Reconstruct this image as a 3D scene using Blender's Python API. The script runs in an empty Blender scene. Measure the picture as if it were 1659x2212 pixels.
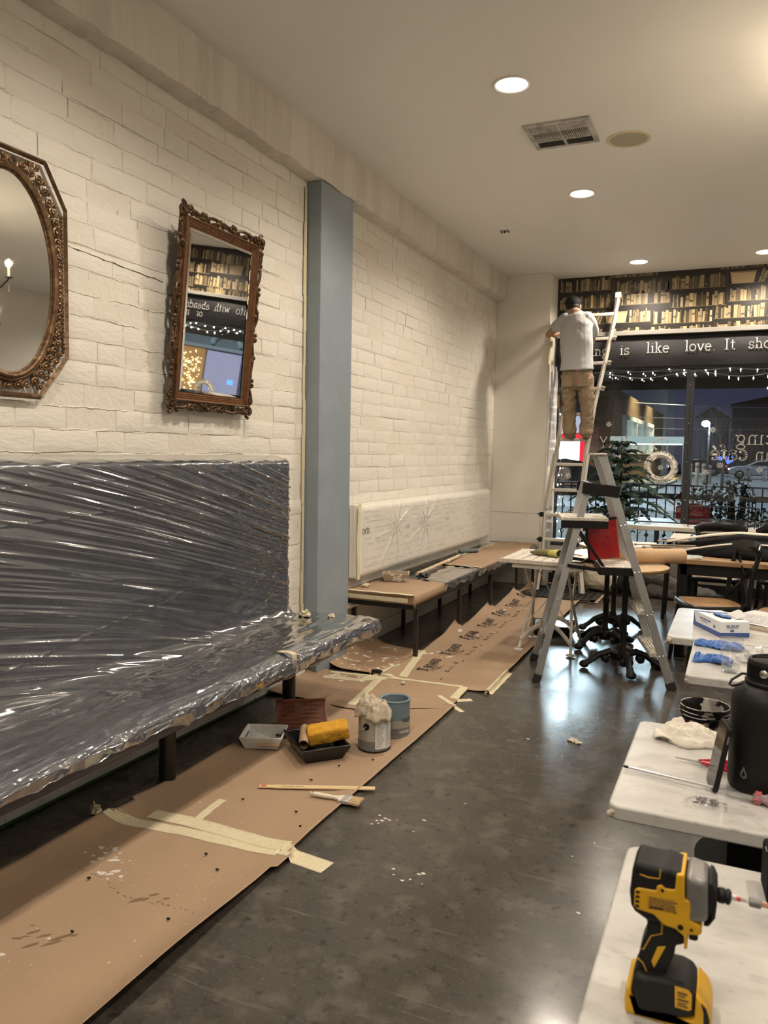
import bpy, bmesh, math, random
from mathutils import Vector as V, Matrix as MX, noise as NZ
R=random.Random(7); PI=math.pi; sin=math.sin; cos=math.cos
SC=bpy.context.scene; COL=SC.collection
# ---- camera ------------------------------------------------------------
cd=bpy.data.cameras.new('camera'); cam=bpy.data.objects.new('camera',cd); COL.objects.link(cam)
cd.sensor_fit='VERTICAL'; cd.sensor_height=36; cd.lens=1700/2212*36; cd.clip_start=.05; cd.clip_end=400
XA=V((.9110,-.0476,.4096)); YA=V((.4121,.0631,-.9089)); ZA=XA.cross(YA).normalized(); YA=ZA.cross(XA).normalized(); XA.normalize()
RW=MX((XA,YA,ZA)); cam.matrix_world=MX.Translation((0,0,1.5))@RW.to_4x4(); SC.camera=cam
cd.dof.use_dof=True; cd.dof.focus_distance=4.5; cd.dof.aperture_fstop=8
# ---- night sky, exposure ----------------------------------------------
W=bpy.data.worlds.new('night_sky'); SC.world=W; W.use_nodes=True
W.node_tree.nodes['Background'].inputs[0].default_value=(.035,.042,.085,1); W.node_tree.nodes['Background'].inputs[1].default_value=.42
vs=SC.view_settings; vs.view_transform='Standard'; vs.look='None'; vs.exposure=0.9; vs.gamma=1; vs.use_curve_mapping=False
SC.cycles.max_bounces=8; SC.cycles.diffuse_bounces=3; SC.cycles.glossy_bounces=4; SC.cycles.transparent_max_bounces=16; SC.cycles.transmission_bounces=6
SC.cycles.use_denoising=True; SC.cycles.sample_clamp_indirect=6; SC.cycles.caustics_reflective=False; SC.cycles.caustics_refractive=False
DOWN_W=62; DOWN_COL=(1,.875,.72)     # ceiling downlights
CAND_W=5.0; CAND_COL=(1,.80,.56)     # chandelier bulbs
def lamp(name,kind,loc,power,col,size=.05,to=None,spot=None,blend=.5):
    l=bpy.data.lights.new(name,kind); l.energy=power; l.color=col
    if kind=='AREA': l.size=size
    else: l.shadow_soft_size=size
    if spot: l.spot_size=math.radians(spot); l.spot_blend=blend
    o=bpy.data.objects.new(name,l); COL.objects.link(o); o.location=loc
    if to is not None: o.rotation_euler=(V(to)-V(loc)).to_track_quat('-Z','Y').to_euler()
    return o
# ---- materials -----------------------------------------------------------
MT={}
def node(nt,t,**k):
    n=nt.nodes.new('ShaderNode'+t)
    for a,b in k.items():
        if a[0]=='i' and a[1:].isdigit(): n.inputs[int(a[1:])].default_value=b
        else: setattr(n,a,b)
    return n
def c4(c): return (c[0],c[1],c[2],1)
def mat(name,col=(.5,.5,.5),rough=.5,metal=0,var=None,bump=None,emit=None,es=1,stretch=(1,1,1),spec=.5,alpha=1,trans=0,ior=1.45,coat=0,rvar=0,spots=None,sheen=0,sss=0):
    """var=[(scale,col2,lo,hi)..]  bump=[(scale,strength,dist)..]  spots=[(scale,col,thr,detail)..]"""
    if name in MT: return MT[name]
    m=bpy.data.materials.new(name); m.use_nodes=True; nt=m.node_tree; L=nt.links.new; b=nt.nodes['Principled BSDF']; MT[name]=m
    b.inputs['Base Color'].default_value=c4(col); b.inputs['Roughness'].default_value=rough; b.inputs['Metallic'].default_value=metal
    b.inputs['IOR'].default_value=ior; b.inputs['Alpha'].default_value=alpha; b.inputs['Transmission Weight'].default_value=trans
    b.inputs['Coat Weight'].default_value=coat; b.inputs['Specular IOR Level'].default_value=spec; b.inputs['Sheen Weight'].default_value=sheen
    if emit: b.inputs['Emission Color'].default_value=c4(emit); b.inputs['Emission Strength'].default_value=es
    if var or bump or spots or rvar:
        tc=node(nt,'TexCoord'); mp=node(nt,'Mapping'); mp.inputs['Scale'].default_value=stretch; L(tc.outputs['Object'],mp.inputs[0]); P=mp.outputs[0]
        cur=None
        def mixin(fac,c2):
            nonlocal cur
            x=node(nt,'Mix',data_type='RGBA'); x.inputs[7].default_value=c4(c2); L(fac,x.inputs[0])
            if cur is None: x.inputs[6].default_value=c4(col)
            else: L(cur,x.inputs[6])
            cur=x.outputs[2]
        def nz(s,det,lo,hi):
            n=node(nt,'TexNoise'); n.inputs['Scale'].default_value=s; n.inputs['Detail'].default_value=det; L(P,n.inputs['Vector'])
            r=node(nt,'MapRange'); r.inputs[1].default_value=lo; r.inputs[2].default_value=hi; L(n.outputs[0],r.inputs[0]); return r.outputs[0],n.outputs[0]
        for v in (var or []):
            f,_=nz(v[0],5,v[2],v[3]); mixin(f,v[1])
        for s in (spots or []):
            f,_=nz(s[0],s[3] if len(s)>3 else 3,s[2],s[2]+.025); mixin(f,s[1])
        if cur is not None: L(cur,b.inputs['Base Color'])
        if rvar:
            f,_=nz(rvar[0],4,.35,.65); r=node(nt,'MapRange'); r.inputs[3].default_value=rvar[1]; r.inputs[4].default_value=rvar[2]; L(f,r.inputs[0]); L(r.outputs[0],b.inputs['Roughness'])
        prev=None
        for s in (bump or []):
            _,h=nz(s[0],6,0,1); bn=node(nt,'Bump'); bn.inputs['Strength'].default_value=s[1]; bn.inputs['Distance'].default_value=s[2]; L(h,bn.inputs['Height'])
            if prev: L(prev,bn.inputs['Normal'])
            prev=bn.outputs[0]
        if prev: L(prev,b.inputs['Normal'])
    return m
def mat_thin(name,tint=(1,1,1),haze=.0,hazecol=(.8,.8,.8),rough=.05,fres=1.5,boost=1.0,bump=None):
    """thin clear sheet: see-through + gloss + a little milky scatter"""
    if name in MT: return MT[name]
    m=bpy.data.materials.new(name); m.use_nodes=True; nt=m.node_tree; L=nt.links.new; MT[name]=m
    nt.nodes.remove(nt.nodes['Principled BSDF']); out=nt.nodes['Material Output']
    t=node(nt,'BsdfTransparent'); t.inputs[0].default_value=c4(tint); g=node(nt,'BsdfGlossy'); g.inputs['Roughness'].default_value=rough
    d=node(nt,'BsdfDiffuse'); d.inputs[0].default_value=c4(hazecol)
    fr=node(nt,'LayerWeight'); fr.inputs[0].default_value=.5; pw=node(nt,'Math',operation='POWER'); pw.inputs[1].default_value=5; L(fr.outputs['Facing'],pw.inputs[0])
    f0=((fres-1)/(fres+1))**2; mr=node(nt,'MapRange'); mr.inputs[3].default_value=f0; L(pw.outputs[0],mr.inputs[0])     # same on both sides of the sheet
    mu=node(nt,'Math',operation='MULTIPLY',use_clamp=True); mu.inputs[1].default_value=boost; L(mr.outputs[0],mu.inputs[0])
    a=node(nt,'MixShader'); a.inputs[0].default_value=haze; L(t.outputs[0],a.inputs[1]); L(d.outputs[0],a.inputs[2])
    x=node(nt,'MixShader'); L(mu.outputs[0],x.inputs[0]); L(a.outputs[0],x.inputs[1]); L(g.outputs[0],x.inputs[2]); L(x.outputs[0],out.inputs[0])
    if bump:
        tc=node(nt,'TexCoord'); n=node(nt,'TexNoise'); n.inputs['Scale'].default_value=bump[0]; n.inputs['Detail'].default_value=3; L(tc.outputs['Object'],n.inputs['Vector'])
        bn=node(nt,'Bump'); bn.inputs['Strength'].default_value=bump[1]; bn.inputs['Distance'].default_value=bump[2]; L(n.outputs[0],bn.inputs['Height'])
        for q in (g,d): L(bn.outputs[0],q.inputs['Normal'])
        L(bn.outputs[0],fr.inputs['Normal'])
    return m
def mat_glow(name,col,s):
    if name in MT: return MT[name]
    m=bpy.data.materials.new(name); m.use_nodes=True; nt=m.node_tree; MT[name]=m
    b=nt.nodes['Principled BSDF']; b.inputs['Base Color'].default_value=(.02,.02,.02,1); b.inputs['Emission Color'].default_value=c4(col); b.inputs['Emission Strength'].default_value=s
    return m
def mat_attr(name,rough=.8):
    m=bpy.data.materials.new(name); m.use_nodes=True; nt=m.node_tree; MT[name]=m; b=nt.nodes['Principled BSDF']; b.inputs['Roughness'].default_value=rough
    a=node(nt,'VertexColor',layer_name='ink'); nt.links.new(a.outputs[0],b.inputs['Base Color']); return m
# ---- mesh builder ----------------------------------------------------------
ORI={}
class MB:
    def __init__(s): s.v=[]; s.f=[]; s.M=None; s.ink=[]; s.mi=[]; s.cm=0
    def add(s,vs,fs,ink=None):
        b=len(s.v)
        s.v+= [s.M@V(p) for p in vs] if s.M is not None else [V(p) for p in vs]
        s.f+= [tuple(b+i for i in f) for f in fs]; s.mi+=[s.cm]*len(fs)
        if ink is not None: s.ink+=[ink]*len(fs)
        return s
    def box(s,c,d,rot=None,taper=1):
        x,y,z=[q/2 for q in d]; t=taper
        P=[V(p) for p in ((-x,-y,-z),(x,-y,-z),(x,y,-z),(-x,y,-z),(-x*t,-y*t,z),(x*t,-y*t,z),(x*t,y*t,z),(-x*t,y*t,z))]
        if rot is not None:
            r=MX.Rotation(rot,3,'Z') if isinstance(rot,(int,float)) else rot
            P=[r@p for p in P]
        c=V(c); return s.add([c+p for p in P],[(3,2,1,0),(4,5,6,7),(0,1,5,4),(1,2,6,5),(2,3,7,6),(3,0,4,7)])
    def bar(s,p0,p1,w,h,up=(0,0,1)):
        p0=V(p0);p1=V(p1); a=(p1-p0); l=a.length; a.normalize(); u=V(up); u=(u-a*u.dot(a))
        if u.length<1e-4: u=V((0,1,0))-a*a.y
        u.normalize(); r=MX((a,u.cross(a),u)).transposed()
        return s.box((p0+p1)/2,(l,w,h),r)
    def tube(s,pts,r,n=8,closed=False,cap=True,sx=None,up=None):
        """swept ring; r number or list; sx = list of (a,b) half widths for elliptical rings along (side,up)"""
        pts=[V(p) for p in pts]; N=len(pts); vs=[]; fs=[]; pu=V(up) if up is not None else None
        for i,p in enumerate(pts):
            q0=pts[i-1] if (i>0 or closed) else p; q1=pts[(i+1)%N] if (i<N-1 or closed) else p
            t=(q1-q0).normalized() if (q1-q0).length>1e-9 else V((0,0,1))
            if pu is None: pu=V((0,0,1)) if abs(t.z)<.9 else V((0,1,0))
            u=pu-t*pu.dot(t)
            if u.length<1e-5: u=V((1,0,0))-t*t.x
            u.normalize(); 
            if up is None: pu=u
            w=t.cross(u)
            a,b=(sx[i] if sx else ((r[i],r[i]) if isinstance(r,(list,tuple)) else (r,r)))
            for k in range(n):
                th=2*PI*k/n; vs.append(p+w*(a*cos(th))+u*(b*sin(th)))
        for i in range(N if closed else N-1):
            for k in range(n):
                a=i*n+k; b=i*n+(k+1)%n; c=((i+1)%N)*n+(k+1)%n; d=((i+1)%N)*n+k; fs.append((a,b,c,d))
        if cap and not closed: fs.append(tuple(range(n-1,-1,-1))); fs.append(tuple(range((N-1)*n,N*n)))
        return s.add(vs,fs)
    def cyl(s,p0,p1,r0,r1=None,n=16): return s.tube([p0,p1],[r0,r0 if r1 is None else r1],n)
    def lathe(s,prof,n=24,c=(0,0,0),axis=None):
        c=V(c); vs=[]; fs=[]; q=axis.to_track_quat('Z','Y') if axis is not None else None
        for r,z in prof:
            for k in range(n):
                p=V((r*cos(2*PI*k/n),r*sin(2*PI*k/n),z)); vs.append(c+(q@p if q else p))
        for i in range(len(prof)-1):
            for k in range(n): fs.append((i*n+k,i*n+(k+1)%n,(i+1)*n+(k+1)%n,(i+1)*n+k))
        if prof[0][0]>1e-6: fs.append(tuple(range(n-1,-1,-1)))
        if prof[-1][0]>1e-6: fs.append(tuple(range((len(prof)-1)*n,len(prof)*n)))
        return s.add(vs,fs)
    def ball(s,c,r,nu=12,nv=8,q=None):
        if isinstance(r,(int,float)): r=(r,r,r)
        vs=[];fs=[];c=V(c)
        for j in range(nv+1):
            t=PI*j/nv
            for k in range(nu):
                p=V((r[0]*sin(t)*cos(2*PI*k/nu),r[1]*sin(t)*sin(2*PI*k/nu),-r[2]*cos(t))); vs.append(c+(q@p if q else p))
        for j in range(nv):
            for k in range(nu): fs.append((j*nu+k,j*nu+(k+1)%nu,(j+1)*nu+(k+1)%nu,(j+1)*nu+k))
        return s.add(vs,fs)
    def prism(s,poly,z0,z1,M=None):
        n=len(poly); vs=[(x,y,z0) for x,y in poly]+[(x,y,z1) for x,y in poly]
        a=sum(poly[i][0]*poly[(i+1)%n][1]-poly[(i+1)%n][0]*poly[i][1] for i in range(n))
        fs=[tuple(range(n-1,-1,-1)),tuple(range(n,2*n))]+[(i,(i+1)%n,n+(i+1)%n,n+i) for i in range(n)]
        if a<0: fs=[tuple(reversed(f)) for f in fs]
        if M is not None: vs=[M@V(p) for p in vs]
        return s.add(vs,fs)
    def grid(s,fn,nu,nv):
        vs=[fn(i/nu,j/nv) for j in range(nv+1) for i in range(nu+1)]
        return s.add(vs,[(j*(nu+1)+i,j*(nu+1)+i+1,(j+1)*(nu+1)+i+1,(j+1)*(nu+1)+i) for j in range(nv) for i in range(nu)])
    def quad(s,a,b,c,d,ink=None): return s.add([a,b,c,d],[(0,1,2,3)],ink)
def mesh(name,mb,ms,smooth=35,off=None):
    me=bpy.data.meshes.new(name); o=off or V((0,0,0))
    me.from_pydata([p-o for p in mb.v],[],mb.f)
    for m in (ms if isinstance(ms,(list,tuple)) else [ms]): me.materials.append(m)
    if any(mb.mi): me.polygons.foreach_set('material_index',mb.mi)
    if mb.ink:
        ca=me.color_attributes.new('ink','FLOAT_COLOR','CORNER'); k=0
        for p,c in zip(me.polygons,mb.ink):
            for li in p.loop_indices: ca.data[li].color=c4(c)
    if smooth:
        me.polygons.foreach_set('use_smooth',[True]*len(me.polygons)); me.set_sharp_from_angle(angle=math.radians(smooth))
    me.validate(); me.update(); return me
def obj(name,mb,ms,parent=None,smooth=35,bev=0,label=None,kind=None,solid=0,sub=0,seg=2):
    off=ORI.get(parent.name) if parent else None
    o=bpy.data.objects.new(name,mesh(name,mb,ms,smooth,off)); COL.objects.link(o)
    if parent: o.parent=parent; ORI[o.name]=off or V((0,0,0))
    else: ORI[o.name]=V((0,0,0))
    if solid: q=o.modifiers.new('solid','SOLIDIFY'); q.thickness=solid; q.offset=0
    if bev: q=o.modifiers.new('bevel','BEVEL'); q.width=bev; q.segments=seg; q.limit_method='ANGLE'; q.angle_limit=.6
    if sub: q=o.modifiers.new('sub','SUBSURF'); q.levels=sub; q.render_levels=sub
    if label: o['label']=label
    if kind: o['kind']=kind
    return o
def thing(name,label,cat,loc=(0,0,0),group=None,rz=0):
    o=bpy.data.objects.new(name,None); COL.objects.link(o); o.location=loc; o.rotation_euler=(0,0,rz); o.empty_display_size=.05
    o['label']=label; o['category']=cat; ORI[o.name]=V(loc)
    if group: o['group']=group
    return o
def local(o): ORI[o.name]=V((0,0,0)); return o      # parts of o are given in o's own frame
def tag(o,label,cat,group=None):
    o['label']=label; o['category']=cat
    if group: o['group']=group
    return o
def struct(name,mb,m,parent=None,**k): 
    o=obj(name,mb,m,parent,**k)
    if not parent: o['kind']='structure'
    return o
def dup(root,loc=None,rz=None,label=None,group=None):
    def cp(o,par):
        c=o.copy(); COL.objects.link(c); c.parent=par
        for ch in o.children: cp(ch,c)
        return c
    c=cp(root,None)
    if loc is not None: c.location=loc
    if rz is not None: c.rotation_euler=(0,0,rz)
    if label: c['label']=label
    if group: c['group']=group
    return c
def fuse(o,vox=.01,sm=4,disp=None):
    q=o.modifiers.new('fuse','REMESH'); q.mode='VOXEL'; q.voxel_size=vox; q.use_smooth_shade=True
    q=o.modifiers.new('soft','SMOOTH'); q.iterations=sm; q.factor=.5
    if disp:
        t=bpy.data.textures.new(o.name+'_folds','CLOUDS'); t.noise_scale=disp[0]; t.noise_depth=3
        q=o.modifiers.new('folds','DISPLACE'); q.texture=t; q.strength=disp[1]; q.mid_level=.5; q.texture_coords='LOCAL'
    return o
def rot_to(x,y,z): return MX((V(x),V(y),V(z))).transposed().to_4x4()
def fbm(p,s=1,o=3): return NZ.fractal(V(p)*s,1,2,o)
def text(name,body,size,M,m,parent,ext=.0004,align='CENTER',kind=None):
    cu=bpy.data.curves.new(name,'FONT'); cu.body=body; cu.size=size; cu.extrude=ext; cu.align_x=align; cu.align_y='CENTER'; cu.resolution_u=3; cu.materials.append(m)
    o=bpy.data.objects.new(name,cu); COL.objects.link(o); o.parent=parent
    off=ORI.get(parent.name,V((0,0,0))) if parent else V((0,0,0)); o.matrix_local=MX.Translation(-off)@M; return o
# serif stroke lettering: strokes on a grid, x-height 1, ascender 1.6
def arc(cx,cy,rx,ry,a0,a1,n=8): return [(cx+rx*cos(math.radians(a0+(a1-a0)*i/n)),cy+ry*sin(math.radians(a0+(a1-a0)*i/n))) for i in range(n+1)]
def sf(x,y,w=.22): return [(x-w,y),(x+w,y)]
O_=arc(.45,.5,.42,.5,0,360,14)
GL={'C':(1.15,[arc(.6,.78,.55,.78,50,310,12),[(.97,1.1),(.97,1.5)]]),'o':(.95,[O_]),'k':(1.0,[[(.2,0),(.2,1.6)],[(.2,.4),(.75,1)],[(.38,.6),(.8,0)],sf(.2,0),sf(.8,0),sf(.75,1,.18),[(0,1.6),(.2,1.6)]]),
'i':(.5,[[(.25,0),(.25,1)],sf(.25,0),[(.05,1),(.25,1)],[(.22,1.38),(.28,1.38)]]),'n':(1.05,[[(.2,0),(.2,1)],arc(.5,.6,.3,.4,180,0,6)+[(.8,0)],sf(.2,0),sf(.8,0),[(0,1),(.2,1)]]),
'g':(.95,[arc(.42,.62,.34,.38,0,360,12),arc(.42,-.28,.42,.26,0,360,12),[(.22,.28),(.15,.12),(.55,.02)],[(.7,.85),(.95,1)]]),'s':(.8,[arc(.4,.75,.3,.25,30,250,7)+arc(.4,.25,.32,.25,90,-150,7),[(.66,.8),(.66,1)],[(.1,.0),(.1,.25)]]),
'l':(.5,[[(.25,0),(.25,1.6)],sf(.25,0),[(.05,1.6),(.25,1.6)]]),'e':(.92,[[(.08,.55),(.83,.55)]+arc(.45,.5,.4,.5,8,310,11)]),'v':(.95,[[(.1,1),(.48,0),(.86,1)],sf(.1,1,.16),sf(.86,1,.16)]),
'.':(.45,[[(.18,.06),(.26,.06)]]),'I':(.65,[[(.3,0),(.3,1.55)],sf(.3,0),sf(.3,1.55)]),'t':(.68,[[(.3,1.4),(.3,.2)]+arc(.5,.2,.2,.2,180,300,4),[(.05,1),(.6,1)]]),'h':(1.05,[[(.2,0),(.2,1.6)],arc(.5,.6,.3,.4,180,0,6)+[(.8,0)],sf(.2,0),sf(.8,0),[(0,1.6),(.2,1.6)]]),
'u':(1.05,[[(.2,1),(.2,.4)]+arc(.5,.4,.3,.4,180,360,6),[(.8,1),(.8,0)],[(0,1),(.2,1)],[(.62,1),(.8,1)],[(.8,0),(1,0)]]),'d':(1.05,[arc(.45,.5,.38,.5,0,360,12),[(.83,1.6),(.83,0),(1.02,0)],[(.63,1.6),(.83,1.6)]]),'b':(1.0,[arc(.55,.5,.38,.5,0,360,12),[(.17,1.6),(.17,0)],[(0,1.6),(.17,1.6)]]),
'r':(.75,[[(.2,0),(.2,1)],arc(.48,.7,.28,.3,180,60,5),sf(.2,0),[(0,1),(.2,1)]]),'w':(1.35,[[(.1,1),(.4,0),(.68,.9),(.96,0),(1.25,1)],sf(.1,1,.15),sf(1.25,1,.15)]),'a':(.95,[arc(.4,.32,.33,.32,0,360,11),[(.15,.9)]+arc(.42,.72,.32,.28,120,0,5)+[(.74,0),(.92,0)]]),
'c':(.88,[arc(.45,.5,.4,.5,45,320,10)]),'f':(.68,[[(.3,0),(.3,1.2)]+arc(.52,1.25,.22,.35,180,50,5),[(.05,1),(.6,1)],sf(.3,0)]),'é':(.92,[[(.08,.55),(.83,.55)]+arc(.45,.5,.4,.5,8,310,11),[(.4,1.2),(.65,1.5)]]),
'N':(1.3,[[(.2,0),(.2,1.5),(1.05,0),(1.05,1.5)],sf(.2,0),sf(.2,1.5),sf(1.05,1.5)]),'K':(1.2,[[(.2,0),(.2,1.5)],[(.2,.6),(.95,1.5)],[(.5,.9),(1.05,0)],sf(.2,0),sf(.2,1.5)]),'Y':(1.15,[[(.1,1.5),(.55,.7),(1,1.5)],[(.55,.7),(.55,0)],sf(.55,0)]),
'A':(1.2,[[(.1,0),(.6,1.5),(1.1,0)],[(.3,.55),(.9,.55)],sf(.1,0,.15),sf(1.1,0,.15)]),'F':(1.0,[[(.2,0),(.2,1.5),(.9,1.5),(.9,1.2)],[(.2,.8),(.7,.8)],sf(.2,0)]),'É':(1.05,[[(.95,.3),(.95,0),(.2,0),(.2,1.5),(.9,1.5),(.9,1.2)],[(.2,.8),(.7,.8)],[(.5,1.75),(.75,2)]]),'S':(.95,[arc(.45,1.12,.36,.38,30,250,7)+arc(.45,.37,.38,.37,90,-150,7)]),
'X':(1.2,[[(.1,0),(1.05,1.5)],[(.1,1.5),(1.05,0)]]),'B':(1.1,[[(.2,0),(.2,1.5),(.6,1.5)]+arc(.6,1.15,.3,.35,90,-90,6)+arc(.62,.4,.36,.4,90,-90,6)+[(.2,0)]]),'O':(1.25,[arc(.6,.75,.52,.75,0,360,14)]),'R':(1.15,[[(.2,0),(.2,1.5),(.6,1.5)]+arc(.6,1.12,.32,.38,90,-90,6)+[(.2,.74)],[(.6,.74),(1.0,0)]]),'D':(1.2,[[(.2,0),(.2,1.5),(.5,1.5)]+arc(.5,.75,.55,.75,90,-90,8)+[(.2,0)]]),'-':(.7,[[(.1,.7),(.6,.7)]]),
' ':(.75,[])}
def letters(mb,txt,sz,M,w=.13,d=.0006,mono=None):
    """strokes laid in the XY plane of M, baseline at y=0, starting x=0; returns width"""
    x=0
    for ch in txt:
        aw,st=GL[ch]
        for s in st:
            hw=(w*.55 if (len(s)==2 and s[0][1]==s[1][1]) else w)*sz/2
            for i in range(len(s)-1):
                a=V((x+s[i][0]*sz,s[i][1]*sz,0)); b=V((x+s[i+1][0]*sz,s[i+1][1]*sz,0)); t=b-a
                if t.length<1e-6: continue
                t.normalize(); n=V((-t.y,t.x,0))*hw; e=t*hw*.5; z=V((0,0,d))
                mb.add([M@(a-e-n+z),M@(b+e-n+z),M@(b+e+n+z),M@(a-e+n+z)],[(0,1,2,3)])
        x+=(mono or aw)*sz+.14*sz
    return x
# ================= ROOM =================
PAINT=(.80,.765,.695)
m_wall=mat('white_brick_paint',PAINT,.62,var=[(2.2,(.735,.695,.62),.45,.75),(9,(.84,.81,.74),.5,.8)],bump=[(230,.25,.003),(60,.30,.008),(13,.12,.02)],stretch=(1,.33,1.25),spots=[(26,(.40,.36,.31),.735)],spec=.35)
m_joint=mat('joint_paint',(.78,.735,.65),.7,bump=[(150,.4,.005),(38,.45,.012)],spots=[(30,(.42,.38,.33),.73)],spec=.3)
m_beam=mat('beam_paint',(.74,.70,.63),.7,var=[(5,(.60,.56,.50),.42,.7),(30,(.78,.74,.67),.5,.75)],bump=[(60,.35,.008),(160,.2,.003)],stretch=(1,1.2,.12),spec=.3)
m_ceil=mat('ceiling_paint',(.86,.85,.825),.42,bump=[(300,.05,.001)],spec=.4)
m_floor=mat('polished_concrete',(.058,.051,.044),.2,var=[(.9,(.082,.073,.062),.3,.8),(3.2,(.045,.040,.035),.4,.85),(9,(.105,.093,.078),.50,.72),(26,(.030,.027,.024),.56,.74),(75,(.115,.10,.085),.58,.8)],bump=[(5,.04,.01),(60,.04,.002)],rvar=(2.3,.17,.28),spots=[(30,(.40,.37,.33),.80,2)],spec=.45)
def scratches(m,sets):
    nt=m.node_tree; L=nt.links.new; b=nt.nodes['Principled BSDF']; cur=b.inputs['Base Color'].links[0].from_socket; tc=node(nt,'TexCoord')
    for rot,sx,sy,thr,c in sets:
        mp=node(nt,'Mapping'); mp.inputs['Rotation'].default_value=(0,0,rot); mp.inputs['Scale'].default_value=(sx,sy,1); L(tc.outputs['Object'],mp.inputs[0])
        n=node(nt,'TexNoise'); n.inputs['Scale'].default_value=1; n.inputs['Detail'].default_value=3; n.inputs['Distortion'].default_value=.6; L(mp.outputs[0],n.inputs['Vector'])
        r=node(nt,'MapRange'); r.inputs[1].default_value=thr; r.inputs[2].default_value=thr+.09; r.inputs[4].default_value=.6; L(n.outputs[0],r.inputs[0])
        x=node(nt,'Mix',data_type='RGBA'); x.inputs[7].default_value=c4(c); L(r.outputs[0],x.inputs[0]); L(cur,x.inputs[6]); cur=x.outputs[2]
    L(cur,b.inputs['Base Color'])
scratches(m_floor,((.35,2.2,34,.66,(.15,.135,.115)),(-.5,3,46,.68,(.15,.135,.115)),(1.2,2.5,40,.69,(.13,.115,.10)),(.1,1.2,16,.66,(.034,.03,.026))))
m_cream=mat('cream_wall',(.78,.75,.69),.5,bump=[(140,.06,.002)],var=[(1.5,(.70,.67,.61),.55,.8)])
m_col=mat('blue_grey_paint',(.265,.315,.36),.38,bump=[(60,.06,.002)],var=[(4,(.30,.35,.395),.5,.7)])
m_black=mat('black_paint',(.009,.009,.010),.45,spec=.3)
m_grey=mat('grey_trim',(.30,.285,.26),.5)
m_steel=mat('window_metal',(.055,.057,.062),.35,metal=.6)
m_glass=mat_thin('window_glass',(.93,.95,.95),rough=.0,fres=1.5)
XW=-2.62; YF=9.2; ZC=3.5; XR=3.4; YB=-3.2
struct('floor',MB().box((.39,3.08,-.06),(6.1,12.56,.12)),m_floor,smooth=0)
struct('ceiling',MB().box((.39,3.1,ZC+.06),(6.4,12.7,.12)),m_ceil,smooth=0)
struct('wall_right',MB().box((XR+.08,3.1,1.75),(.16,12.7,3.5)),m_cream,smooth=0)
struct('wall_back',MB().box((.39,YB-.08,1.75),(6.1,.16,3.5)),m_cream,smooth=0)
wl=struct('wall_left',MB().box((XW-.1,3.1,1.75),(.2,12.7,3.5)),m_joint,smooth=0)
# bricks of the left wall
def brick_mesh(k):
    rr=random.Random(100+k); L=.303;H=.0925; mb=MB(); n=12; out=[]
    base=[(-.5,-.5),(-.2,-.5),(.15,-.5),(.5,-.5),(.5,-.1),(.5,.25),(.5,.5),(.2,.5),(-.15,.5),(-.5,.5),(-.5,.2),(-.5,-.15)]
    for y,z in base: out.append((y*L+rr.uniform(-.005,.005),z*H+rr.uniform(-.0035,.0035)))
    h=rr.uniform(.0012,.0027); vs=[];fs=[]
    for d,s in ((-.004,1.012),(h*.72,.985),(h,.93)):
        for y,z in out: vs.append((d,y*(1-(1-s)*.45),z*s))
    vs.append((h*1.06,0,0))
    for j in range(2):
        for i in range(n): fs.append((j*n+i,j*n+(i+1)%n,(j+1)*n+(i+1)%n,(j+1)*n+i))
    for i in range(n): fs.append((2*n+i,2*n+(i+1)%n,3*n))
    return mb.add(vs,fs)
BM=[mesh('brick',brick_mesh(k),m_wall,60) for k in range(12)]
BL=[]
rb=random.Random(3)
for c in range(33):
    z=.049+c*.098; off=(c%2)*.155+rb.uniform(-.09,.09); y=.6+off
    while y<8.84:
        l=.298*rb.choice((1,1,1,.93,.55,1.06,1.12,.85)); yc=y+l/2; y+=l+.012
        if y>8.85 or z>3.2: continue
        if yc<3.95 and z<1.38: continue
        if 5.45<yc<8.2 and .62<z<1.02: continue
        if 4.6<yc<4.95: continue
        d2=(yc*yc+XW*XW+(z-1.5)**2); ar=abs(XW)/d2**1.5
        vis=1 if yc>1.85 else 0
        BL.append((vis*ar,yc,z,l/.298,rb.randrange(12),rb.choice((-.003,-.0015,-.0005,0,.0005,.0012)),rb.uniform(-.012,.012),rb.uniform(.97,1.0)))
BL.sort(reverse=True); rest=MB()
for i,(a,y,z,s,k,dx,rt,sz) in enumerate(BL):
    M4=MX.Translation((XW+dx,y,z))@MX.Rotation(rt,4,'X')@MX.Diagonal((1,s,sz,1))
    if i<300:
        o=bpy.data.objects.new('brick',BM[k]); COL.objects.link(o); o.parent=wl; o.matrix_local=M4
    else:
        rest.M=M4; me=BM[k]; rest.add([v.co for v in me.vertices],[tuple(p.vertices) for p in me.polygons])
obj('brick_courses',rest,m_wall,wl,60,kind='stuff')
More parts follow.
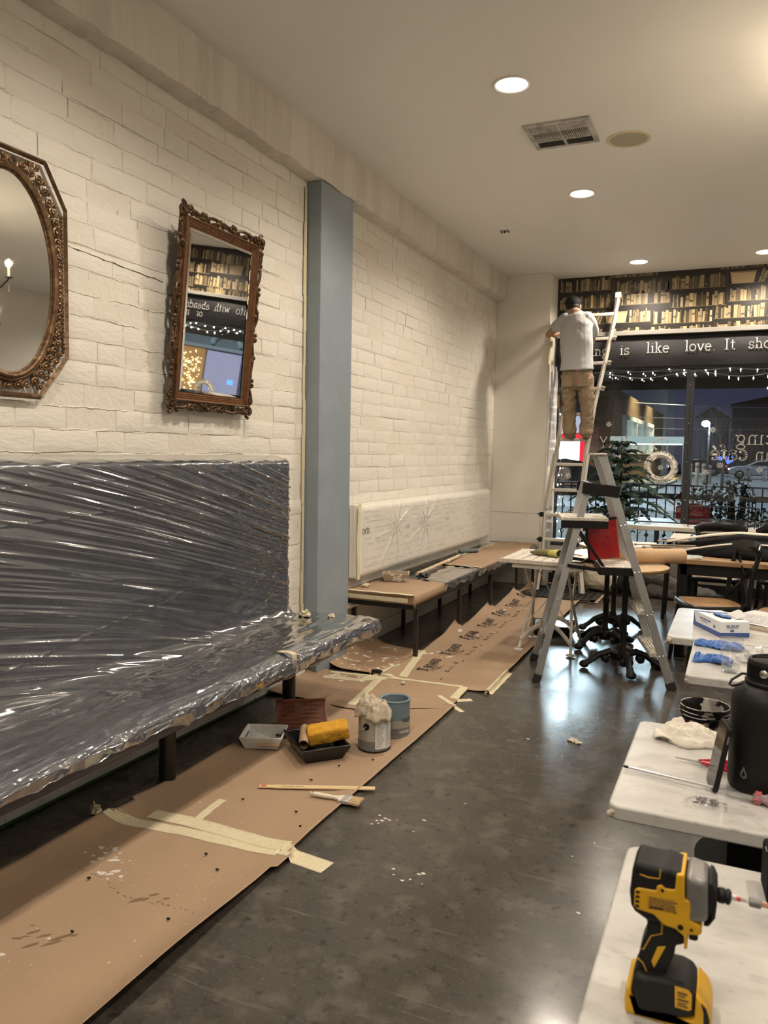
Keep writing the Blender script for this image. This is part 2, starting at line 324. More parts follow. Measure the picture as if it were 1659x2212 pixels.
# crumbly paint-choked joints: ridges and open cracks along the courses
cru=MB(); crk=MB()
def joint(pts,seed):
    run=[]; rad=[]
    def flush(mb):
        nonlocal run,rad
        if len(run)>2: mb.tube(run,rad,5)
        run=[];rad=[]
    for i,(y,z) in enumerate(pts):
        n=NZ.noise(V((y*2.1+z*3.1,z*7,seed)))+.5*NZ.noise(V((y*9,z*9,seed)))
        if n>-.05: run.append((XW+.0005,y+.0015*NZ.noise(V((y*60,z,3))),z+.008*NZ.noise(V((y*14,z*3,seed)))+.004*NZ.noise(V((y*55,z,seed))))); rad.append(.0016+.0042*max(0,.35+NZ.noise(V((y*48,z*11,seed+4))))*min(1,.3+n))
        else: flush(cru)
    flush(cru)
    for i,(y,z) in enumerate(pts):
        n=NZ.noise(V((y*1.7+5,z*5.3,seed+9)))
        if n>.27: run.append((XW+.0030,y,z+.006+.006*NZ.noise(V((y*16,z*3,seed))))); rad.append(.0006+.0032*max(0,n-.27)*(.6+NZ.noise(V((y*40,z,seed)))))
        else: flush(crk)
    flush(crk)
for c in range(4,33):
    z=.098*c; st=.012; y=1.85
    if z<1.40 and z>1.10 or z<=1.10: y=4.05 if z<1.40 else 1.85
    joint([(y+st*k,z) for k in range(int((8.84-y)/st))],c*1.7)
for (a,yc,z,s,k,dx,rt,sz) in BL:
    if yc>1.85 and NZ.noise(V((yc*3,z*5,2)))>-.12: joint([(yc+.303*s/2+.005+.002*NZ.noise(V((q,yc,z))),z-.044+.011*q) for q in range(9)],yc*3+z)
obj('joint_crust',cru,m_joint,wl,60,kind='stuff'); obj('joint_cracks',crk,mat('crack_shadow',(.30,.265,.225),.9),wl,60,kind='stuff')
# beam under the ceiling (rough cast edge)
def beam(u,v):
    y=YB+u*(8.85-YB); pr=[(0,.0),(0,.02),(.11,.0),(.11,.28)]
    prof=((XW+.001,3.214),(XW+.055,3.216),(XW+.108,3.222),(XW+.112,3.235),(XW+.113,3.36),(XW+.112,3.5))
    i=min(int(v*5+.001),4) if v<1 else 5; x,z=prof[i if v<1 else 5]
    e=.010*fbm((y*3,i*.6,2.3))+.006*fbm((y*13,i,7.1))
    return (x+(e if i in(2,3) else e*.25),y,z+(e if i<4 else 0))
bm_=MB().grid(beam,420,5); bm_.add([(XW,8.85,3.214),(XW+.112,8.85,3.222),(XW+.112,8.85,3.5),(XW,8.85,3.5)],[(0,1,2,3)])
struct('trim_1',bm_,m_beam,smooth=50)['label']='rough plastered concrete beam along top of the brick wall'
# blue-grey column
cb=MB().box((XW+.055,4.745,1.605),(.11,.455,3.21)); o=struct('trim_2',cb,m_col,smooth=0,bev=.004); o['label']='blue grey painted square column against the white brick wall'
tp=MB()
for i in range(14): z0=.02+i*.225; tp.box((XW+.009+.001*(i%2),4.492+.004*sin(i*2.1),z0+.114),(.004,.03+.006*sin(i*1.3),.228))
obj('masking_strip',tp,mat('masking_tape',(.74,.67,.47),.6,var=[(30,(.68,.60,.40),.45,.7)]),o,0,label='yellow masking tape up the column edge')
# white pier left of the window
pm=MB().box((-2.31,9.08,1.75),(.62,.46,3.5)); o=struct('trim_3',pm,m_cream,smooth=0,bev=.006); o['label']='cream boxed pier between brick wall and window'
sm=MB().box((-2.31,8.8485,.825),(.60,.003,.004)).box((-2.045,8.8485,.41),(.003,.003,.82)); obj('panel_seam',sm,mat('seam',(.40,.37,.33),.7),o,0)
sc=MB()
for y,z in ((-2.10,.72),(-2.12,.52),(-2.56,.55),(-2.2,.80)): sc.ball((y,8.848,z),.004,6,4)
obj('screw_head',sc,m_grey,o)
# front wall: parapet under the windows and the header above
fw=MB().box((.7,9.31,.215),(5.4,.22,.43)).box((.7,9.31,2.985),(5.4,.22,1.03)); o=struct('wall_front',fw,mat('front_wall',(.42,.40,.37),.5),smooth=0)
# bookshelf wallpaper: flat print on the header
ink=MB(); rw=random.Random(21); yp=YF-.0025
DK=(.016,.013,.011)
def tone(b): 
    t=rw.uniform(.5,1.1)*b; return (.62*t,.47*t,.26*t)
def q2(x0,x1,z0,z1,c,lean=0,top=0):
    z1=min(z1,3.499); 
    ink.quad((x0,yp,z0),(x1,yp,z0),(x1+lean,yp,z1+top),(x0+lean,yp,z1),c); 
ink.quad((-2.0,YF-.0015,2.862),(3.38,YF-.0015,2.862),(3.38,YF-.0015,3.5),(-2.0,YF-.0015,3.5),DK)
for row in range(5):
    z0=2.785+row*.176; xs=-2.0
    while xs<3.36:
        w=.55+rw.uniform(-.06,.08); xe=min(xs+w,3.37); zb=z0+rw.uniform(-.035,.035); h=.14
        yp=YF-.0025
        zl=max(zb,2.863)
        if zl<3.48: q2(xs,xe,zl-.0005,min(zl+.006,3.498),tone(.42 if row<3 else .2))
        q2(xs,xs+.012,max(zb,2.863),min(zb+.15,3.49),(.05,.04,.03))
        x=xs+.03; lean=0
        if rw.random()<.2 and zb>2.80: 
            bw=rw.uniform(.19,.25); tp_=min(zb+.13,3.49)
            if tp_>zl+.02:
                ink.quad((x+.02,yp,zl+.006),(x+bw-.02,yp,zl+.006),(x+bw,yp,tp_),(x,yp,tp_),tone(.95)); 
                ink.quad((x+.02,yp-.0004,tp_-.012),(x+bw-.02,yp-.0004,tp_-.016),(x+bw,yp-.0004,tp_),(x,yp-.0004,tp_),tone(.6))
            x+=bw+.02; lean=.045
        mode=rw.random()
        while x<xe-.02:
            bw=rw.choice((.014,.018,.022,.027,.032,.042)); bh=rw.uniform(.108,.152)
            if rw.random()<.14: x+=bw; continue
            c=tone(rw.choice((.9,.85,.6,.3,.12,.75)) * (1 if row<3 else .65)); z1=min(zb+bh,3.496)
            if z1>zl+.02 and x+bw+lean<3.37:
                lf=lean if mode>.35 else 0
                if lf==0 and rw.random()<.25: lf=rw.uniform(-.008,.012)
                sc_=(z1-zl)/bh
                q2(x,x+bw*.9,zl+.006,z1,c,lf*sc_)
                if rw.random()<.5: 
                    f=rw.uniform(.25,.6); xx=x+lf*f*sc_; yp-=.0003; q2(xx+.002,xx+bw*.85,zl+(z1-zl)*f,zl+(z1-zl)*(f+.16),tone(.25)); yp+=.0003
            x+=bw
        xs=xe
obj('bookshelf_wallpaper',ink,mat_attr('wallpaper_print',.45),o,0,label='sepia photo wallpaper of crammed bookshelves')
o=struct('trim_4',MB().box((.7,9.155,2.843),(5.36,.09,.048)),m_grey,smooth=0,bev=.004); o['label']='grey ledge between wallpaper and banner'
o=struct('baseboard_front',MB().box((.7,9.19,.055),(5.4,.02,.11)),m_black,smooth=0)
o=struct('baseboard_right',MB().box((XR-.008,3,.06),(.016,12.3,.12)),m_black,smooth=0)
bl=struct('baseboard_left',MB().box((-2.595,2.2,.085),(.05,4.55,.17)),mat('old_white_board',(.78,.80,.80),.6,var=[(6,(.64,.64,.62),.5,.75)],spots=[(22,(.25,.22,.19),.7)],bump=[(40,.3,.004)]),smooth=0,bev=.006)
obj('green_tape',MB().box((-2.569,2.2,.007),(.006,4.55,.012)),mat('green_tape',(.05,.12,.035),.6),bl,0)
struct('baseboard_left',MB().box((-2.605,6.9,.06),(.03,3.85,.12)),m_joint,smooth=0,bev=.006)
# windows
def window(n,x0,x1):
    w=struct('window_%d'%n,MB().box(((x0+x1)/2,9.30,.447),(x1-x0,.16,.04)),m_steel,smooth=0,bev=.003)
    fr=MB()
    for x in (x0+.02,x1-.02): fr.box((x,9.29,1.47),(.04,.075,2.02))
    fr.box(((x0+x1)/2,9.29,.485),(x1-x0,.07,.05)); fr.box(((x0+x1)/2,9.29,2.46),(x1-x0,.07,.05))
    obj('frame',fr,m_steel,w,0,bev=.004)
    gp=MB().box(((x0+x1)/2,9.3,1.47),(x1-x0-.07,.008,1.95)); obj('pane',gp,m_glass,w,0)
    bt=MB()
    for i in range(9): bt.ball((x1-.001,9.249,.6+i*.21),.006,6,4)
    obj('bolt',bt,mat('bolt_steel',(.6,.6,.6),.3,metal=1),w)
    return w
w1=window(1,-1.995,-.535); w2=window(2,-.535,1.22); w3=window(3,1.22,3.38)
ed=MB().box((-1.985,9.03,1.5),(.02,.42,2.0)); o=struct('trim_5',ed,mat('white_gloss_trim',(.80,.77,.73),.4),smooth=0,bev=.006); o['label']='glossy white window jamb beside the pier'
# ================= CEILING FITTINGS =================
m_white=mat('white_enamel',(.78,.76,.72),.35)
m_lens=mat_glow('lamp_lens',(1,.86,.66),14)
def downlight(x,y,label,proto=None):
    if proto: return dup(proto,(x,y,ZC),label=label)
    t=local(thing('downlight',label,'ceiling light',(x,y,ZC),'recessed ceiling downlights'))
    obj('trim_ring',MB().lathe([(.104,0),(.104,-.004),(.096,-.009),(.086,-.006),(.083,.0)],32),m_white,t)
    obj('lens',MB().lathe([(.084,-.0015),(.06,-.005),(.0,-.006)],32),m_lens,t)
    l=lamp('downlight_lamp','SPOT',(0,0,-.03),DOWN_W,DOWN_COL,.075,(0,0,-1),152,.55); l.parent=t
    return t
D0=downlight(-1.23,4.32,'large bright ceiling light nearest the camera, before the air vent')
for x,y,lb in ((-1.206,6.27,'second ceiling light, just beyond the round speaker'),(-1.056,8.645,'small ceiling light close above the bookshelf wallpaper and the ladder'),(.13,8.64,'ceiling light cut by the right edge of the photo, above the wallpaper'),
  (-1.23,2.35,'ceiling light out of view over the near bench'),(-1.23,.35,'ceiling light out of view above the camera'),(-1.23,-1.7,'ceiling light out of view behind the camera'),
  (1.0,6.3,'ceiling light out of view right of the speaker'),(.9,1.5,'ceiling light out of view over the marble tables'),(.9,-1,'ceiling light out of view behind the marble tables'),(2.1,8.6,'ceiling light out of view above the far right window'),(2.1,4.2,'ceiling light out of view in the middle of the right side')):
    downlight(x,y,lb,D0)
# air vent
t=thing('air_vent','square dusty metal air vent in the ceiling beside a round speaker','vent',(-1.115,5.075,ZC))
cx,cy=-1.115,5.075
m_vent=mat('vent_metal',(.55,.53,.50),.45,var=[(12,(.30,.29,.28),.45,.65)]); m_dark=mat('vent_dark',(.02,.02,.02),.8)
fr=MB()
for dx,dy,w,h in ((0,-.185,.40,.03),(0,.185,.40,.03),(-.185,0,.03,.36),(.185,0,.03,.36),(0,0,.018,.36)): fr.box((cx+dx,cy+dy,ZC-.006),(w,h,.012))
fr.box((cx,cy+.075,ZC-.006),(.35,.012,.012)).box((cx,cy-.075,ZC-.006),(.35,.012,.012))
obj('frame',fr,m_vent,t,0,bev=.002); obj('backing',MB().box((cx,cy,ZC-.001),(.36,.36,.002)),m_dark,t,0)
fn=mesh('fin',MB().box((0,0,0),(.004,.135,.012),MX.Rotation(.5,3,'Y')),m_vent,0)
for s in (-1,1):
    for i in range(13):
        o=bpy.data.objects.new('fin',fn); COL.objects.link(o); o.parent=t; o.location=(s*(.018+i*.0122),0,-.008)
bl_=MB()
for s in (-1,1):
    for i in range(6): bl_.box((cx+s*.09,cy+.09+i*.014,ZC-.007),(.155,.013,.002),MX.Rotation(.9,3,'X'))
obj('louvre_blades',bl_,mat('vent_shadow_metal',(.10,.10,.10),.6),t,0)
bl_=MB()
for s in (-1,1):
    for i in range(6): bl_.box((cx+s*.09,cy-.09-i*.014,ZC-.007),(.155,.013,.002),MX.Rotation(-.9,3,'X'))
obj('louvre_blades',bl_,m_vent,t,0)
# speaker
t=local(thing('ceiling_speaker','round beige speaker grille flush in the ceiling','speaker',(-.743,5.32,ZC)))
obj('rim',MB().lathe([(.135,0),(.134,-.006),(.12,-.010),(.112,-.006),(.112,0)],40),mat('speaker_rim',(.66,.60,.42),.5),t)
obj('grille',MB().lathe([(.113,-.004),(.06,-.008),(0,-.009)],40),mat('speaker_grille',(.42,.39,.30),.7,bump=[(900,.5,.001)]),t)
# bare bracket plate
t=local(thing('ceiling_bracket','small bare metal bracket plate on the ceiling near the beam','bracket',(-2.035,7.06,ZC)))
obj('plate',MB().box((0,0,-.003),(.085,.06,.004)),m_vent,t,0,bev=.002)
k=MB()
for x,y in ((-.03,.02),(.03,.02),(.03,-.02),(-.03,-.02)): k.cyl((x,y,-.004),(x,y,-.016),.005,n=8)
k.cyl((0,0,-.004),(0,0,-.02),.012,.008,10); obj('bolt',k,m_dark,t)
# chandelier to the right, seen only in the mirror and in the window glass
t=local(thing('chandelier','black candle chandelier with crystal drops, seen in the oval mirror','chandelier',(.57,4.50,2.73)))
m_iron=mat('black_iron',(.012,.012,.012),.35,metal=.4); m_cry=mat('crystal',(.9,.92,.95),.02,trans=.9,spec=.8); m_cand=mat('candle_sleeve',(.85,.78,.62),.5,emit=(1,.7,.4),es=.4); m_bulb=mat_glow('candle_bulb',(1,.82,.55),26)
obj('stem',MB().lathe([(.0,-.42),(.03,-.38),(.012,-.3),(.04,-.2),(.014,-.1),(.035,0),(.012,.1),(.03,.2),(.008,.3),(.006,.86),(.05,.87),(.05,.88),(0,.88)],14),m_iron,t)
for tier,(n,r,z) in enumerate(((6,.31,.08),(6,.22,-.28))):
    for i in range(n):
        a=2*PI*(i+.5*tier)/n+.35; d=V((cos(a),sin(a),0))
        pts=[d*(.02+(r-.02)*u)+V((0,0,z-.10*sin(u*PI)+.04*u)) for u in [j/8 for j in range(9)]]
        obj('arm',MB().tube(pts,.007,6),m_iron,t); e=pts[-1]
        obj('drip_pan',MB().lathe([(.005,0),(.035,.008),(.037,.012),(.01,.006)],10,e),m_iron,t)
        obj('candle',MB().cyl(e+V((0,0,.008)),e+V((0,0,.09)),.0095,n=10),m_cand,t)
        obj('bulb',MB().lathe([(.006,.09),(.016,.105),(.017,.12),(.009,.145),(0,.16)],10,e),m_bulb,t)
        c=MB()
        for q in range(3): c.ball(e+V((0,0,-.03-.03*q)),(.009,.009,.014),6,4)
        obj('crystal_drop',c,m_cry,t,10)
        l=lamp('candle_lamp','POINT',e+V((0,0,.125)),CAND_W,CAND_COL,.02); l.parent=t
# ================= MIRRORS =================
m_mir=mat('mirror_silver',(.86,.87,.86),.015,metal=1); m_gold=mat('antique_bronze',(.17,.098,.052),.40,metal=.7,var=[(25,(.33,.215,.115),.5,.7),(60,(.05,.028,.016),.52,.72)],bump=[(90,.5,.004)])
m_carve=mat('carved_walnut',(.085,.045,.02),.36,metal=.35,var=[(18,(.20,.125,.05),.52,.72),(50,(.03,.015,.008),.5,.7)],bump=[(70,.5,.004)]); m_mould=mat('walnut_moulding',(.16,.068,.024),.33,var=[(30,(.085,.035,.012),.45,.7)],bump=[(80,.3,.003)],coat=.15)
def spiral(mb,c,r,turns,a0,dirn,rt,n=14,z=0,bulge=0.0):
    pts=[]; rr=[]
    for i in range(n+1):
        u=i/n; a=a0+dirn*turns*2*PI*u; q=r*(1-u*.86); pts.append((z+bulge*u,c[0]+q*cos(a),c[1]+q*sin(a))); rr.append(rt*(1-.35*u))
    mb.tube(pts,rr,6); mb.ball(pts[-1],rt*1.15,6,4)
# octagonal mirror with an oval glass; frame plane YZ, x outwards
t=thing('oval_mirror','octagonal bronze filigree mirror with oval glass, cut by left edge','mirror',(XW+.02,2.2,2.16)); x0=XW+.012
yc,zc=2.2,2.16; A,B=.216,.384
oc=[(.19,.465),(.292,.305),(.292,-.292),(.145,-.466),(-.145,-.466),(-.292,-.292),(-.292,.305),(-.19,.465)]
el=lambda a,ka=1,kb=1:(yc+A*ka*cos(a),zc+B*kb*sin(a))
obj('glass',MB().add([(x0+.018,)+el(2*PI*i/64) for i in range(64)],[tuple(range(64))]),m_mir,t,0)
rim=MB(); rim.tube([(x0+.016,yc+y,zc+z) for y,z in oc],.0115,4,closed=True); obj('outer_rim',rim,m_gold,t)
for k,(e,r_) in enumerate(((1.05,.0115),(1.115,.008),(.995,.006))):
    obj('oval_moulding',MB().tube([(x0+.024-.004*k,yc+(A+(e-1)*A)*cos(a),zc+(B+(e-1)*A)*sin(a)) for a in [2*PI*i/72 for i in range(72)]],r_,8,closed=True),m_gold,t)
fil=MB(); rs=random.Random(5)
def octdist(a):
    d=(cos(a),sin(a)); best=9
    for i in range(8):
        p=oc[i];q=oc[(i+1)%8]; ex,ey=q[0]-p[0],q[1]-p[1]; den=d[0]*ey-d[1]*ex
        if abs(den)<1e-9: continue
        tt=(p[0]*ey-p[1]*ex)/den; uu=(p[0]*d[1]-p[1]*d[0])/den
        if tt>0 and -1e-6<=uu<=1+1e-6: best=min(best,tt)
    return best
na=64
for i in range(na):
    a=2*PI*i/na; ro=octdist(a)-.012; ri=1/math.sqrt((cos(a)/(A*1.12))**2+(sin(a)/(B*1.07))**2)
    gap=ro-ri
    if gap<.028: continue
    rm=(ro+ri)/2; rad=min(.021,gap*.42); s=1 if i%2 else -1
    spiral(fil,(yc+rm*cos(a),zc+rm*sin(a)),rad,1.35,a+s*1.2,s,.0062,12,x0+.012,.004)
    if gap>.07:
        for f in (.22,.78): spiral(fil,(yc+(ri+gap*f)*cos(a+.05),zc+(ri+gap*f)*sin(a+.05)),rad*.75,1.2,a-s,-s,.0054,10,x0+.010,.004)
obj('filigree_scrolls',fil,m_gold,t)
rope=MB()
for s in (-1,1):
    for i in range(34): rope.ball((x0+.014,yc+s*.272,zc-.27+i*.0165),(.007,.0075,.0095),6,4,MX.Rotation(s*.6,3,'X').to_quaternion())
obj('rope_moulding',rope,m_gold,t)
# rectangular carved mirror leaning out at the top
TL=math.radians(5.1); t=local(thing('rectangular_mirror','tall rectangular mirror in carved dark wood scroll frame, tilted off the wall','mirror',(-2.585,3.447,1.70)))
t.rotation_euler=(0,TL,0)
Wm,Hm=.655,.925; y1=.3145; y0=-y1; z0=.035; z1=.922
gy,gz0,gz1=y1-.048,z0+.048,z1-.048
obj('glass',MB().box((.012,0,(gz0+gz1)/2),(.003,2*gy,gz1-gz0)),m_mir,t,0)
bv=MB(); e=.013
P_=[(-gy,gz0),(gy,gz0),(gy,gz1),(-gy,gz1)]; Q_=[(-gy+e,gz0+e),(gy-e,gz0+e),(gy-e,gz1-e),(-gy+e,gz1-e)]
for i in range(4): j=(i+1)%4; bv.quad((.0142,)+P_[i],(.0142,)+P_[j],(.0155,)+Q_[j],(.0155,)+Q_[i])
obj('bevelled_edge',bv,m_mir,t,0)
md=MB(); prof=[(0,.0),(.0,.030),(.006,.034),(.012,.030),(.016,.024),(.021,.026),(.026,.020),(.031,.022),(.036,.016),(.041,.018),(.046,.012),(.055,.010),(.055,0)]
vs=[]
rects=[(y1-d*.87,z0+d*.87,z1-d*.87,h) for d,h in prof]
for a,b,c,h in rects: vs+=[(h,-a,b),(h,a,b),(h,a,c),(h,-a,c)]
md.add(vs,[(i*4+k,i*4+(k+1)%4,(i+1)*4+(k+1)%4,(i+1)*4+k) for i in range(len(rects)-1) for k in range(4)]); obj('moulding',md,m_mould,t,25)
rs=random.Random(9)
def carve(side):
    mb=MB()
    L=(z1-z0) if side in(0,1) else 2*y1
    n=max(4,int(L/.125)); base={0:PI,1:0,2:PI/2,3:-PI/2}[side]
    def pt(u,o):
        if side==0: return (-y1-o,(z0+z1)/2+u*L)
        if side==1: return (y1+o,(z0+z1)/2+u*L)
        if side==2: return (u*L,z1+o)
        return (u*L,z0-o)
    for lane,(o0,amp,r0,ph) in enumerate(((.018,.013,.0095,0),(.026,.014,.0075,1.9))):
        P_=[];r_=[]
        for i in range(n*8+1):
            u=-.5+i/(n*8); w=2*PI*i/8*.5+ph; P_.append((.014+.006*sin(w*1.3+lane),)+pt(u,o0+amp*sin(w)+.006*NZ.noise(V((i*.21,side,lane))))); r_.append(r0*(.75+.4*abs(sin(w*.5+1))))
        mb.tube(P_,r_,7)
    for i in range(n+1):
        u=-.5+i/n; s=1 if i%2 else -1; r=rs.uniform(.014,.023)
        if 0<i<n or True: spiral(mb,pt(u,.024+.010*s),r,1.2,base+s*1.6,s,.008,12,.018,.008)
        spiral(mb,pt(min(.5,u+.42/n),.018),r*.7,1.1,base-s,-s,.0065,10,.016,.006)
        mb.ball((.022,)+pt(min(.5,u+.2/n),.034),(.010,.012,.012),8,6)
    return mb
for s in range(4): obj('carved_border',carve(s),m_carve,t)
for sy in (-1,1):
    for z in (z0,z1):
        c=MB(); s=1 if z==z1 else -1
        spiral(c,(sy*(y1+.026),z+s*.026),.034,1.4,PI/2*s,sy*s,.010,14,.018,.01); spiral(c,(sy*(y1-.03),z+s*.03),.024,1.2,0,-sy*s,.008,12,.018,.008); spiral(c,(sy*(y1+.03),z-s*.035),.024,1.2,PI/2,sy*s,.008,12,.018,.008)
        obj('corner_scroll',c,m_carve,t)
# cast iron hanger hidden behind, and a nail cable in the joint crack
# pipe along the foot of the wall between column and far bench
t=thing('wall_pipe','white painted pipe along wall foot between column and far bench','pipe',(-2.57,5.3,.36))
obj('pipe',MB().tube([(-2.575,4.98,.36),(-2.575,5.6,.36),(-2.575,8.8,.345)],.022,10),m_joint,t)
cl=MB()
for y in (5.2,6.4,7.6): cl.box((-2.598,y,.36),(.03,.03,.06))
obj('clip',cl,m_joint,t,0)
# crack beside the oval mirror
cr=MB(); pts=[(XW+.0024,2.49+i*.022,2.338-.0011*i+.006*NZ.noise(V((i*.4,3,1)))) for i in range(30)]
cr.tube(pts,[.0012+.0035*max(0,NZ.noise(V((i*.6,7,2)))+.25) for i in range(30)],5); obj('open_joint_crack',cr,mat('crack_dark',(.12,.10,.08),.9),wl,0)
# ================= NEAR BANQUETTE UNDER PLASTIC =================
m_navy=mat('navy_vinyl',(.020,.025,.042),.42,bump=[(260,.1,.001)],var=[(3,(.034,.037,.048),.45,.7)])
m_film=mat_thin('plastic_film',(.88,.89,.92),haze=.085,hazecol=(.60,.67,.80),rough=.105,fres=1.62,boost=3.8)
def ridge(a,b,k): 
    n=NZ.noise(V((a,b,k))); return max(0,1-abs(n)*2.6)**3
t=thing('banquette','long navy padded wall bench under clear plastic, beside the blue column','bench',(-2.28,1.7,0))
def cush(u,v):
    y=-.9+u*5.05; z=.40+v*1.045; e=.045
    bx=.105
    d=min(v*1.045,(1-v)*1.045,(1-u)*5.05)
    if d<e: bx-= e-math.sqrt(max(0,e*e-(e-d)**2))
    a=(y+z)/.165; b=(y-z)/.165; q=abs(sin(a*PI))*abs(sin(b*PI)); bx+=.010*(q**.6-.5) if d>e else 0
    return (-2.60+bx,y,z)
bk=MB().grid(cush,300,60); bk.add([(-2.61,-.9,.40),(-2.61,4.15,.40),(-2.61,4.15,1.445),(-2.61,-.9,1.445),(-2.52,4.15,.42),(-2.53,4.15,1.42)],[(0,3,2,1),(1,4,5,2)])
obj('backrest',bk,m_navy,t,60)
def seat(u,v):
    y=-.9+u*5.2; e=.06
    pr=[(-2.58,.47),(-2.5,.475),(-2.3,.482),(-2.1,.49),(-2.0,.488),(-1.965,.47),(-1.952,.44),(-1.956,.405),(-1.975,.385),(-2.3,.385),(-2.58,.385)]
    i=round(v*10); x,z=pr[i]
    de=4.3-y
    if de<.10: k=1-math.sqrt(max(0,1-((.10-de)/.10)**2)); x=x-(x+2.3)*k*.35 if x>-2.3 else x; z=z+(.437-z)*k*.75
    z+=.006*sin(y*5.1)*(1 if i in(2,3,4) else 0)
    return (x,y,z)
obj('seat',MB().grid(seat,160,10),m_navy,t,60)
rl=MB().box((-2.28,1.7,.36),(.42,5.0,.045)); obj('seat_rail',rl,m_black,t,0)
lg=mesh('leg',MB().lathe([(.044,0),(.044,.006),(.038,.008),(.038,.34),(.05,.345),(.05,.352)],20),mat('scuffed_black',(.010,.010,.011),.32,spots=[(26,(.35,.33,.30),.74)]),50)
for y in (-.4,.65,1.70,2.74,3.785):
    o=bpy.data.objects.new('leg',lg); COL.objects.link(o); o.parent=t; o.location=(0,y-1.7,0)
# the film itself
f=thing('plastic_sheet','crinkled clear plastic sheeting draped over the navy banquette','plastic sheet',(-2.28,1.7,.5))
def film_back(u,v):
    y=-.9+u*5.065; z=1.462-v*.985; d=(z-.45)
    s=z+.235*(y-2)+.02*sin(y*1.7); w=.35+.65*min(1,max(0,(1.42-z)/.15))
    env=.5+.5*NZ.noise(V((y*.7,z*1.3,4)))
    h=.0115*ridge(y*.34,s*14,1)+.0075*ridge(y*.45,s*25+.4,5)*(.35+env)+.004*NZ.noise(V((y*1.6,z*3,8)))
    if y>2.7 and z>1.0: s2=z+.55*(y-3); h+=.006*ridge(y*.8,s2*12,11)*min(1,(y-2.7)/.4)*min(1,(z-1.0)/.15)
    if y>3.3: s3=z-.45*(y-3.5); h+=.004*ridge(y,s3*11,17)*min(1,(y-3.3)/.5)*(1 if z<1.1 else .3)
    x=-2.487
    for l0,l1 in (((1.9,1.335),(4.1,1.39)),((1.9,1.19),(4.12,1.27)),((1.9,.62),(3.4,.83))):
        q=z-(l0[1]+(l1[1]-l0[1])*(y-l0[0])/(l1[0]-l0[0])); h+=.002*math.exp(-(q/.005)**2)
    e=.05
    if z>1.412: x-=.095*((z-1.412)/.05)**2
    if y>4.10: x-=.07*((y-4.10)/.065)**2
    if z<.56: x+=.075*((.56-z)/.085)**2
    return (x+h*w,y,z)
obj('back_sheet',MB().grid(film_back,460,230),m_film,f,180)
def film_seat(u,v):
    y=-.9+u*5.235
    P=[(-2.46,.487),(-2.36,.486),(-2.2,.490),(-2.08,.497),(-2.0,.498),(-1.96,.484),(-1.944,.458),(-1.94,.437),(-1.944,.418)]
    k=v*8; i=min(int(k),7); q=k-i; x=P[i][0]+(P[i+1][0]-P[i][0])*q; z=P[i][1]+(P[i+1][1]-P[i][1])*q
    dip=-.035*math.exp(-((y-2.9)/.8)**2) if v<.5 else 0
    fold=.0065*ridge(y*3.1-x*4,x*17+y*3.5,13)+.006*ridge(y*1.1-x*1.2,x*7+y*.7,3)+.005*ridge(y*1.9+x*2,x*10,6)+.003*NZ.noise(V((y*6,x*9,z*9)))
    if v>.55: fold+=.006*ridge(y*4,v*3,9)+.005*ridge(y*11,v*6,19)
    if v>.9: z-=.02+.022*NZ.noise(V((y*5,0,3)))+.012*NZ.noise(V((y*19,0,7)))
    if v>.6: z+=(v-.6)/.4*(.012+.022*max(0,min(1,(2.9-y)/1.0)))
    if v<.55: z+=fold*.9
    else: x+=fold*.9; z+=fold*.3
    de=4.335-y
    if de<.09: k2=1-math.sqrt(max(0,1-((.09-de)/.09)**2)); z-=.10*k2; x=x-(x+2.3)*k2*.25
    return (x,y,z)
obj('seat_sheet',MB().grid(film_seat,520,64),m_film,f,180)
def skirt(u,v):
    y=2.95+u*1.38; z=.418-v*(.075+.02*NZ.noise(V((y*6,1,1)))+.03*u*(1-u)*2)
    return (-1.95-.12*v+.012*ridge(y*6,v*2,4)+.01*NZ.noise(V((y*11,v*3,2))),y,z)
obj('hanging_skirt',MB().grid(skirt,120,10),mat_thin('milky_film',(.8,.8,.8),haze=.45,hazecol=(.62,.61,.58),rough=.2,fres=1.5,boost=1.2),f,180)
# bits on it
m_tape=mat('tape_cream',(.68,.605,.42),.55,var=[(60,(.61,.53,.35),.45,.7)],bump=[(70,.3,.002)])
o=obj('tape_strip',MB().grid(lambda u,v:(-2.02+.085*min(u*1.5,1)-.004*(u>.66),3.235+.04*v+.02*u,.5135-(.02*max(0,u-.45)/.55 if u<.66 else .008+.22*(u-.66))),9,2),m_tape,None,40,solid=.0008); tag(o,'short strip of cream tape over the front edge of the plastic covered seat','tape')
def crumple(name,c,r,m,label,cat,seed,group=None,parent=None,flat=.6,n=22):
    rr=random.Random(seed); mb=MB(); k=rr.uniform(0,50)
    vs=[];fs=[];nu,nv=n,n//2
    for j in range(nv+1):
        tt=PI*j/nv
        for i in range(nu):
            ph=2*PI*i/nu; d=V((sin(tt)*cos(ph),sin(tt)*sin(ph),-cos(tt)))
            s=.72+.55*NZ.noise(d*1.7+V((k,0,0)))+.30*NZ.noise(d*4.2+V((0,k,0)))-.18*abs(NZ.noise(d*7+V((0,0,k))))
            z=d.z*s*r*flat; vs.append((c[0]+d.x*s*r,c[1]+d.y*s*r,c[2]+max(z,-r*flat*.45)+r*flat*.45))
    for j in range(nv):
        for i in range(nu): fs.append((j*nu+i,j*nu+(i+1)%nu,(j+1)*nu+(i+1)%nu,(j+1)*nu+i))
    mb.add(vs,fs); o=obj(name,mb,m,parent,30)
    return tag(o,label,cat,group) if label else o
m_crum=mat('crumpled_tape',(.72,.63,.45),.6)
crumple('tape_wad',(-2.37,4.12,.492),.045,m_crum,'larger crumpled tape wad on the bench end by the column','tape wad',1)
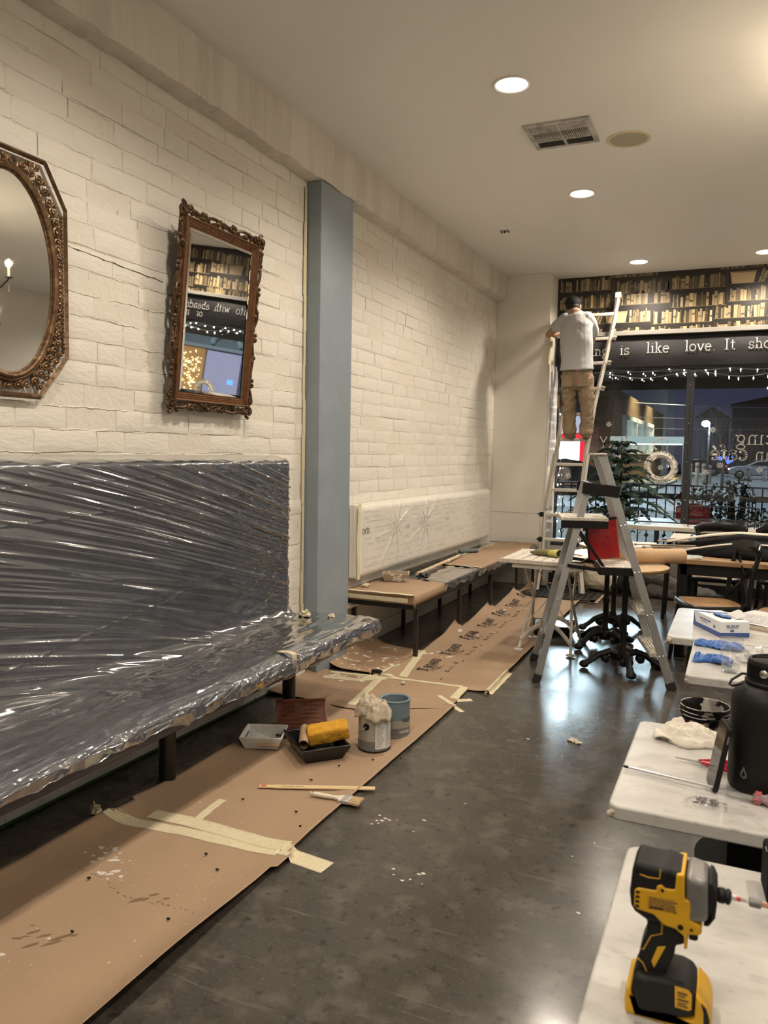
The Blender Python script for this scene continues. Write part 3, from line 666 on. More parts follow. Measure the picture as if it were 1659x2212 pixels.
crumple('tape_wad',(-2.215,4.17,.492),.026,m_crum,'smaller crumpled tape wad nearer the bench front corner','tape wad',2)
# ================= FAR BENCH =================
m_bench=mat('black_bench',(.016,.017,.018),.4); m_kraft=mat('kraft_paper',(.365,.25,.163),.78,var=[(1.6,(.32,.218,.14),.45,.7),(200,(.40,.275,.18),.5,.7)],bump=[(9,.16,.012),(400,.05,.0005)],spots=[(34,(.74,.70,.64),.748,4),(70,(.78,.75,.70),.765,2),(30,(.30,.18,.09),.77)])
m_kraft2=mat('splattered_kraft_paper',(.39,.255,.155),.78,var=[(1.6,(.34,.22,.135),.45,.7)],bump=[(9,.2,.012)],spots=[(22,(.76,.72,.64),.615,5),(60,(.78,.74,.66),.68,4)])
t=thing('far_bench','long black wall bench on thin steel legs, near the window','bench',(-2.34,6.95,0))
XF=-2.055
obj('seat_board',MB().box((-2.335,6.97,.468),(.53,3.70,.03)),m_bench,t,0,bev=.004)
obj('apron',MB().box((XF-.015,6.97,.415),(.02,3.70,.076)).box((-2.335,5.135,.415),(.53,.02,.076)),m_bench,t,0,bev=.002)
m_leg=mat('brown_steel',(.045,.036,.03),.45,metal=.5)
for y in (5.20,6.16,7.06,8.0,8.72):
    for x in (XF-.02,-2.575): obj('leg',MB().box((x,y,.19),(.028,.028,.38)),m_leg,t,0)
    obj('cross_rail',MB().box((-2.315,y,.40),(.50,.022,.022)),m_leg,t,0)
t=thing('bench_back_panel','cream padded wall panel printed with dark script, above the far bench','backrest panel',(-2.6,6.8,.85))
m_lin=mat('cream_linen',(.86,.83,.76),.8,bump=[(300,.15,.001)]); m_ink=mat('script_ink',(.33,.31,.28),.8); m_ink2=mat('dark_print',(.035,.033,.032),.75)
PY0,PY1,PZ0,PZ1=5.16,8.48,.555,1.105
def pan(u,v):
    y=PY0+u*(PY1-PY0); z=PZ0+v*(PZ1-PZ0); d=min((y-PY0),(PY1-y),(z-PZ0),(PZ1-z)); e=.05
    x=.085
    if d<e: x-=e-math.sqrt(max(0,e*e-(e-d)**2))
    return (-2.60+x,y,z)
obj('cushion',MB().grid(pan,120,36)  .box((-2.575,(PY0+PY1)/2,(PZ0+PZ1)/2),(.06,PY1-PY0-.01,PZ1-PZ0-.01)),m_lin,t,60)
MP=lambda y,z:MX.Translation((-2.5142,y,z))@rot_to((0,1,0),(0,0,1),(1,0,0))
pr=MB(); rs=random.Random(4)
def scribble(mb,y,z,w,h,n,M=None):
    x=0; last=None; pts=[]
    for i in range(n): pts.append((w*i/n+rs.uniform(-.2,.2)*w/n,rs.choice((0,.5,1,.9,.1,1.4 if rs.random()<.15 else .6,-.4 if rs.random()<.1 else .2))*h))
    for i in range(len(pts)-1):
        if rs.random()<.16: continue
        a=V((pts[i][0],pts[i][1],0)); b=V((pts[i+1][0],pts[i+1][1],0)); tt=(b-a).normalized(); nn=V((-tt.y,tt.x,0))*.0014
        M4=MP(y,z); mb.add([M4@(a-nn),M4@(b-nn),M4@(b+nn),M4@(a+nn)],[(0,1,2,3)])
z=1.04; row=0
while z>.61:
    y=PY0+.07+rs.uniform(0,.05)
    hh=rs.choice((.012,.014,.018,.022))
    while y<PY1-.25:
        w=rs.uniform(.08,.34)
        if rs.random()<.75: scribble(pr,y,z,w,hh,int(w/.015))
        if rs.random()<.3: pr.box((-2.5142,y+w/2,z-.008),(.0004,w,.002))
        y+=w+rs.uniform(.02,.08)
    z-=hh*2.5+.008; row+=1
obj('script_print',pr,m_ink,t,0)
pr=MB(); letters(pr,'CAFÉS',.024,MP(5.20,.885),.22,mono=.9); obj('lettering',pr,m_ink2,t,0)
pr=MB(); letters(pr,'CAFÉS',.016,MP(6.02,.865),.2); letters(pr,'CAFÉS',.016,MP(7.0,.86),.2); obj('lettering',pr,m_ink,t,0)
ps=thing('plastic_sheet','thin clear plastic pinched into star creases over the printed wall panel','plastic sheet',(-2.5,6.8,.85))
def pf(u,v):
    y=PY0+.02+u*(PY1-PY0-.02); z=.52+v*.59; x=-2.506
    h=.003*NZ.noise(V((y*5,z*8,0)))
    for cy,cz in ((5.80,.90),(6.45,.88)):
        dy,dz=y-cy,z-cz; r=math.hypot(dy,dz); a=math.atan2(dz,dy)
        if r<.55: h+=.020*max(0,(1-r/.55))*(max(0,sin(a*9+cy*7+1.2*sin(a*2)))**6)-.004*math.exp(-(r/.03)**2)
    if v>.9: x-=.05*((v-.9)/.1)**2
    return (x+h,y,z)
obj('sheet',MB().grid(pf,330,100),mat_thin('clear_film',(.985,.985,.985),haze=.12,hazecol=(.9,.87,.82),rough=.12,fres=1.45,boost=.8),ps,180)
o=obj('tape_strip',MB().grid(lambda u,v:(-2.528+.004*sin(v*9),5.145+.055*u,.55+.56*v),2,10),mat('masking_tape'),None,0,solid=.001); tag(o,'yellow masking tape down the left edge of the printed panel','tape')
# coverings on the far bench
def drape(x0,x1,y0,y1,z0,nu,nv,front=0,end=0,seed=0,amp=.004,rag=0):
    def fn(u,v):
        y=y0+(y1-y0)*v; w=x1-x0+front; s=u*w; rg=rag*NZ.noise(V((y*7,seed,0)))
        n=amp*NZ.noise(V((s*9,y*5,seed)))
        if s<=x1-x0: p=[x0+s,y,z0+abs(n)]
        else: p=[x1+.008+abs(n),y,z0-(s-(x1-x0))*(1+rg)]
        if end and y<y0+end: p[2]-=(y0+end-y); p[1]=y0+end-.004
        return tuple(p)
    return MB().grid(fn,nu,nv)
o=obj('kraft_sheet',drape(-2.585,XF+.002,5.03,5.75,.4875,24,30,front=.07,end=.07,seed=1),m_kraft,None,60,solid=.0006); tag(o,'brown kraft paper wrapping the near end of the far bench','paper')
o=obj('kraft_sheet',drape(-2.46,XF+.004,6.65,8.80,.4885,24,60,front=.012,seed=2,amp=.012),mat('kraft_paper'),None,60,solid=.0006); tag(o,'brown kraft paper along the far end of the bench by the pier','paper')
o=obj('plastic_sheet',drape(-2.59,XF+.004,5.7,8.7,.4845,60,150,front=.055,seed=3,amp=.009,rag=.8),mat_thin('grey_film',(.85,.87,.89),haze=.26,hazecol=(.40,.43,.46),rough=.13,fres=1.55,boost=3),None,180); tag(o,'grey looking clear plastic laid over the middle of the far bench seat','plastic sheet')
for k,(a,b,w,lb) in enumerate((((-2.42,6.66),(-2.03,6.62),.03,'tape across the near edge of the far bench kraft paper'),((-2.56,5.06),(-2.05,5.075),.05,'tape along the near end edge of the far bench'),((-2.47,7.2),(-2.45,8.4),.028,'thin tape line along the wall side of the bench paper'))):
    def fn(u,v): 
        p=V(a).lerp(V(b),u); d=V((b[0]-a[0],b[1]-a[1])).normalized(); return (p.x-d.y*w*(v-.5),p.y+d.x*w*(v-.5),.4945+.0015*sin(u*17+k))
    o=obj('tape_strip',MB().grid(fn,16,1),m_tape,None,40,solid=.0008); tag(o,lb,'tape')
o=obj('tape_strip',MB().box((-2.32,5.022,.46),(.50,.0015,.03)),m_tape,None,0); tag(o,'tape band round the near end of the far bench, above its black edge','tape')
# tray, roller pole, roller
t=thing('paint_tray','small crusted brown paint tray on the near end of the far bench','paint tray',(-2.42,5.60,.49)); 
m_card=mat('crusted_tray',(.36,.27,.19),.6,spots=[(25,(.66,.62,.55),.55,4)])
def traymesh(L,W,H,wall,taper=.82,slope=True):
    mb=MB(); 
    o_=[(-L/2,-W/2),(L/2,-W/2),(L/2,W/2),(-L/2,W/2)]
    def ring(s,z): return [(x*s,y*s,z) for x,y in o_]
    r=[ring(taper,0),ring(1,H),ring(1.05,H),ring(1.05,H-.006),]
    vs=[];fs=[]
    for q in (ring(1.05,H-.008),ring(1.05,H),ring(1-wall,H),ring((taper+.02)*(1-wall),.006)): vs+=q
    for q in (ring(taper,0),): vs+=q
    for j in range(3):
        for i in range(4): fs.append((j*4+i,j*4+(i+1)%4,(j+1)*4+(i+1)%4,(j+1)*4+i))
    fs.append((12,13,14,15))
    for i in range(4): fs.append((16+i,16+(i+1)%4,(i+1)%4,i))
    fs.append((19,18,17,16)); mb.add(vs,fs)
    if slope:
        a,b=L/2*taper*.94,W/2*taper*.94
        mb.add([(-a,-b,H*.72),(-a,b,H*.72),(a*.25,b,.008),(a*.25,-b,.008)],[(0,3,2,1)])
        for i in range(7): x=-a+i*a*1.2/7+.01; z=H*.72*(1-(x+a)/(1.25*a))+.004; mb.box((x,0,z),(.006,2*b*.9,.004))
    return mb
mb=traymesh(.20,.17,.062,.05); mb2=MB(); mb2.M=MX.Translation((-2.42,5.62,.491))@MX.Rotation(.35,4,'Z'); mb2.add(mb.v,mb.f); obj('tray_body',mb2,m_card,t,30)
crumple('tape_wad',(-2.50,5.24,.492),.035,m_crum,'crumpled tape curl on bench paper in front of the brown tray','tape wad',8)
o=crumple('plastic_wad',(-2.27,5.83,.492),.065,mat('dark_film',(.03,.03,.035),.2),'dark crumpled plastic beside the brown tray on the far bench','plastic',9,flat=.5)
t=thing('roller_pole','pale wooden roller pole lying along the far bench','pole',(-2.37,6.6,.51))
obj('pole',MB().tube([(-2.345,5.88,.512),(-2.415,7.12,.512)],.0145,12),mat('pale_wood',(.66,.53,.36),.5,var=[(40,(.56,.43,.28),.5,.7)],stretch=(1,.1,1)),t)
obj('ferrule',MB().tube([(-2.39,6.72,.512),(-2.392,6.76,.512)],.0165,12),m_white,t); obj('tip',MB().tube([(-2.415,7.12,.512),(-2.418,7.2,.512)],.012,10),m_grey,t)
t=thing('paint_roller','small slate blue paint roller at the far end of the pole','roller',(-2.45,7.5,.51))
m_slate=mat('slate_blue_paint',(.10,.125,.14),.5,bump=[(120,.5,.004)])
obj('sleeve',MB().tube([(-2.52,7.44,.513),(-2.39,7.62,.513)],.022,14),m_slate,t); obj('wire_frame',MB().tube([(-2.535,7.42,.513),(-2.545,7.40,.507),(-2.49,7.33,.503),(-2.44,7.29,.506),(-2.419,7.2,.512)],.004,6),m_vent,t)
# ================= FLOOR PAPER =================
def sheet(name,label,XL,XR_,y0,y1,nu,nv,edgeL=None,edgeR=None,m=None,seed=0,z=.003,near=None,far=None,amp=.0045):
    def fn(u,v):
        yn=y0+(near(u) if near else 0); yf=y1+(far(u) if far else 0); y=yn+(yf-yn)*v
        a,b=XL(y),XR_(y); x=a+(b-a)*u; zz=z+amp*(.6+.6*NZ.noise(V((x*3,y*2.2,seed))))+.002*NZ.noise(V((x*11,y*9,seed)))
        if edgeL:
            h,w=edgeL(y); d=(x-a); 
            if d<w: zz+=h*(1-d/w)**2
        if edgeR:
            h,w=edgeR(y); d=(b-x)
            if d<w: zz+=h*(1-d/w)**2
        return (x,y,zz)
    o=obj(name,MB().grid(fn,nu,nv),m or m_kraft,None,80,solid=.0007); return tag(o,label,'paper')
nzy=lambda y,k,s=3:NZ.noise(V((y*s,k,0)))
P1=sheet('kraft_sheet','near strip of brown kraft paper on the floor, holding the cans and trays',lambda y:-2.27+.05*max(0,y-2.6)+.012*nzy(y,1)+(.03 if 2.38<y<2.5 else 0),lambda y:-1.425-.035*min(1,max(0,y-1.6))+.008*nzy(y,2,2)+(.02 if 2.3<y<2.42 else 0),.45,4.33,60,220,
  edgeL=lambda y:(.025+.02*nzy(y,3,2),.12),edgeR=lambda y:(.05*math.exp(-((y-1.55)/.55)**2)+.012,.16),seed=3,near=lambda u:0,far=lambda u:-.18*(1-u))
P2=sheet('kraft_sheet','crosswise brown kraft paper on the floor at the foot of the column',lambda y:-2.585,lambda y:-1.47-.05*(y-4.05),4.01,4.74,70,44,seed=5,z=.008,near=lambda u:.02*sin(u*9)+.24*max(0,u-.62)/.38,far=lambda u:-.12*(1-u),edgeL=lambda y:(.02,.2),amp=.005)
P3=sheet('kraft_sheet','long printed kraft paper strip on the floor beside the far bench legs',lambda y:-2.10-.015*nzy(y,4),lambda y:-1.365-.018*(y-4.6)+.006*nzy(y,5,2),4.66,8.05,60,220,seed=8,z=.006,
  edgeL=lambda y:((.015+.10*max(0,((y-5.28)%.93)/.93)**2*min(1,(.93-(y-5.28)%.93)/.05)) if y>5.28 else .02,.22),edgeR=lambda y:(.015,.1),far=lambda u:1.0*(1-u)**.7)
P4=sheet('kraft_sheet','paint splattered kraft paper in the corner between column and far bench',lambda y:-2.595,lambda y:-2.05,4.70,5.42,30,34,seed=11,z=.012,m=m_kraft2,edgeL=lambda y:(.10,.2),far=lambda u:-.02+.1*(1-u),amp=.008)
P5=sheet('kraft_sheet','small kraft sheet at the far wall under the black rubber mat',lambda y:-2.15,lambda y:-1.25,8.05,9.12,20,20,seed=12,z=.004)
# tape strips on the floor
from mathutils.bvhtree import BVHTree
BV=[BVHTree.FromPolygons([v.co for v in q.data.vertices],[tuple(f.vertices) for f in q.data.polygons]) for q in (P1,P2,P3,P4,P5)]
def gz(x,y):
    return max([0]+[h[0].z for h in (b.ray_cast(V((x,y,1)),V((0,0,-1))) for b in BV) if h[0] is not None])
def tape(pts,w,label,z=.016,seed=0,m=None):
    P=[V((p[0],p[1],0)) for p in pts]; n=12; tot=len(P)-1
    def fn(u,v):
        k=u*tot; i=min(int(k),tot-1); p=P[i].lerp(P[i+1],k-i); d=(P[i+1]-P[i]).normalized()
        x,y=p.x-d.y*w*(v-.5)*(1+.06*sin(u*23+seed)),p.y+d.x*w*(v-.5)
        return (x,y,gz(x,y)+.0011+.0004*(z>.017)+.0012*max(0,NZ.noise(V((x*30,y*30,seed)))))
    o=obj('tape_strip',MB().grid(fn,26*tot,6),m or m_tape,None,40,solid=.0004); return tag(o,label,'tape')
tape([(-2.32,2.355),(-2.12,2.365),(-1.93,2.392),(-1.49,2.412)],.062,'long near masking tape band across the near kraft paper',seed=1)
tape([(-2.13,2.455),(-1.95,2.468),(-1.72,2.462),(-1.48,2.455)],.075,'wide wrinkled masking tape band behind the long near band',.0175,seed=2)
tape([(-1.55,2.44),(-1.285,2.41)],.085,'tape end stuck on bare concrete beyond the near paper edge',.008,seed=3)
tape([(-1.925,2.46),(-1.945,2.69)],.040,'short tape strip pointing away from the wide wrinkled band',.019,seed=4)
tape([(-2.09,4.60),(-2.02,4.05)],.055,'slanting tape strip on the paper in front of the column',.02,seed=5)
tape([(-2.10,5.40),(-1.97,4.72)],.055,'tape strip joining the printed strip and splattered corner paper',.022,seed=6)
tape([(-2.45,4.60),(-2.1,4.66),(-1.55,4.70)],.035,'thin long tape line running right from the column foot',.021,seed=7)
tape([(-2.44,4.48),(-2.2,4.52),(-2.03,4.70)],.06,'messy tape around the column foot',.023,seed=13)
tape([(-2.2,4.5),(-2.10,4.95)],.045,'tape strip beside the black scrap near the column',.024,seed=14)
tape([(-1.535,4.70),(-1.52,4.44)],.055,'tape strip at the right edge of the crosswise paper',.02,seed=8)
tape([(-1.62,4.46),(-1.40,4.26)],.032,'thin slanted tape at right corner, running onto the concrete',.017,seed=9)
tape([(-1.375,5.19),(-1.365,4.66)],.052,'tape strip along the right edge of the printed paper',.014,seed=10)
tape([(-1.50,4.44),(-1.42,4.50)],.05,'torn tape scrap at the paper corner on concrete',.012,seed=11)
crumple('tape_curl',(-2.335,2.36,.004),.03,m_tape,'curled end of tape sticking up by the dark floor under the bench','tape',30,flat=1.2)
o=obj('black_scrap',MB().prism([(-.03,-.02),(.035,-.025),(.04,.01),(0,.03),(-.04,.015)],0,.006),m_black,None,0); o.location=(-2.16,4.72,.024); tag(o,'black plastic scrap on paper near the column','scrap')
o=obj('bottle_cap',MB().lathe([(.012,0),(.013,.008),(.009,.012),(.0,.012)],14),m_vent,None); o.location=(-1.90,4.56,.018); tag(o,'small metal cap lying on the crosswise paper','cap')

# printed logos on the long strip
m_print=mat('black_print',(.02,.017,.014),.8)
def FP(x,y): return MX.Translation((x,y,.0145))@rot_to((-.06,1,0),(-1,-.06,0),(0,0,1))
logos=[(-1.887,5.057),(-1.898,5.542),(-1.918,6.045),(-1.931,6.554),(-1.943,7.033),(-1.957,7.536),(-1.969,8.015)]
rs=random.Random(12)
for x,y in logos:
    mb=MB(); F=FP(x+.035,y-.125)
    F2=F@MX.Translation((0,.022,0)); letters(mb,'X-BOARD',.038,F2,.31)
    for q in range(3): mb.add([F@V(p) for p in ((.02,.010-.011*q,0),(.22-.04*q,.010-.011*q,0),(.22-.04*q,.014-.011*q,0),(.02,.014-.011*q,0))],[(0,1,2,3)])
    mb.add([F@V(p) for p in ((-.01,.085,0),(.05,.085,0),(.05,.105,0),(-.01,.105,0))],[(0,1,2,3)])
    for q in range(12):
        a=rs.uniform(.08,.19); b=rs.uniform(-.042,-.02); s=rs.uniform(.003,.008); mb.add([F@V((a+s*cos(k*1.05)*(1+.5*sin(k*3+q)),b+s*sin(k*1.05),.0003)) for k in range(6)],[tuple(range(6))])
    for q in mb.v: q.z=gz(q.x,q.y)+.0013
    obj('logo_print',mb,m_print,P3,0)
mb=MB()
for k in range(8):
    y0=4.98+k*.50; x=-1.745-.018*k
    for q in range(5):
        F=FP(x-.004*q,y0+q*.058); hgt=(.03,.018,.026,.014,.03)[q]
        for r_ in range((3,2,2,1,3)[q]): mb.add([F@V(p) for p in ((r_*.012,0,0),(r_*.012+.005,0,0),(r_*.012+.005,hgt,0),(r_*.012,hgt,0))],[(0,1,2,3)])
        mb.add([F@V(p) for p in ((0,-.004,0),(.03,-.004,0),(.03,0,0),(0,0,0))],[(0,1,2,3)])
    F=FP(x+.02,y0-.2); mb.add([F@V(p) for p in ((0,0,0),(.05,0,0),(.05,.007,0),(0,.007,0))],[(0,1,2,3)])
for q in mb.v: q.z=gz(q.x,q.y)+.0013
obj('ruler_print',mb,m_print,P3,0,kind='stuff')
# dried paint and scuffs on the near paper
def blob(mb,x,y,r,rr,n=9,el=1,ang=0):
    P=[]
    for i in range(n):
        a=2*PI*i/n; q=r*rr.uniform(.55,1.15); dx,dy=q*cos(a)*el,q*sin(a); P.append((x+dx*cos(ang)-dy*sin(ang),y+dx*sin(ang)+dy*cos(ang)))
    vs=[(a,b,gz(a,b)+.0012) for a,b in P]+[(x,y,gz(x,y)+.0016)]; mb.add(vs,[(i,(i+1)%n,n) for i in range(n)])
rr=random.Random(44); sp_w=MB()
for x,y,n,s in ((-2.00,2.10,14,.10),(-1.93,2.03,8,.07),(-2.08,2.16,7,.06),(-1.70,1.70,3,.15),(-1.95,1.55,5,.2)):
    for i in range(n): blob(sp_w,x+rr.gauss(0,s*.6),y+rr.gauss(0,s*.45),rr.choice((.003,.004,.006,.009,.014)),rr,9,rr.uniform(1,2),rr.uniform(0,.8))
for i in range(60): blob(sp_w,rr.uniform(-2.2,-1.5),rr.uniform(1.3,4.0),rr.uniform(.0012,.0034),rr,6)
obj('paint_splatter',sp_w,mat('dry_white_paint',(.66,.60,.53),.6),P1,0,kind='stuff')
sp_b=MB()
for x,y,n,s in ((-1.86,1.66,9,.07),(-1.98,1.40,10,.09),(-1.72,1.95,6,.05)):
    for i in range(n): blob(sp_b,x+rr.gauss(0,s),y+rr.gauss(0,s*.5),rr.uniform(.003,.008),rr,7,rr.uniform(2.5,6),.7+rr.uniform(-.3,.3))
for i in range(36):
    u=i/36; blob(sp_b,-2.12+.62*u+rr.gauss(0,.004),2.00-.06*u+.02*sin(u*9)+rr.gauss(0,.004),rr.uniform(.0012,.004),rr,6,1.8,.1)
obj('scuff_marks',sp_b,mat('brown_scuff',(.20,.125,.07),.85),P1,0,kind='stuff')
sp_w=MB()
for x,y,n,s in ((-2.03,7.18,16,.10),(-2.0,5.35,14,.10),(-1.95,6.2,6,.2),(-1.6,6.6,5,.2)):
    for i in range(n): blob(sp_w,x+rr.gauss(0,s*.6),y+rr.gauss(0,s),rr.choice((.004,.006,.010,.018)),rr,9,rr.uniform(1,2.4),rr.uniform(.6,1.6))
obj('paint_splatter',sp_w,mat('dry_white_paint'),P3,0,kind='stuff')
sp_w=MB()
for i in range(46): blob(sp_w,rr.gauss(-2.25,.14),rr.gauss(4.57,.06),rr.choice((.004,.007,.012,.02)),rr,9,rr.uniform(1,2),rr.uniform(0,1.5))
obj('paint_splatter',sp_w,mat('dry_white_paint'),P2,0,kind='stuff')
fl_=MB()
for x,y,n,s in ((-1.22,2.85,10,.05),(-.98,2.50,7,.04),(-.62,1.75,5,.06),(-.9,3.9,6,.2),(-.75,2.9,5,.3)):
    for i in range(n): 
        X_,Y_=x+rr.gauss(0,s),y+rr.gauss(0,s*.6); r_=rr.uniform(.0025,.008); P=[(X_+r_*rr.uniform(.5,1.2)*cos(k)*1.6,Y_+r_*rr.uniform(.5,1.2)*sin(k),.0007) for k in range(6)]; fl_.add(P,[tuple(range(6))])
obj('paint_flecks',fl_,mat('dry_white_paint'),bpy.data.objects['floor'],0,kind='stuff')
# ================= PAINT THINGS ON THE FLOOR PAPER =================
ZP=.009
m_canmetal=mat('can_grey',(.40,.39,.33),.35,metal=.25); m_band=mat('can_band',(.17,.165,.165),.45); m_label=mat('paper_label',(.74,.74,.72),.6); m_bluep=mat('wet_blue_paint',(.17,.225,.265),.3,var=[(9,(.20,.26,.30),.5,.7)])
m_tin=mat('bare_tin',(.55,.55,.55),.28,metal=1)
def can(x,y,label,front):
    t=local(thing('paint_can',label,'paint can',(x,y,ZP),'paint cans on the kraft paper')); r=.081
    obj('body',MB().lathe([(r-.004,0),(r,.004),(r,.182),(r+.003,.185),(r+.003,.190),(r-.008,.191),(r-.012,.186),(r-.009,.17),(r-.009,.01),(0,.01)],40),m_canmetal if front else m_bluep,t)
    obj('base_rim',MB().lathe([(r+.001,0),(r+.003,.003),(r+.001,.007)],40),m_black if front else m_band,t)
    obj('label_band',MB().lathe([(r+.0008,.008),(r+.0008,.055 if front else .048)],40),m_band,t)
    return t,r
c1,r=can(-1.618,3.52,'front paint can with white instruction label and a dirty rag on top',True)
a0=math.radians(-45); lb=MB()
def arcpatch(mb,r,a,b,z0,z1,n=12): mb.add([(r*cos(a+(b-a)*i/n),r*sin(a+(b-a)*i/n),z) for i in range(n+1) for z in (z0,z1)],[(2*i,2*i+2,2*i+3,2*i+1) for i in range(n)])
arcpatch(lb,r+.0012,math.radians(-62),math.radians(12),.018,.165); obj('instruction_label',lb,m_label,c1,30)
tx=MB(); rs=random.Random(2)
for col in (0,1):
    for i in range(22):
        z=.15-i*.0058; s=-58+col*36; arcpatch(tx,r+.0016,math.radians(s),math.radians(s+rs.uniform(18,31)),z,z+.0024,4)
arcpatch(tx,r+.0016,math.radians(2),math.radians(8),.148,.158,3)
obj('label_print',tx,mat('label_print',(.35,.35,.35),.7),c1,0,kind='stuff')
d=V((cos(math.radians(-95)),sin(math.radians(-95)),0)); ear=MB().lathe([(.017,0),(.016,.004),(.008,.005),(0,.003)],18,d*(r)+V((0,0,.128)),d); obj('bail_ear',ear,m_black,c1)
obj('bail_wire',MB().tube([d*(r+.005)+V((0,0,.128)),d*(r+.012)+V((-.012,-.01,.115)),d*(r+.012)+V((-.04,0,.095))],.0016,6),m_tin,c1)
c2,r=can(-1.607,3.75,'rear paint can coated in blue grey paint, open and half seen behind the front can',False)
lb=MB(); arcpatch(lb,r+.001,math.radians(-75),math.radians(30),.05,.092); obj('bare_patch',lb,m_canmetal,c2,30)
lb=MB(); 
for i in range(14): 
    a=-40+i*4; h=.022*math.sqrt(max(.02,1-((i-6.5)/7)**2)); arcpatch(lb,r+.0016,math.radians(a),math.radians(a+4.2),.098-h*.9,.102,1)
obj('round_emblem',lb,mat('emblem_grey',(.10,.115,.13),.4),c2,30)
lb=MB(); F=MX.Translation((0,0,0))
for i,a in enumerate((-48,-42,-36,-30,-24,-18)): arcpatch(lb,r+.0016,math.radians(a),math.radians(a+3.5),.026,.034+.004*(i%2),2)
lb.add([((r+.002)*cos(math.radians(a)),(r+.002)*sin(math.radians(a)),z) for a,z in ((-12,.02),(-4,.02),(-8,.042))],[(0,1,2)]); obj('band_print',lb,m_label,c2,0,kind='stuff')
obj('paint_surface',MB().lathe([(r-.009,.150),(0,.149)],32),mat('paint_pool',(.13,.17,.20),.25),c2)
# rag on the can
m_rag=mat('stained_rag',(.50,.43,.33),.9,var=[(16,(.26,.19,.13),.52,.66),(40,(.62,.56,.46),.5,.7)],bump=[(320,.5,.002)],sheen=.3)
def rag(name,c,rx,ry,h,seed,m,label,droop=None,n=46,pw=1.0,lift=0):
    def fn(u,v):
        a=2*PI*u; q=v; k=V((seed,0,0)); d=V((cos(a),sin(a),0))
        rr=q*(1+.28*NZ.noise(d*1.6+k)+.14*NZ.noise(d*4+k)); x=rx*rr*cos(a); y=ry*rr*sin(a)
        prof=(1-q**2.4)**pw if q<1 else 0
        z=h*prof*(.75+.5*NZ.noise(V((x/rx*1.5,y/ry*1.5,seed))))+.62*h*(abs(NZ.noise(V((x/rx*1.7+seed+y/ry*1.3,y/ry*3.4-x/rx*.8,2))))-.18)*(1-q**4)+.12*h*NZ.noise(V((x/rx*8,y/ry*8,seed)))*(1-q**6)
        if droop: z-=droop*max(0,q-.72)/.28*(1+.6*NZ.noise(d*2+k))
        return (c[0]+x,c[1]+y,c[2]+z+lift)
    o=obj(name,MB().grid(fn,n*2,n),m,None,180,solid=.003); return tag(o,label,'rag')
rag('rag',(-1.625,3.515,ZP+.196),.094,.088,.066,7.3,m_rag,'dirty beige rag heaped over the front paint can',droop=.030,pw=.55)
# white tray liner
def tray_thing(name,label,x,y,rz,L,W,H,m,z=ZP,extra=None):
    t=local(thing(name,label,'paint tray',(x,y,z),rz=rz)); obj('tray_body',traymesh(L,W,H,.035,.80,False),m,t,30,bev=.004)
    a,b=L/2*.8,W/2*.8
    r_=MB().add([(-a,-b,H*.7),(-a,b,H*.7),(a*.2,b,.009),(a*.2,-b,.009)],[(0,3,2,1)])
    obj('ramp',r_,m,t,0); rb=MB()
    for i in range(9): xx=-a+.006+i*a*1.1/9; rb.box((xx,0,H*.7*(1-(xx+a)/(1.2*a))+.007),(.005,2*b*.86,.004))
    obj('ramp_ribs',rb,m,t,0,kind='stuff'); return t
m_wplast=mat('white_plastic_tray',(.66,.66,.64),.3,var=[(8,(.52,.50,.47),.5,.7)],spots=[(13,(.42,.36,.27),.70,4)])
t=tray_thing('paint_tray_liner','white plastic paint tray liner with a tan streak on its side, by the bench leg',-2.135,3.305,math.radians(22),.205,.19,.068,m_wplast)
sm_=MB().box((.04,-.0915,.038),(.11,.002,.022)); obj('tan_streak',sm_,mat('tan_paint',(.55,.42,.27),.5),t,0)
# wire-red grid
m_redgrid=mat('red_brown_mesh',(.16,.055,.035),.55)
t=local(thing('paint_grid','flat red brown mesh paint grid leaning under the black tray','paint grid',(-2.07,3.57,ZP+.062),rz=math.radians(32))); t.rotation_euler=(.42,0,math.radians(32))
gr=MB()
for i in range(26): gr.box((-.125+i*.01,0,.006),(.0035,.25,.004))
for i in range(26): gr.box((0,-.125+i*.01,.009),(.25,.0035,.004))
obj('mesh_bars',gr,m_redgrid,t,0,kind='stuff')
fr=MB()
for s in (-1,1): fr.box((s*.13,0,.008),(.012,.27,.014)).box((0,s*.13,.008),(.27,.012,.014))
obj('frame',fr,m_redgrid,t,0,bev=.003)
m_bplast=mat('black_plastic',(.010,.010,.011),.22,spec=.6)
t=tray_thing('paint_tray','glossy black roller tray holding a yellow roller sponge','%s'%-1 and -1.845,3.33,math.radians(-42),.30,.235,.075,m_bplast)
ft=MB()
for sx in (-1,1):
    for sy in (-1,1): ft.box((sx*.10,sy*.085,.012),(.035,.02,.024))
obj('foot',ft,m_bplast,t,0,bev=.003); nt_=MB()
for s in (-1,1):
    for i in range(6): nt_.box((-.115+i*.045,s*.1135,.069),(.018,.008,.008))
obj('rim_notches',nt_,m_bplast,t,0,kind='stuff')
m_foam=mat('yellow_sponge',(.66,.345,.03),.85,var=[(25,(.55,.27,.02),.45,.65)],bump=[(130,.8,.006),(40,.5,.008)])
sp=MB(); q=[]
t=local(thing('sponge','chunky yellow roller sponge resting in the black tray','sponge',(-1.795,3.355,ZP+.097),rz=math.radians(33)))
def sponge(u,v):
    a=2*PI*v; cx,cy=cos(a),sin(a); k=1/max(abs(cx),abs(cy))**.75; x=-.10+.20*u; e=1-.12*(max(0,abs(u-.5)-.44)/.06)**2
    n=1+.07*NZ.noise(V((x*22,cx*2,cy*2)))+.05*NZ.noise(V((x*60,cx*5,cy*5)))
    return (x+.006*NZ.noise(V((cx*3,cy*3,u*2))),.047*cx*k*n*e,.040*cy*k*n*e+.004)
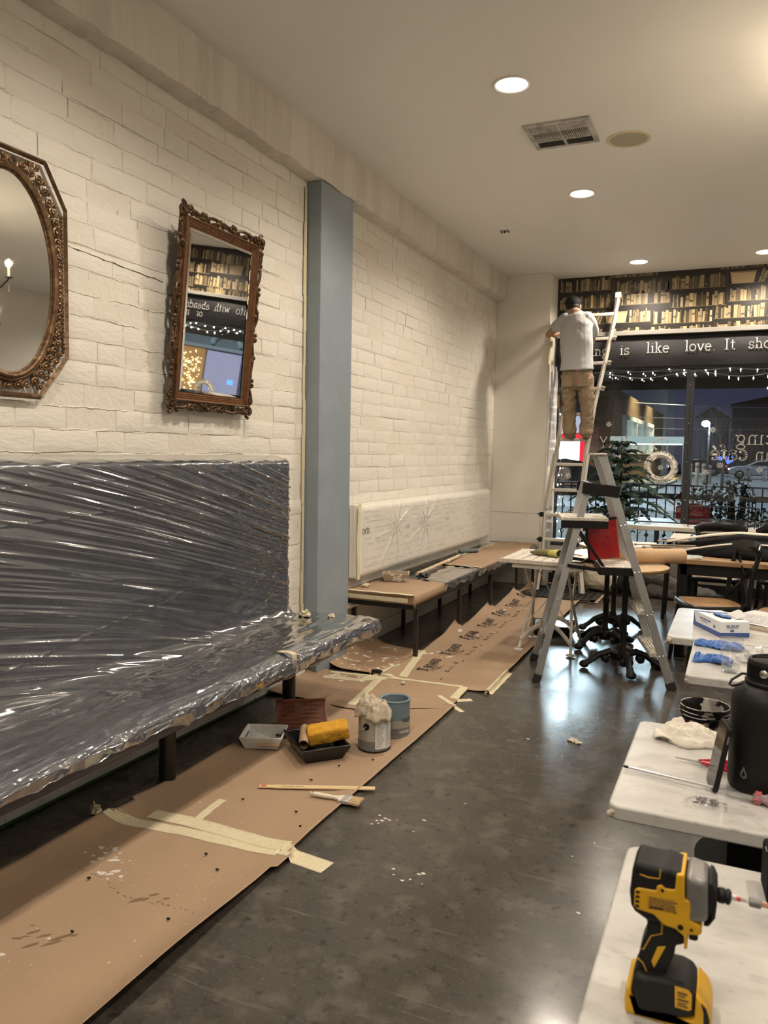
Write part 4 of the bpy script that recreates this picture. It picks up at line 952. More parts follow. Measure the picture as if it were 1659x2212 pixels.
sb=MB().grid(sponge,40,36); L_=[sponge(0,j/36) for j in range(36)]; R_=[sponge(1,j/36) for j in range(36)]; sb.add(L_,[tuple(range(35,-1,-1))]); sb.add(R_,[tuple(range(36))])
o=obj('sponge_block',sb,m_foam,t,60); o.rotation_euler=(.25,-.16,0)
t=local(thing('paper_tube','brown cardboard tube lying across the black tray corner','tube',(-1.885,3.275,ZP+.082),rz=math.radians(-62)))
tb=MB().tube([(-.10,0,.012),(.08,0,-.004)],.0235,20,cap=False); tb2=MB().tube([(-.10,0,.012),(.08,0,-.004)],.0185,20,cap=False)
obj('tube_wall',tb,mat('cardboard',(.36,.235,.14),.75),t); obj('tube_inside',tb2,mat('cardboard_dark',(.16,.10,.06),.8),t)
o=obj('roller_pole',MB().tube([(-1.93,3.47,ZP+.02),(-1.875,3.40,ZP+.088)],.0085,10),m_white,None); tag(o,'short white roller handle poking out at the back of the black tray','pole')
# stir stick and brush
m_pine=mat('pine_stick',(.70,.54,.31),.55,var=[(30,(.62,.46,.25),.5,.7)],stretch=(.1,1,1))
d=V((-1.401+1.869,3.066-2.858,0)); ang=math.atan2(d.y,d.x)
t=local(thing('stir_stick','long pale wooden paint stirring stick with red print at one end','stick',(-1.635,2.962,ZP+.002),rz=ang))
obj('blade',MB().prism([(-.256,-.013),(-.20,-.0125),(-.185,-.015),(.256,-.015),(.256,.015),(-.185,.015),(-.20,.0125),(-.256,.013)],0,.006),m_pine,t,0,bev=.001)
obj('red_mark',MB().box((-.236,0,.0062),(.024,.018,.0006)),mat('red_print',(.60,.10,.06),.6),t,0)
tx=MB()
for i in range(11): tx.box((-.155+i*.009,-.001,.0062),(.006,.007 if i%3 else .004,.0005))
for i in range(9): tx.box((.11+i*.013,-.004,.0062),(.009,.0025,.0005))
obj('stick_print',tx,mat('brown_print',(.16,.10,.05),.7),t,0,kind='stuff')
t=local(thing('paint_brush','wide chip brush with white handle, lying on the paper edge by the stick','brush',(-1.50,2.895,ZP+.006),rz=math.atan2(.012,.218)+.02))
hd=[(-.125,-.006),(-.10,-.011),(-.06,-.012),(-.02,-.009),(.0,-.013),(.018,-.028),(.026,-.032),(.026,.032),(.018,.028),(0,.013),(-.02,.009),(-.06,.012),(-.10,.011),(-.125,.006),(-.129,0)]
obj('handle',MB().prism(hd,0,.012),mat('cream_handle',(.72,.66,.54),.4),t,0,bev=.003); obj('hang_hole',MB().cyl((-.115,0,.0118),(-.115,0,.0126),.0035,n=10),m_black,t)
obj('ferrule',MB().box((.042,0,.006),(.034,.066,.014)),mat('brush_ferrule',(.50,.50,.49),.4,metal=.6,spots=[(60,(.75,.73,.68),.55)]),t,0,bev=.002)
br=MB(); rs=random.Random(6)
for i in range(150):
    y=rs.uniform(-.031,.031); z=rs.uniform(.001,.011); br.bar((.055,y,z),(.108+rs.uniform(-.008,.004),y*1.06+rs.uniform(-.002,.002),z*.9),.0022,.0018)
obj('bristles',br,mat('bristle',(.58,.43,.25),.7),t,0,kind='stuff')
o=obj('plaster_flake',MB().grid(lambda u,v:(-.72+.085*(u-.5)*(1-.6*(2*v-1)**2),4.075+.035*(v-.5)-.02*(u-.5),.003+.012*sin(u*PI)*sin(v*PI)+.004*sin(u*14)),12,6),mat('flake',(.60,.52,.40),.7),None,60,solid=.0015); tag(o,'pale dry flake lying alone on the open concrete floor','flake')
rs=random.Random(31); cm=None
for i,(x,y) in enumerate(((-1.52,2.62),(-1.60,2.72),(-1.72,2.28),(-1.98,1.97),(-1.62,2.21),(-1.70,3.02),(-1.86,2.72),(-1.58,1.90),(-1.80,1.72),(-1.66,3.22),(-1.55,3.36))):
    o=obj('paint_chip',MB().prism([(rs.uniform(.5,1.1)*.009*cos(k*1.26),rs.uniform(.4,1)*.006*sin(k*1.26)) for k in range(5)],0,.004),m_black,None,0); o.location=(x,y,ZP+.003); tag(o,'dark paint chip scattered on the near kraft paper','debris','dark chips on the near paper')
# ================= STEP LADDER =================
m_alu=mat('aluminium',(.50,.51,.52),.36,metal=.85,var=[(9,(.40,.41,.42),.45,.7)],spots=[(55,(.72,.70,.66),.70,3),(38,(.10,.09,.085),.75,3)],bump=[(60,.1,.002)])
m_spat=mat('spattered_aluminium',(.44,.42,.39),.5,metal=.5,spots=[(45,(.74,.71,.65),.56,4),(30,(.12,.11,.10),.63,4)]); m_rub=mat('rubber',(.015,.015,.015),.6); m_platt=mat('spattered_step',(.48,.44,.38),.6,spots=[(40,(.72,.68,.60),.55,4),(28,(.25,.21,.17),.62,4)])
t=thing('step_ladder','paint spattered aluminium step ladder standing on the bare floor','ladder',(-.83,5.43,0))
UA=V((.963,.266,0)).normalized(); VA=V((-UA.y,UA.x,0)); LC=V((-.83,5.43,0))
def LP(u,v,z): return LC+UA*u+VA*v+V((0,0,z))
def fu(z): return -.035+(.475)*(1-z/1.5)
def ru(z): return -.115-(.30)*(1-z/1.30)
def fvw(z): return .275-.105*z/1.5
def rvw(z): return .275-.115*z/1.3
for s in (-1,1):
    a=LP(fu(.03),s*fvw(.03),.03); b=LP(fu(1.5),s*fvw(1.5),1.5); obj('front_rail',MB().bar(a,b,.026,.050,UA),m_alu,t,0,bev=.003)
    a2=LP(ru(.03),s*rvw(.03),.03); b2=LP(ru(1.32),s*rvw(1.32),1.32); obj('rear_rail',MB().bar(a2,b2,.024,.045,UA),m_alu,t,0,bev=.003)
    f=MB().bar(LP(fu(0)+.004,s*fvw(0),0),LP(fu(.05),s*fvw(.05),.05),.034,.060,UA); obj('rubber_foot',f,m_rub,t,0,bev=.004)
    f=MB().bar(LP(ru(0)-.004,s*rvw(0),0),LP(ru(.055),s*rvw(.055),.055),.034,.052,UA); obj('rubber_foot',f,m_rub,t,0,bev=.004)
    br=MB().bar(LP(fu(1.27)+.04,s*(fvw(1.27)+.018),1.262),LP(ru(1.27)-.035,s*(fvw(1.27)+.018),1.285),.01,.075); obj('hinge_bracket',br,m_black,t,0,bev=.004)
    rv=MB()
    for z in (.22,.48,.75,1.05): rv.ball(LP(fu(z)+.01,s*(fvw(z)+.014),z),.007,6,4); rv.ball(LP(fu(z)-.015,s*(fvw(z)+.014),z-.005),.007,6,4)
    for z in (.3,.55): rv.ball(LP(ru(z),s*(rvw(z)+.013),z),.006,6,4)
    obj('rivets',rv,m_tin,t,kind='stuff')
    obj('brace_strut',MB().bar(LP(ru(.2),s*rvw(.2),.2),LP(ru(.30),s*.02,.29),.012,.03),m_alu,t,0); obj('brace_strut',MB().bar(LP(ru(.62),s*rvw(.62),.62),LP(ru(.72),s*.02,.71),.012,.03),m_alu,t,0)
for z in (.295,.715): obj('rear_rung',MB().bar(LP(ru(z),-rvw(z),z),LP(ru(z),rvw(z),z),.018,.03,UA),m_alu,t,0)
for z in (.215,.485):
    w=fvw(z)*2-.02; st=MB(); M_=rot_to(UA,VA,(0,0,1)); c=LP(fu(z)-.02,0,z); st.M=MX.Translation(c)@M_; st.box((0,0,0),(.10,w,.022))
    for i in range(5): st.box((-.04+i*.02,0,.013),(.008,w*.98,.006))
    obj('step',st,m_platt,t,0)
z=1.075; M_=rot_to(UA,VA,(0,0,1)); pl=MB(); pl.M=MX.Translation(LP(-.135,0,z))@M_; pl.box((0,0,0),(.30,.40,.03)); obj('platform',pl,m_platt,t,0,bev=.004)
pl=MB(); pl.M=MX.Translation(LP(-.135,0,z-.03))@M_; pl.box((0,-.2,0),(.30,.012,.05)).box((.145,0,0),(.012,.40,.05)); obj('platform_edge',pl,m_black,t,0)
z=.765; pl=MB(); pl.M=MX.Translation(LP(fu(z)-.11,0,z))@M_; pl.box((0,0,0),(.22,.42,.018)); obj('tray_step',pl,m_platt,t,0); pl=MB(); pl.M=MX.Translation(LP(fu(z)-.11,0,z-.02))@M_; pl.box((0,-.215,0),(.23,.012,.05)).box((-.115,0,0),(.012,.42,.05)).box((0,.215,0),(.23,.012,.05)); obj('tray_edge',pl,m_black,t,0)
for s in (-1,1):
    obj('spreader',MB().bar(LP(fu(.77)-.22,s*.215,.75),LP(ru(.77),s*(rvw(.77)+.012),.775),.007,.022),m_black,t,0)
    obj('link_arm',MB().bar(LP(fu(.77)-.2,s*.20,.77),LP(-.20,s*.19,1.05),.008,.02),m_black,t,0)
cap=MB(); cap.M=MX.Translation(LP(-.045,0,1.5))@M_; cap.box((0,0,.004),(.075,.40,.014)); obj('top_cap',cap,m_spat,t,0,bev=.004)
pl=MB(); pl.M=MX.Translation(LP(fu(.9)+.036,.0,.9)); 
o=obj('warning_label',MB().bar(LP(fu(.40)+.001,(fvw(.4)-.0145),.40),LP(fu(.44)+.001,(fvw(.44)-.0145),.44),.001,.04,UA),m_black,t,0)
# red sheet standing in the ladder
t=thing('red_sheet','glossy red panel with black rim leaning inside the step ladder','panel',(-.86,5.47,.78))
pm=MB(); RP=MX.Translation(LP(.015,.06,.925))@M_@MX.Rotation(-.14,4,'Y'); pm.M=RP; pm.box((0,0,0),(.20,.012,.27)); obj('panel',pm,mat('red_gloss',(.36,.012,.016),.3,var=[(5,(.22,.006,.01),.5,.7)],coat=.3),t,0,bev=.003)
pm=MB(); pm.M=RP; pm.box((0,0,.138),(.212,.02,.018)).box((-.102,0,0),(.014,.02,.27)); obj('black_rim',pm,m_black,t,0,bev=.003)
# ================= TALL ARTICULATED LADDER =================
m_lad=mat('worn_ladder',(.60,.555,.49),.5,metal=.25,spots=[(30,(.30,.25,.20),.66,4),(55,(.78,.75,.69),.64,3)],bump=[(50,.2,.002)])
def ly(z): return 8.42+.62*z/3.25
t=thing('extension_ladder','tall spattered folding ladder leaning up to the wallpaper, a man standing on it','ladder',(-1.7,8.45,0))
RR=[(.30,-1.50),(.9,-1.545),(1.5,-1.512),(2.05,-1.458),(2.47,-1.385),(2.95,-1.315),(3.22,-1.285)]
def rx(z):
    if z<=RR[0][0]: return RR[0][1]
    for (a,b),(c,d) in zip(RR,RR[1:]):
        if z<=c: return b+(d-b)*(z-a)/(c-a)
    return RR[-1][1]
def lx(z): return rx(z)-(.36 if z>1.4 else .36+.06*(1.4-z)/1.1)
zz=[.30,.9,1.5,2.05,2.47,2.95,3.22]
for s,fx in (('r',rx),('l',lx)):
    lo=MB().tube([(fx(z),ly(z),z) for z in (.30,.9,1.5)],0,4,sx=[(.021,.036)]*3,up=(0,1,0)); obj('lower_rail',lo,m_lad,t,20)
    up=MB().tube([(fx(z)+(-.018 if s=='r' else .018),ly(z)-.004,z) for z in (zz[1:] if s=='r' else [.9,1.5,2.05,2.47,2.8,3.06])],0,4,sx=[(.024,.034)]*6,up=(0,1,0)); obj('upper_rail',up,m_lad,t,20)
    if s=='r': obj('end_cap',MB().box((fx(3.22)+(-.018 if s=='r' else .018),ly(3.24),3.245),(.060,.078,.06)),mat('cap_white',(.66,.63,.58),.5),t,0,bev=.006)
for z in (.30,.57,.84,1.11,1.39,1.66,1.94,2.22,2.50,2.77,3.04):
    obj('rung',MB().bar((lx(z)-.005,ly(z),z),(rx(z)+.005,ly(z),z),.032,.034),m_lad,t,0,bev=.006)
    if z in (.30,.57,.84,2.22,2.50,2.77):
        for fx,s in ((lx,-1),(rx,1)): obj('rung_lock',MB().box((fx(z)+s*.028,ly(z)-.03,z),(.03,.05,.05)).cyl((fx(z)+s*.028,ly(z)-.055,z),(fx(z)+s*.06,ly(z)-.06,z+.008),.011,n=8),m_black if z<1 else m_spat,t,0)
for fx,s in ((lx,-1),(rx,1)):
    for dy,fo in ((-.06,-.10),(.10,.22)):
        a=V((fx(.30)+s*.0,ly(.3)+dy,.33)); b=V((fx(.30)+s*.035,ly(.3)+fo,.035)); obj('foot_leg',MB().tube([a,b],0,4,sx=[(.022,.03),(.034,.042)],up=(0,1,0)),m_lad,t,20); obj('rubber_foot',MB().box(b-V((0,0,.012)),(.075,.09,.03)),m_rub,t,0,bev=.005)
    obj('hinge',MB().lathe([(.05,-.02),(.05,.02)],16,(fx(.3)+s*.03,ly(.3)+.02,.31),V((1,0,0))),m_lad,t)
obj('foot_bar',MB().bar((lx(.3),ly(.3)-.06,.33),(rx(.3),ly(.3)-.06,.33),.03,.03),m_lad,t,0)
# rubber mat
t=thing('rubber_mat','black perforated rubber mat under the tall ladder','mat',(-1.70,8.45,.012)); m_matr=mat('mat_rubber',(.02,.019,.018),.7)
fr=MB(); 
for x0,x1,y0,y1 in ((-2.08,-1.28,8.06,8.10),(-2.08,-1.28,8.86,8.90),(-2.08,-2.04,8.06,8.9),(-1.32,-1.28,8.06,8.9)): fr.box(((x0+x1)/2,(y0+y1)/2,.017),(x1-x0,y1-y0,.016))
obj('border',fr,m_matr,t,0)
gr=MB()
for i in range(13): gr.box((-2.04+i*.06,8.48,.016),(.022,.78,.012))
for i in range(11): gr.box((-1.68,8.12+i*.072,.017),(.74,.024,.012))
obj('lattice',gr,m_matr,t,0,kind='stuff')
# ================= MARBLE TABLES AND WHAT LIES ON THEM =================
def marble():
    m=mat('white_marble',(.52,.51,.49),.28,var=[(3.2,(.36,.35,.335),.46,.70),(11,(.37,.36,.34),.53,.76),(30,(.34,.33,.31),.58,.8)],spots=[(8,(.37,.36,.345),.64,6),(34,(.37,.36,.345),.68,5)],stretch=(1,2.2,1),spec=.5)
    return m
m_marb=marble(); m_chip=mat('chipped_stone',(.40,.33,.25),.8,var=[(60,(.62,.57,.50),.45,.6)],bump=[(80,.6,.004)])
def rrect(x0,x1,y0,y1,r,n=5):
    P=[]
    for cx,cy,a in ((x1-r,y0+r,-90),(x1-r,y1-r,0),(x0+r,y1-r,90),(x0+r,y0+r,180)):
        for i in range(n+1): t=math.radians(a+90*i/n); P.append((cx+r*cos(t),cy+r*sin(t)))
    return P
TT=.75
m_base=mat('powder_black',(.007,.007,.007),.75,spec=.12)
def marble_table(label,x0,x1,y0,y1,chip=None,r=.025):
    cx,cy=(x0+x1)/2,(y0+y1)/2
    t=thing('marble_table',label,'table',(cx,cy,0),'white marble cafe tables')
    obj('tabletop',MB().prism(rrect(x0,x1,y0,y1,r),TT-.032,TT),m_marb,t,40,bev=.005,seg=3)
    obj('column',MB().box((cx,cy,.37),(.095,.095,.70)),m_base,t,0,bev=.004)
    obj('mount_plate',MB().box((cx,cy,TT-.04),(.24,.24,.012)),m_base,t,0)
    obj('base_plate',MB().lathe([(.25,0),(.25,.008),(.22,.018),(.06,.026),(.05,.04),(0,.04)],40,(cx,cy,0)),m_base,t,50)
    if chip:
        c=MB(); x,y=chip; c.M=MX.Translation((x,y,TT-.019))
        for i in range(9): c.ball((R.uniform(-.006,.012),R.uniform(-.008,.02),R.uniform(-.008,.008)),(R.uniform(.006,.012),R.uniform(.008,.014),R.uniform(.005,.009)),7,5)
        obj('chipped_corner',c,m_chip,t,30,kind='stuff')
    return t
marble_table('nearest marble cafe table, holding the yellow drill',-.163,.46,.93,1.541)
marble_table('second marble cafe table from the front, holding the black bottle and scissors',-.226,.35,1.70,2.30,chip=(-.215,1.712))
marble_table('third marble cafe table from the front with broken corner, holding blue gloves and clear cup',-.140,.46,2.855,3.425,chip=(-.128,2.868))
marble_table('farthest marble cafe table, holding the glove box and notebook',-.248,.46,3.44,4.14,r=.035,chip=(-.24,3.452))
# ---- impact driver
Z0=TT+.0005; YC=1.092
t=thing('impact_driver','yellow and black cordless impact driver standing on its battery on the nearest table','power tool',(-.06,YC,TT))
m_dy=mat('tool_yellow',(.62,.345,.015),.42,var=[(20,(.52,.28,.012),.5,.7)],spots=[(60,(.28,.16,.03),.72)]); m_db=mat('tool_black',(.011,.011,.011),.55,spec=.3,bump=[(400,.2,.0006)]); m_dg=mat('tool_grey',(.20,.195,.19),.42,metal=.5,var=[(14,(.27,.265,.26),.5,.7)])
MD=MX.Translation((0,YC,Z0))@rot_to((.001,0,0),(0,0,.001),(0,-.001,0))    # millimetre drawing -> XZ, depth along -Y
def part(name,poly,d0,d1,m,bev=.004,lab=None): 
    mb=MB(); mb.prism([(x,max(z,0)) for x,z in poly],d0,d1,MD); return obj(name,mb,m,t,30,bev=bev,label=lab,seg=3)
body=[(-100.7,210.2),(-94.8,208.2),(-69,207.7),(-61.2,210.2),(-51,207.1),(-39.9,206.8),(-37.1,142.7),(-60.2,133.8),(-84.2,132.2),(-100.8,140.4),(-105.8,148),(-108.2,165.1),(-106,197.3)]
part('motor_housing',body,-31,31,m_db,.010)
panel=[(-101.5,173.2),(-96.4,176.4),(-74.6,177.6),(-73.8,184.7),(-67.1,187.6),(-63.5,183.5),(-51.2,184.8),(-50.4,206.1),(-40.5,207.3),(-39,174.4),(-32.9,174.1),(-30.9,166.7),(-31.8,148.5),(-17.2,142.1),(-16.3,134.9),(-19.4,131),(-33.7,128.2),(-32.8,108.5),(-37.2,107.3),(-38,125.1),(-48.9,132),(-62.5,133.2),(-76.6,144.4),(-96.4,146),(-101.7,149)]
part('yellow_side_panel',panel,-33,33,m_dy,.003)
part('gear_case',[(-39.9,206.8),(-27.7,205.6),(-11.3,202.4),(-8.8,149.3),(-30.4,142.1),(-38.3,144.3)],-31.5,31.5,m_dg,.009)
part('nose_bumper',[(-11.3,202.4),(-5.7,199.6),(-1.5,190.3),(-.3,174.8),(-1.5,155),(-8.5,142.1),(-16.1,141.2),(-10,150.2)],-27,27,m_db,.007)
part('handle',[(-93.7,138.5),(-84.3,134.7),(-60.3,135.1),(-48.9,132),(-37.9,123.9),(-37.2,107.9),(-47.6,103),(-48.7,89.5),(-52.2,78.4),(-58.4,63.9),(-59.3,58.5),(-59.2,42.1),(-92,38.1),(-99.8,43.4),(-98.5,54.1),(-94.5,57.9),(-93.1,80.1),(-90.7,92.3),(-84.5,111.9),(-84.6,127.1)],-17,22,m_db,.011)
part('trigger',[(-33.1,127.7),(-22.2,132),(-22.8,120.7),(-20.8,112),(-23.4,109.4),(-32.3,109.3)],-11,11,m_db,.003)
part('foot',[(-99.8,43.4),(-96.2,56.1),(-58.3,60.7),(-39.1,61),(-25.5,57.7),(-20.7,49.2),(-19.5,20.8),(-37,13.8),(-91.8,6),(-99.2,28.1)],-35,37,m_db,.008)
part('battery',[(-107.2,36),(-100.2,36.9),(-99.2,28.1),(-91.8,6),(-61.7,6.9),(-20.4,17.4),(-19.7,50.8),(-13.9,45.2),(-5.9,37.8),(-.4,24),(.9,7.6),(.5,0),(-107,0),(-108.2,17.7)],-36,36,m_dy,.006,'yellow battery pack')
part('battery_end',[(-14,44),(-6.5,37),(-2,24),(-1,8),(-1,0),(-9,0),(-10,30)],-37,37.4,m_db,.003)
part('brand_plate',[(-45.7,58.0),(-28.9,57.0),(-24.6,52.6),(-24.2,31.9),(-27.6,28.8),(-44.4,29)],36.6,37.5,m_dy,.0006)
k=MB()
for i,(x,z,w,h) in enumerate(((-36,50,12,3),(-37,46,9,2),(-35,41,14,3),(-36,36.5,11,2),(-35,33,13,2))): k.prism([(x-w/2,z-h/2),(x+w/2,z-h/2),(x+w/2,z+h/2),(x-w/2,z+h/2)],37.4,37.8,MD)
obj('plate_print',k,mat('tool_print',(.10,.06,.02),.6),t,0,kind='stuff')
k=MB()
for z in (170.6,164.2,157.8,151.4): k.prism([(-99.5,z+2),(-94.6,z+1.4),(-94.6,z-1.4),(-99.5,z-2)],32.8,33.4,MD)
obj('cooling_vents',k,m_black,t,0)
part('rating_label',[(-84.5,168.7),(-50.6,171.4),(-49.9,155.4),(-83.8,151.3)],32.9,33.3,mat('label_ochre',(.42,.235,.03),.5),0)
k=MB(); rs=random.Random(8)
for row in range(6):
    x=-82; z=166.5-row*2.6
    while x<-53: 
        w=rs.uniform(2,6); k.prism([(x,z),(x+w,z),(x+w,z+1.3),(x,z+1.3)],33.3,33.5,MD); x+=w+1.2
k.prism([(-82,152.2),(-65,153.6),(-65,156.6),(-82,155.2)],33.3,33.5,MD); obj('label_print',k,mat('tool_print'),t,0,kind='stuff')
def line(name,pts,w,dep): 
    k=MB(); k.tube([MD@V((x,z,dep)) for x,z in pts],w,6); obj(name,k,m_dy,t)
line('yellow_trim_line',[(-93.9,142),(-83.5,141.6),(-65.7,128.5),(-65.7,114.7),(-78.6,108.5),(-88.1,86.4),(-91,87.1)],.0009,21.6)
line('yellow_trim_line',[(-95,72.5),(-88,68),(-82.6,58),(-83.9,42)],.0010,21.6)
line('yellow_trim_line',[(-96,195),(-85,193),(-71,194.5),(-70,207)],.0009,31)
part('grip_badge',[(-70,95.8),(-59.9,99),(-73.3,65.1),(-77.1,73.4)],21.6,22.5,m_dy,.0004)
for x,z,rr in ((-97,199,4.6),(-58,200,4.2),(-66.5,180.5,2.2),(-42.5,136.5,3.8),(-29,136.5,2.0)): 
    k=MB(); k.cyl(MD@V((x,z,28)),MD@V((x,z,33.6 if z<190 else 31.6)),rr/1000,n=14); obj('screw_recess',k,m_black,t)
ax=lambda x:V((x/1000,YC,Z0+.1748))
k=MB().lathe([(.0085,0),(.010,.002),(.010,.008),(.0085,.0095),(.010,.012),(.010,.0145),(.006,.017)],18,ax(-.5),V((1,0,0))); obj('collet',k,m_db,t)
obj('bit_shaft',MB().lathe([(.0034,0),(.0034,.006),(.0024,.010),(.0024,.02),(.0034,.024),(.0034,.03)],6,ax(15),V((1,0,0))),m_tin,t); obj('red_band',MB().lathe([(.0029,0),(.0029,.007)],10,ax(20.5),V((1,0,0))),mat('red_band',(.55,.03,.04),.4),t)
obj('bit_socket',MB().lathe([(.004,0),(.0062,.001),(.0062,.014),(.004,.015)],14,ax(37),V((1,0,0))),m_dg,t); obj('bit_tip',MB().lathe([(.003,0),(.003,.018),(.0015,.026),(0,.028)],6,ax(51),V((1,0,0))),mat('copper_bit',(.45,.24,.15),.35,metal=.9),t)
# ---- black case at the right edge
t=thing('tool_case','black case with a metal latch at the right edge between the two nearest tables','case',(.13,1.50,TT))
cb=MB(); cb.M=MX.Translation((.128,1.463,TT+.0435))@MX.Rotation(.1,4,'Z'); cb.box((0,0,0),(.115,.085,.085)); obj('case_body',cb,m_base,t,0,bev=.008)
cb=MB(); cb.M=MX.Translation((.074,1.465,TT+.078))@MX.Rotation(.1,4,'Z'); cb.box((0,-.005,-.012),(.006,.022,.034)); obj('latch',cb,m_tin,t,0,bev=.002)
# ---- big black bottle
t=thing('water_bottle','large matte black metal water bottle on the second marble table','bottle',(.094,1.955,TT)); bc=V((.094,1.955,TT+.0005))
m_mb=mat('matte_black',(.009,.009,.009),.5,bump=[(600,.12,.0004)],spec=.28)
obj('bottle_body',MB().lathe([(0,0),(.080,0),(.087,.006),(.088,.02),(.088,.195),(.086,.212),(.077,.228),(.064,.236),(.059,.240),(.059,.246),(0,.246)],56,bc),m_mb,t,50)
obj('neck_ring',MB().lathe([(.0595,.240),(.062,.243),(.062,.247),(.0595,.250)],48,bc),m_black,t)
lid=MB(); n=72
lid.lathe([(.057,.248),(.057,.252)]+[(.0565,.254),(.0565,.290),(.054,.296),(.049,.296),(.048,.291),(0,.291)],n,bc); obj('screw_lid',lid,m_mb,t,40)
kn=MB()
for i in range(90):
    a=2*PI*i/90; d=V((cos(a),sin(a),0)); kn.box(bc+d*.0572+V((0,0,.272)),(.0014,.0016,.030),a)
obj('lid_knurling',kn,m_mb,t,0,kind='stuff')
d=V((-.42,-.91,0)).normalized(); obj('steel_button',MB().lathe([(.0095,0),(.0095,.003),(.007,.005),(0,.0055)],24,bc+d*.0565+V((0,0,.272)),d),mat('brushed_steel',(.55,.53,.50),.3,metal=1),t)
obj('lid_strap',MB().tube([bc+V((-.04,.0,.299)),bc+V((0,-.005,.302)),bc+V((.05,.0,.299))],.003,8).cyl(bc+V((.0,-.005,.295)),bc+V((.0,-.005,.312)),.004,n=10),m_black,t)
w=MB(); s=V((-.9,-.43,0)).normalized()
w.tube([bc+s*.057+V((0,0,.262)),bc+s*.075+V((0,0,.264)),bc+s*.098+V((0,-.002,.250)),bc+s*.103+V((0,-.004,.240)),bc+s*.096+V((0,-.003,.236)),bc+s*.072+V((0,0,.242))],.0028,8); obj('carry_loop',w,m_black,t)
lg=MB(); dr=[]
for i in range(20):
    a=2*PI*i/20; x=.0085*sin(a); z=.0085*cos(a); 
    if cos(a)>.3: z=.0085*cos(a)+.016*(cos(a)-.3); x*=(1-(cos(a)-.3)*1.25)
    dr.append((x,z))
d=V((-.62,-.785,0)).normalized(); sx=V((d.y*-1,d.x,0)); 
for i in range(20):
    j=(i+1)%20; p=lambda q,k:bc+d*.0884+(V((-.785*-1,-.62,0)))*(q[0]*k)+V((0,0,.045+q[1]*k)); lg.add([p(dr[i],1),p(dr[j],1),p(dr[j],.55),p(dr[i],.55)],[(0,1,2,3)])
obj('drop_logo',lg,mat('logo_grey',(.16,.15,.13),.5),t,0)
# ---- phone leaning
t=thing('phone','black cased phone standing on edge, leaning against the black bottle','phone',(-.03,1.91,TT))
lean=MX.Translation((-.0245,1.895,TT+.001))@MX.Rotation(math.radians(14),4,'Z')@MX.Rotation(.165,4,'Y')
pb=MB(); pb.M=lean; pb.prism(rrect(-.037,.037,0,.155,.012),-.0055,.0055,rot_to((0,1,0),(0,0,1),(1,0,0))); obj('case',pb,m_mb,t,30,bev=.0025)
pb=MB(); pb.M=lean; pb.prism(rrect(-.033,.033,.004,.151,.009),-.0062,-.0057,rot_to((0,1,0),(0,0,1),(1,0,0))); obj('screen',pb,mat('phone_screen',(.01,.01,.012),.06,spec=.8),t,0)
pb=MB(); pb.M=lean; pb.box((0,-.0375,.125),(.004,.0015,.018)); obj('side_button',pb,m_dg,t,0)
# ---- screwdriver, scissors, bag of screws, rag
m_red=mat('red_plastic',(.50,.025,.04),.3)
t=thing('screwdriver','very long screwdriver with red clear handle, lying across the second table','screwdriver',(-.03,1.88,TT))
a=V((-.222,1.912,TT+.008)); b=V((.060,1.851,TT+.013)); u=(b-a).normalized()
obj('shaft',MB().tube([a+u*.01,b],.0032,10),m_tin,t); obj('black_tip',MB().tube([a,a+u*.004,a+u*.014],[.0012,.0033,.0036],8),m_black,t)
obj('handle',MB().lathe([(.007,0),(.0125,.006),(.0125,.014),(.009,.02),(.0125,.028),(.0125,.10),(.008,.11),(0,.112)],8,b,u),mat('clear_pink_handle',(.60,.45,.48),.15,trans=.5),t,30)
hb=MB()
for k in range(6):
    q=u.cross(V((0,0,1))).normalized(); ww=q.cross(u); aa=k*PI/3; off=(q*cos(aa)+ww*sin(aa))*.0118; hb.tube([b+u*.004+off,b+u*.016+off],.003,6); hb.tube([b+u*.03+off,b+u*.10+off],.003,6)
obj('red_ribs',hb,m_red,t)
t=thing('scissors','red handled scissors lying half behind the phone','scissors',(-.05,2.02,TT)); sz_=TT+.005
for k,s in enumerate((1,-1)):
    z=sz_+.0025*k; obj('blade',MB().prism([(-.112,2.030+.001*s),(-.06,2.0235-.003),(-.045,2.019),(-.042,2.027),(-.06,2.0305)],z,z+.0018),m_tin,t,0)
    c=V((.0,2.026-.018*s if s>0 else 2.034,z+.003)); obj('finger_loop',MB().tube([c+V((.030*cos(a_),.012*sin(a_)-.004*s*cos(a_),0)) for a_ in [2*PI*i/20 for i in range(20)]],.0045,8,closed=True),m_red,t)
    obj('handle_neck',MB().tube([(-.058,2.026,z+.002),(-.030,2.022-.006*s+ (.004 if s<0 else 0),z+.003)],[.004,.0065],8),m_red,t)
obj('pivot_screw',MB().lathe([(.004,0),(.004,.002),(0,.0025)],10,(-.058,2.025,sz_+.005)),m_tin,t)
t=thing('screw_bag','small clear plastic bag with dark screws on the second table','bag',(-.035,1.79,TT))
sm_=MB(); rs=random.Random(3)
for i in range(12): p=V((-.03+rs.uniform(-.022,.02),1.79+rs.uniform(-.012,.012),TT+.004+rs.uniform(0,.006))); dd=V((rs.uniform(-1,1),rs.uniform(-1,1),.1)).normalized(); sm_.tube([p,p+dd*.012],.0018,5); sm_.ball(p,.003,6,4)
obj('screws',sm_,m_dg,t,kind='stuff')
obj('bag_film',MB().grid(lambda u,v:(-.078+.088*u,1.768+.046*v+.01*NZ.noise(V((u*3,v*2,1))),TT+.002+.016*sin(u*PI)*sin(v*PI)*(.7+.6*NZ.noise(V((u*6,v*5,3))))+.004*NZ.noise(V((u*14,v*12,3)))),26,16),mat_thin('clear_bag',(.96,.96,.96),haze=.05,rough=.06,fres=1.45,boost=1.2),t,180)
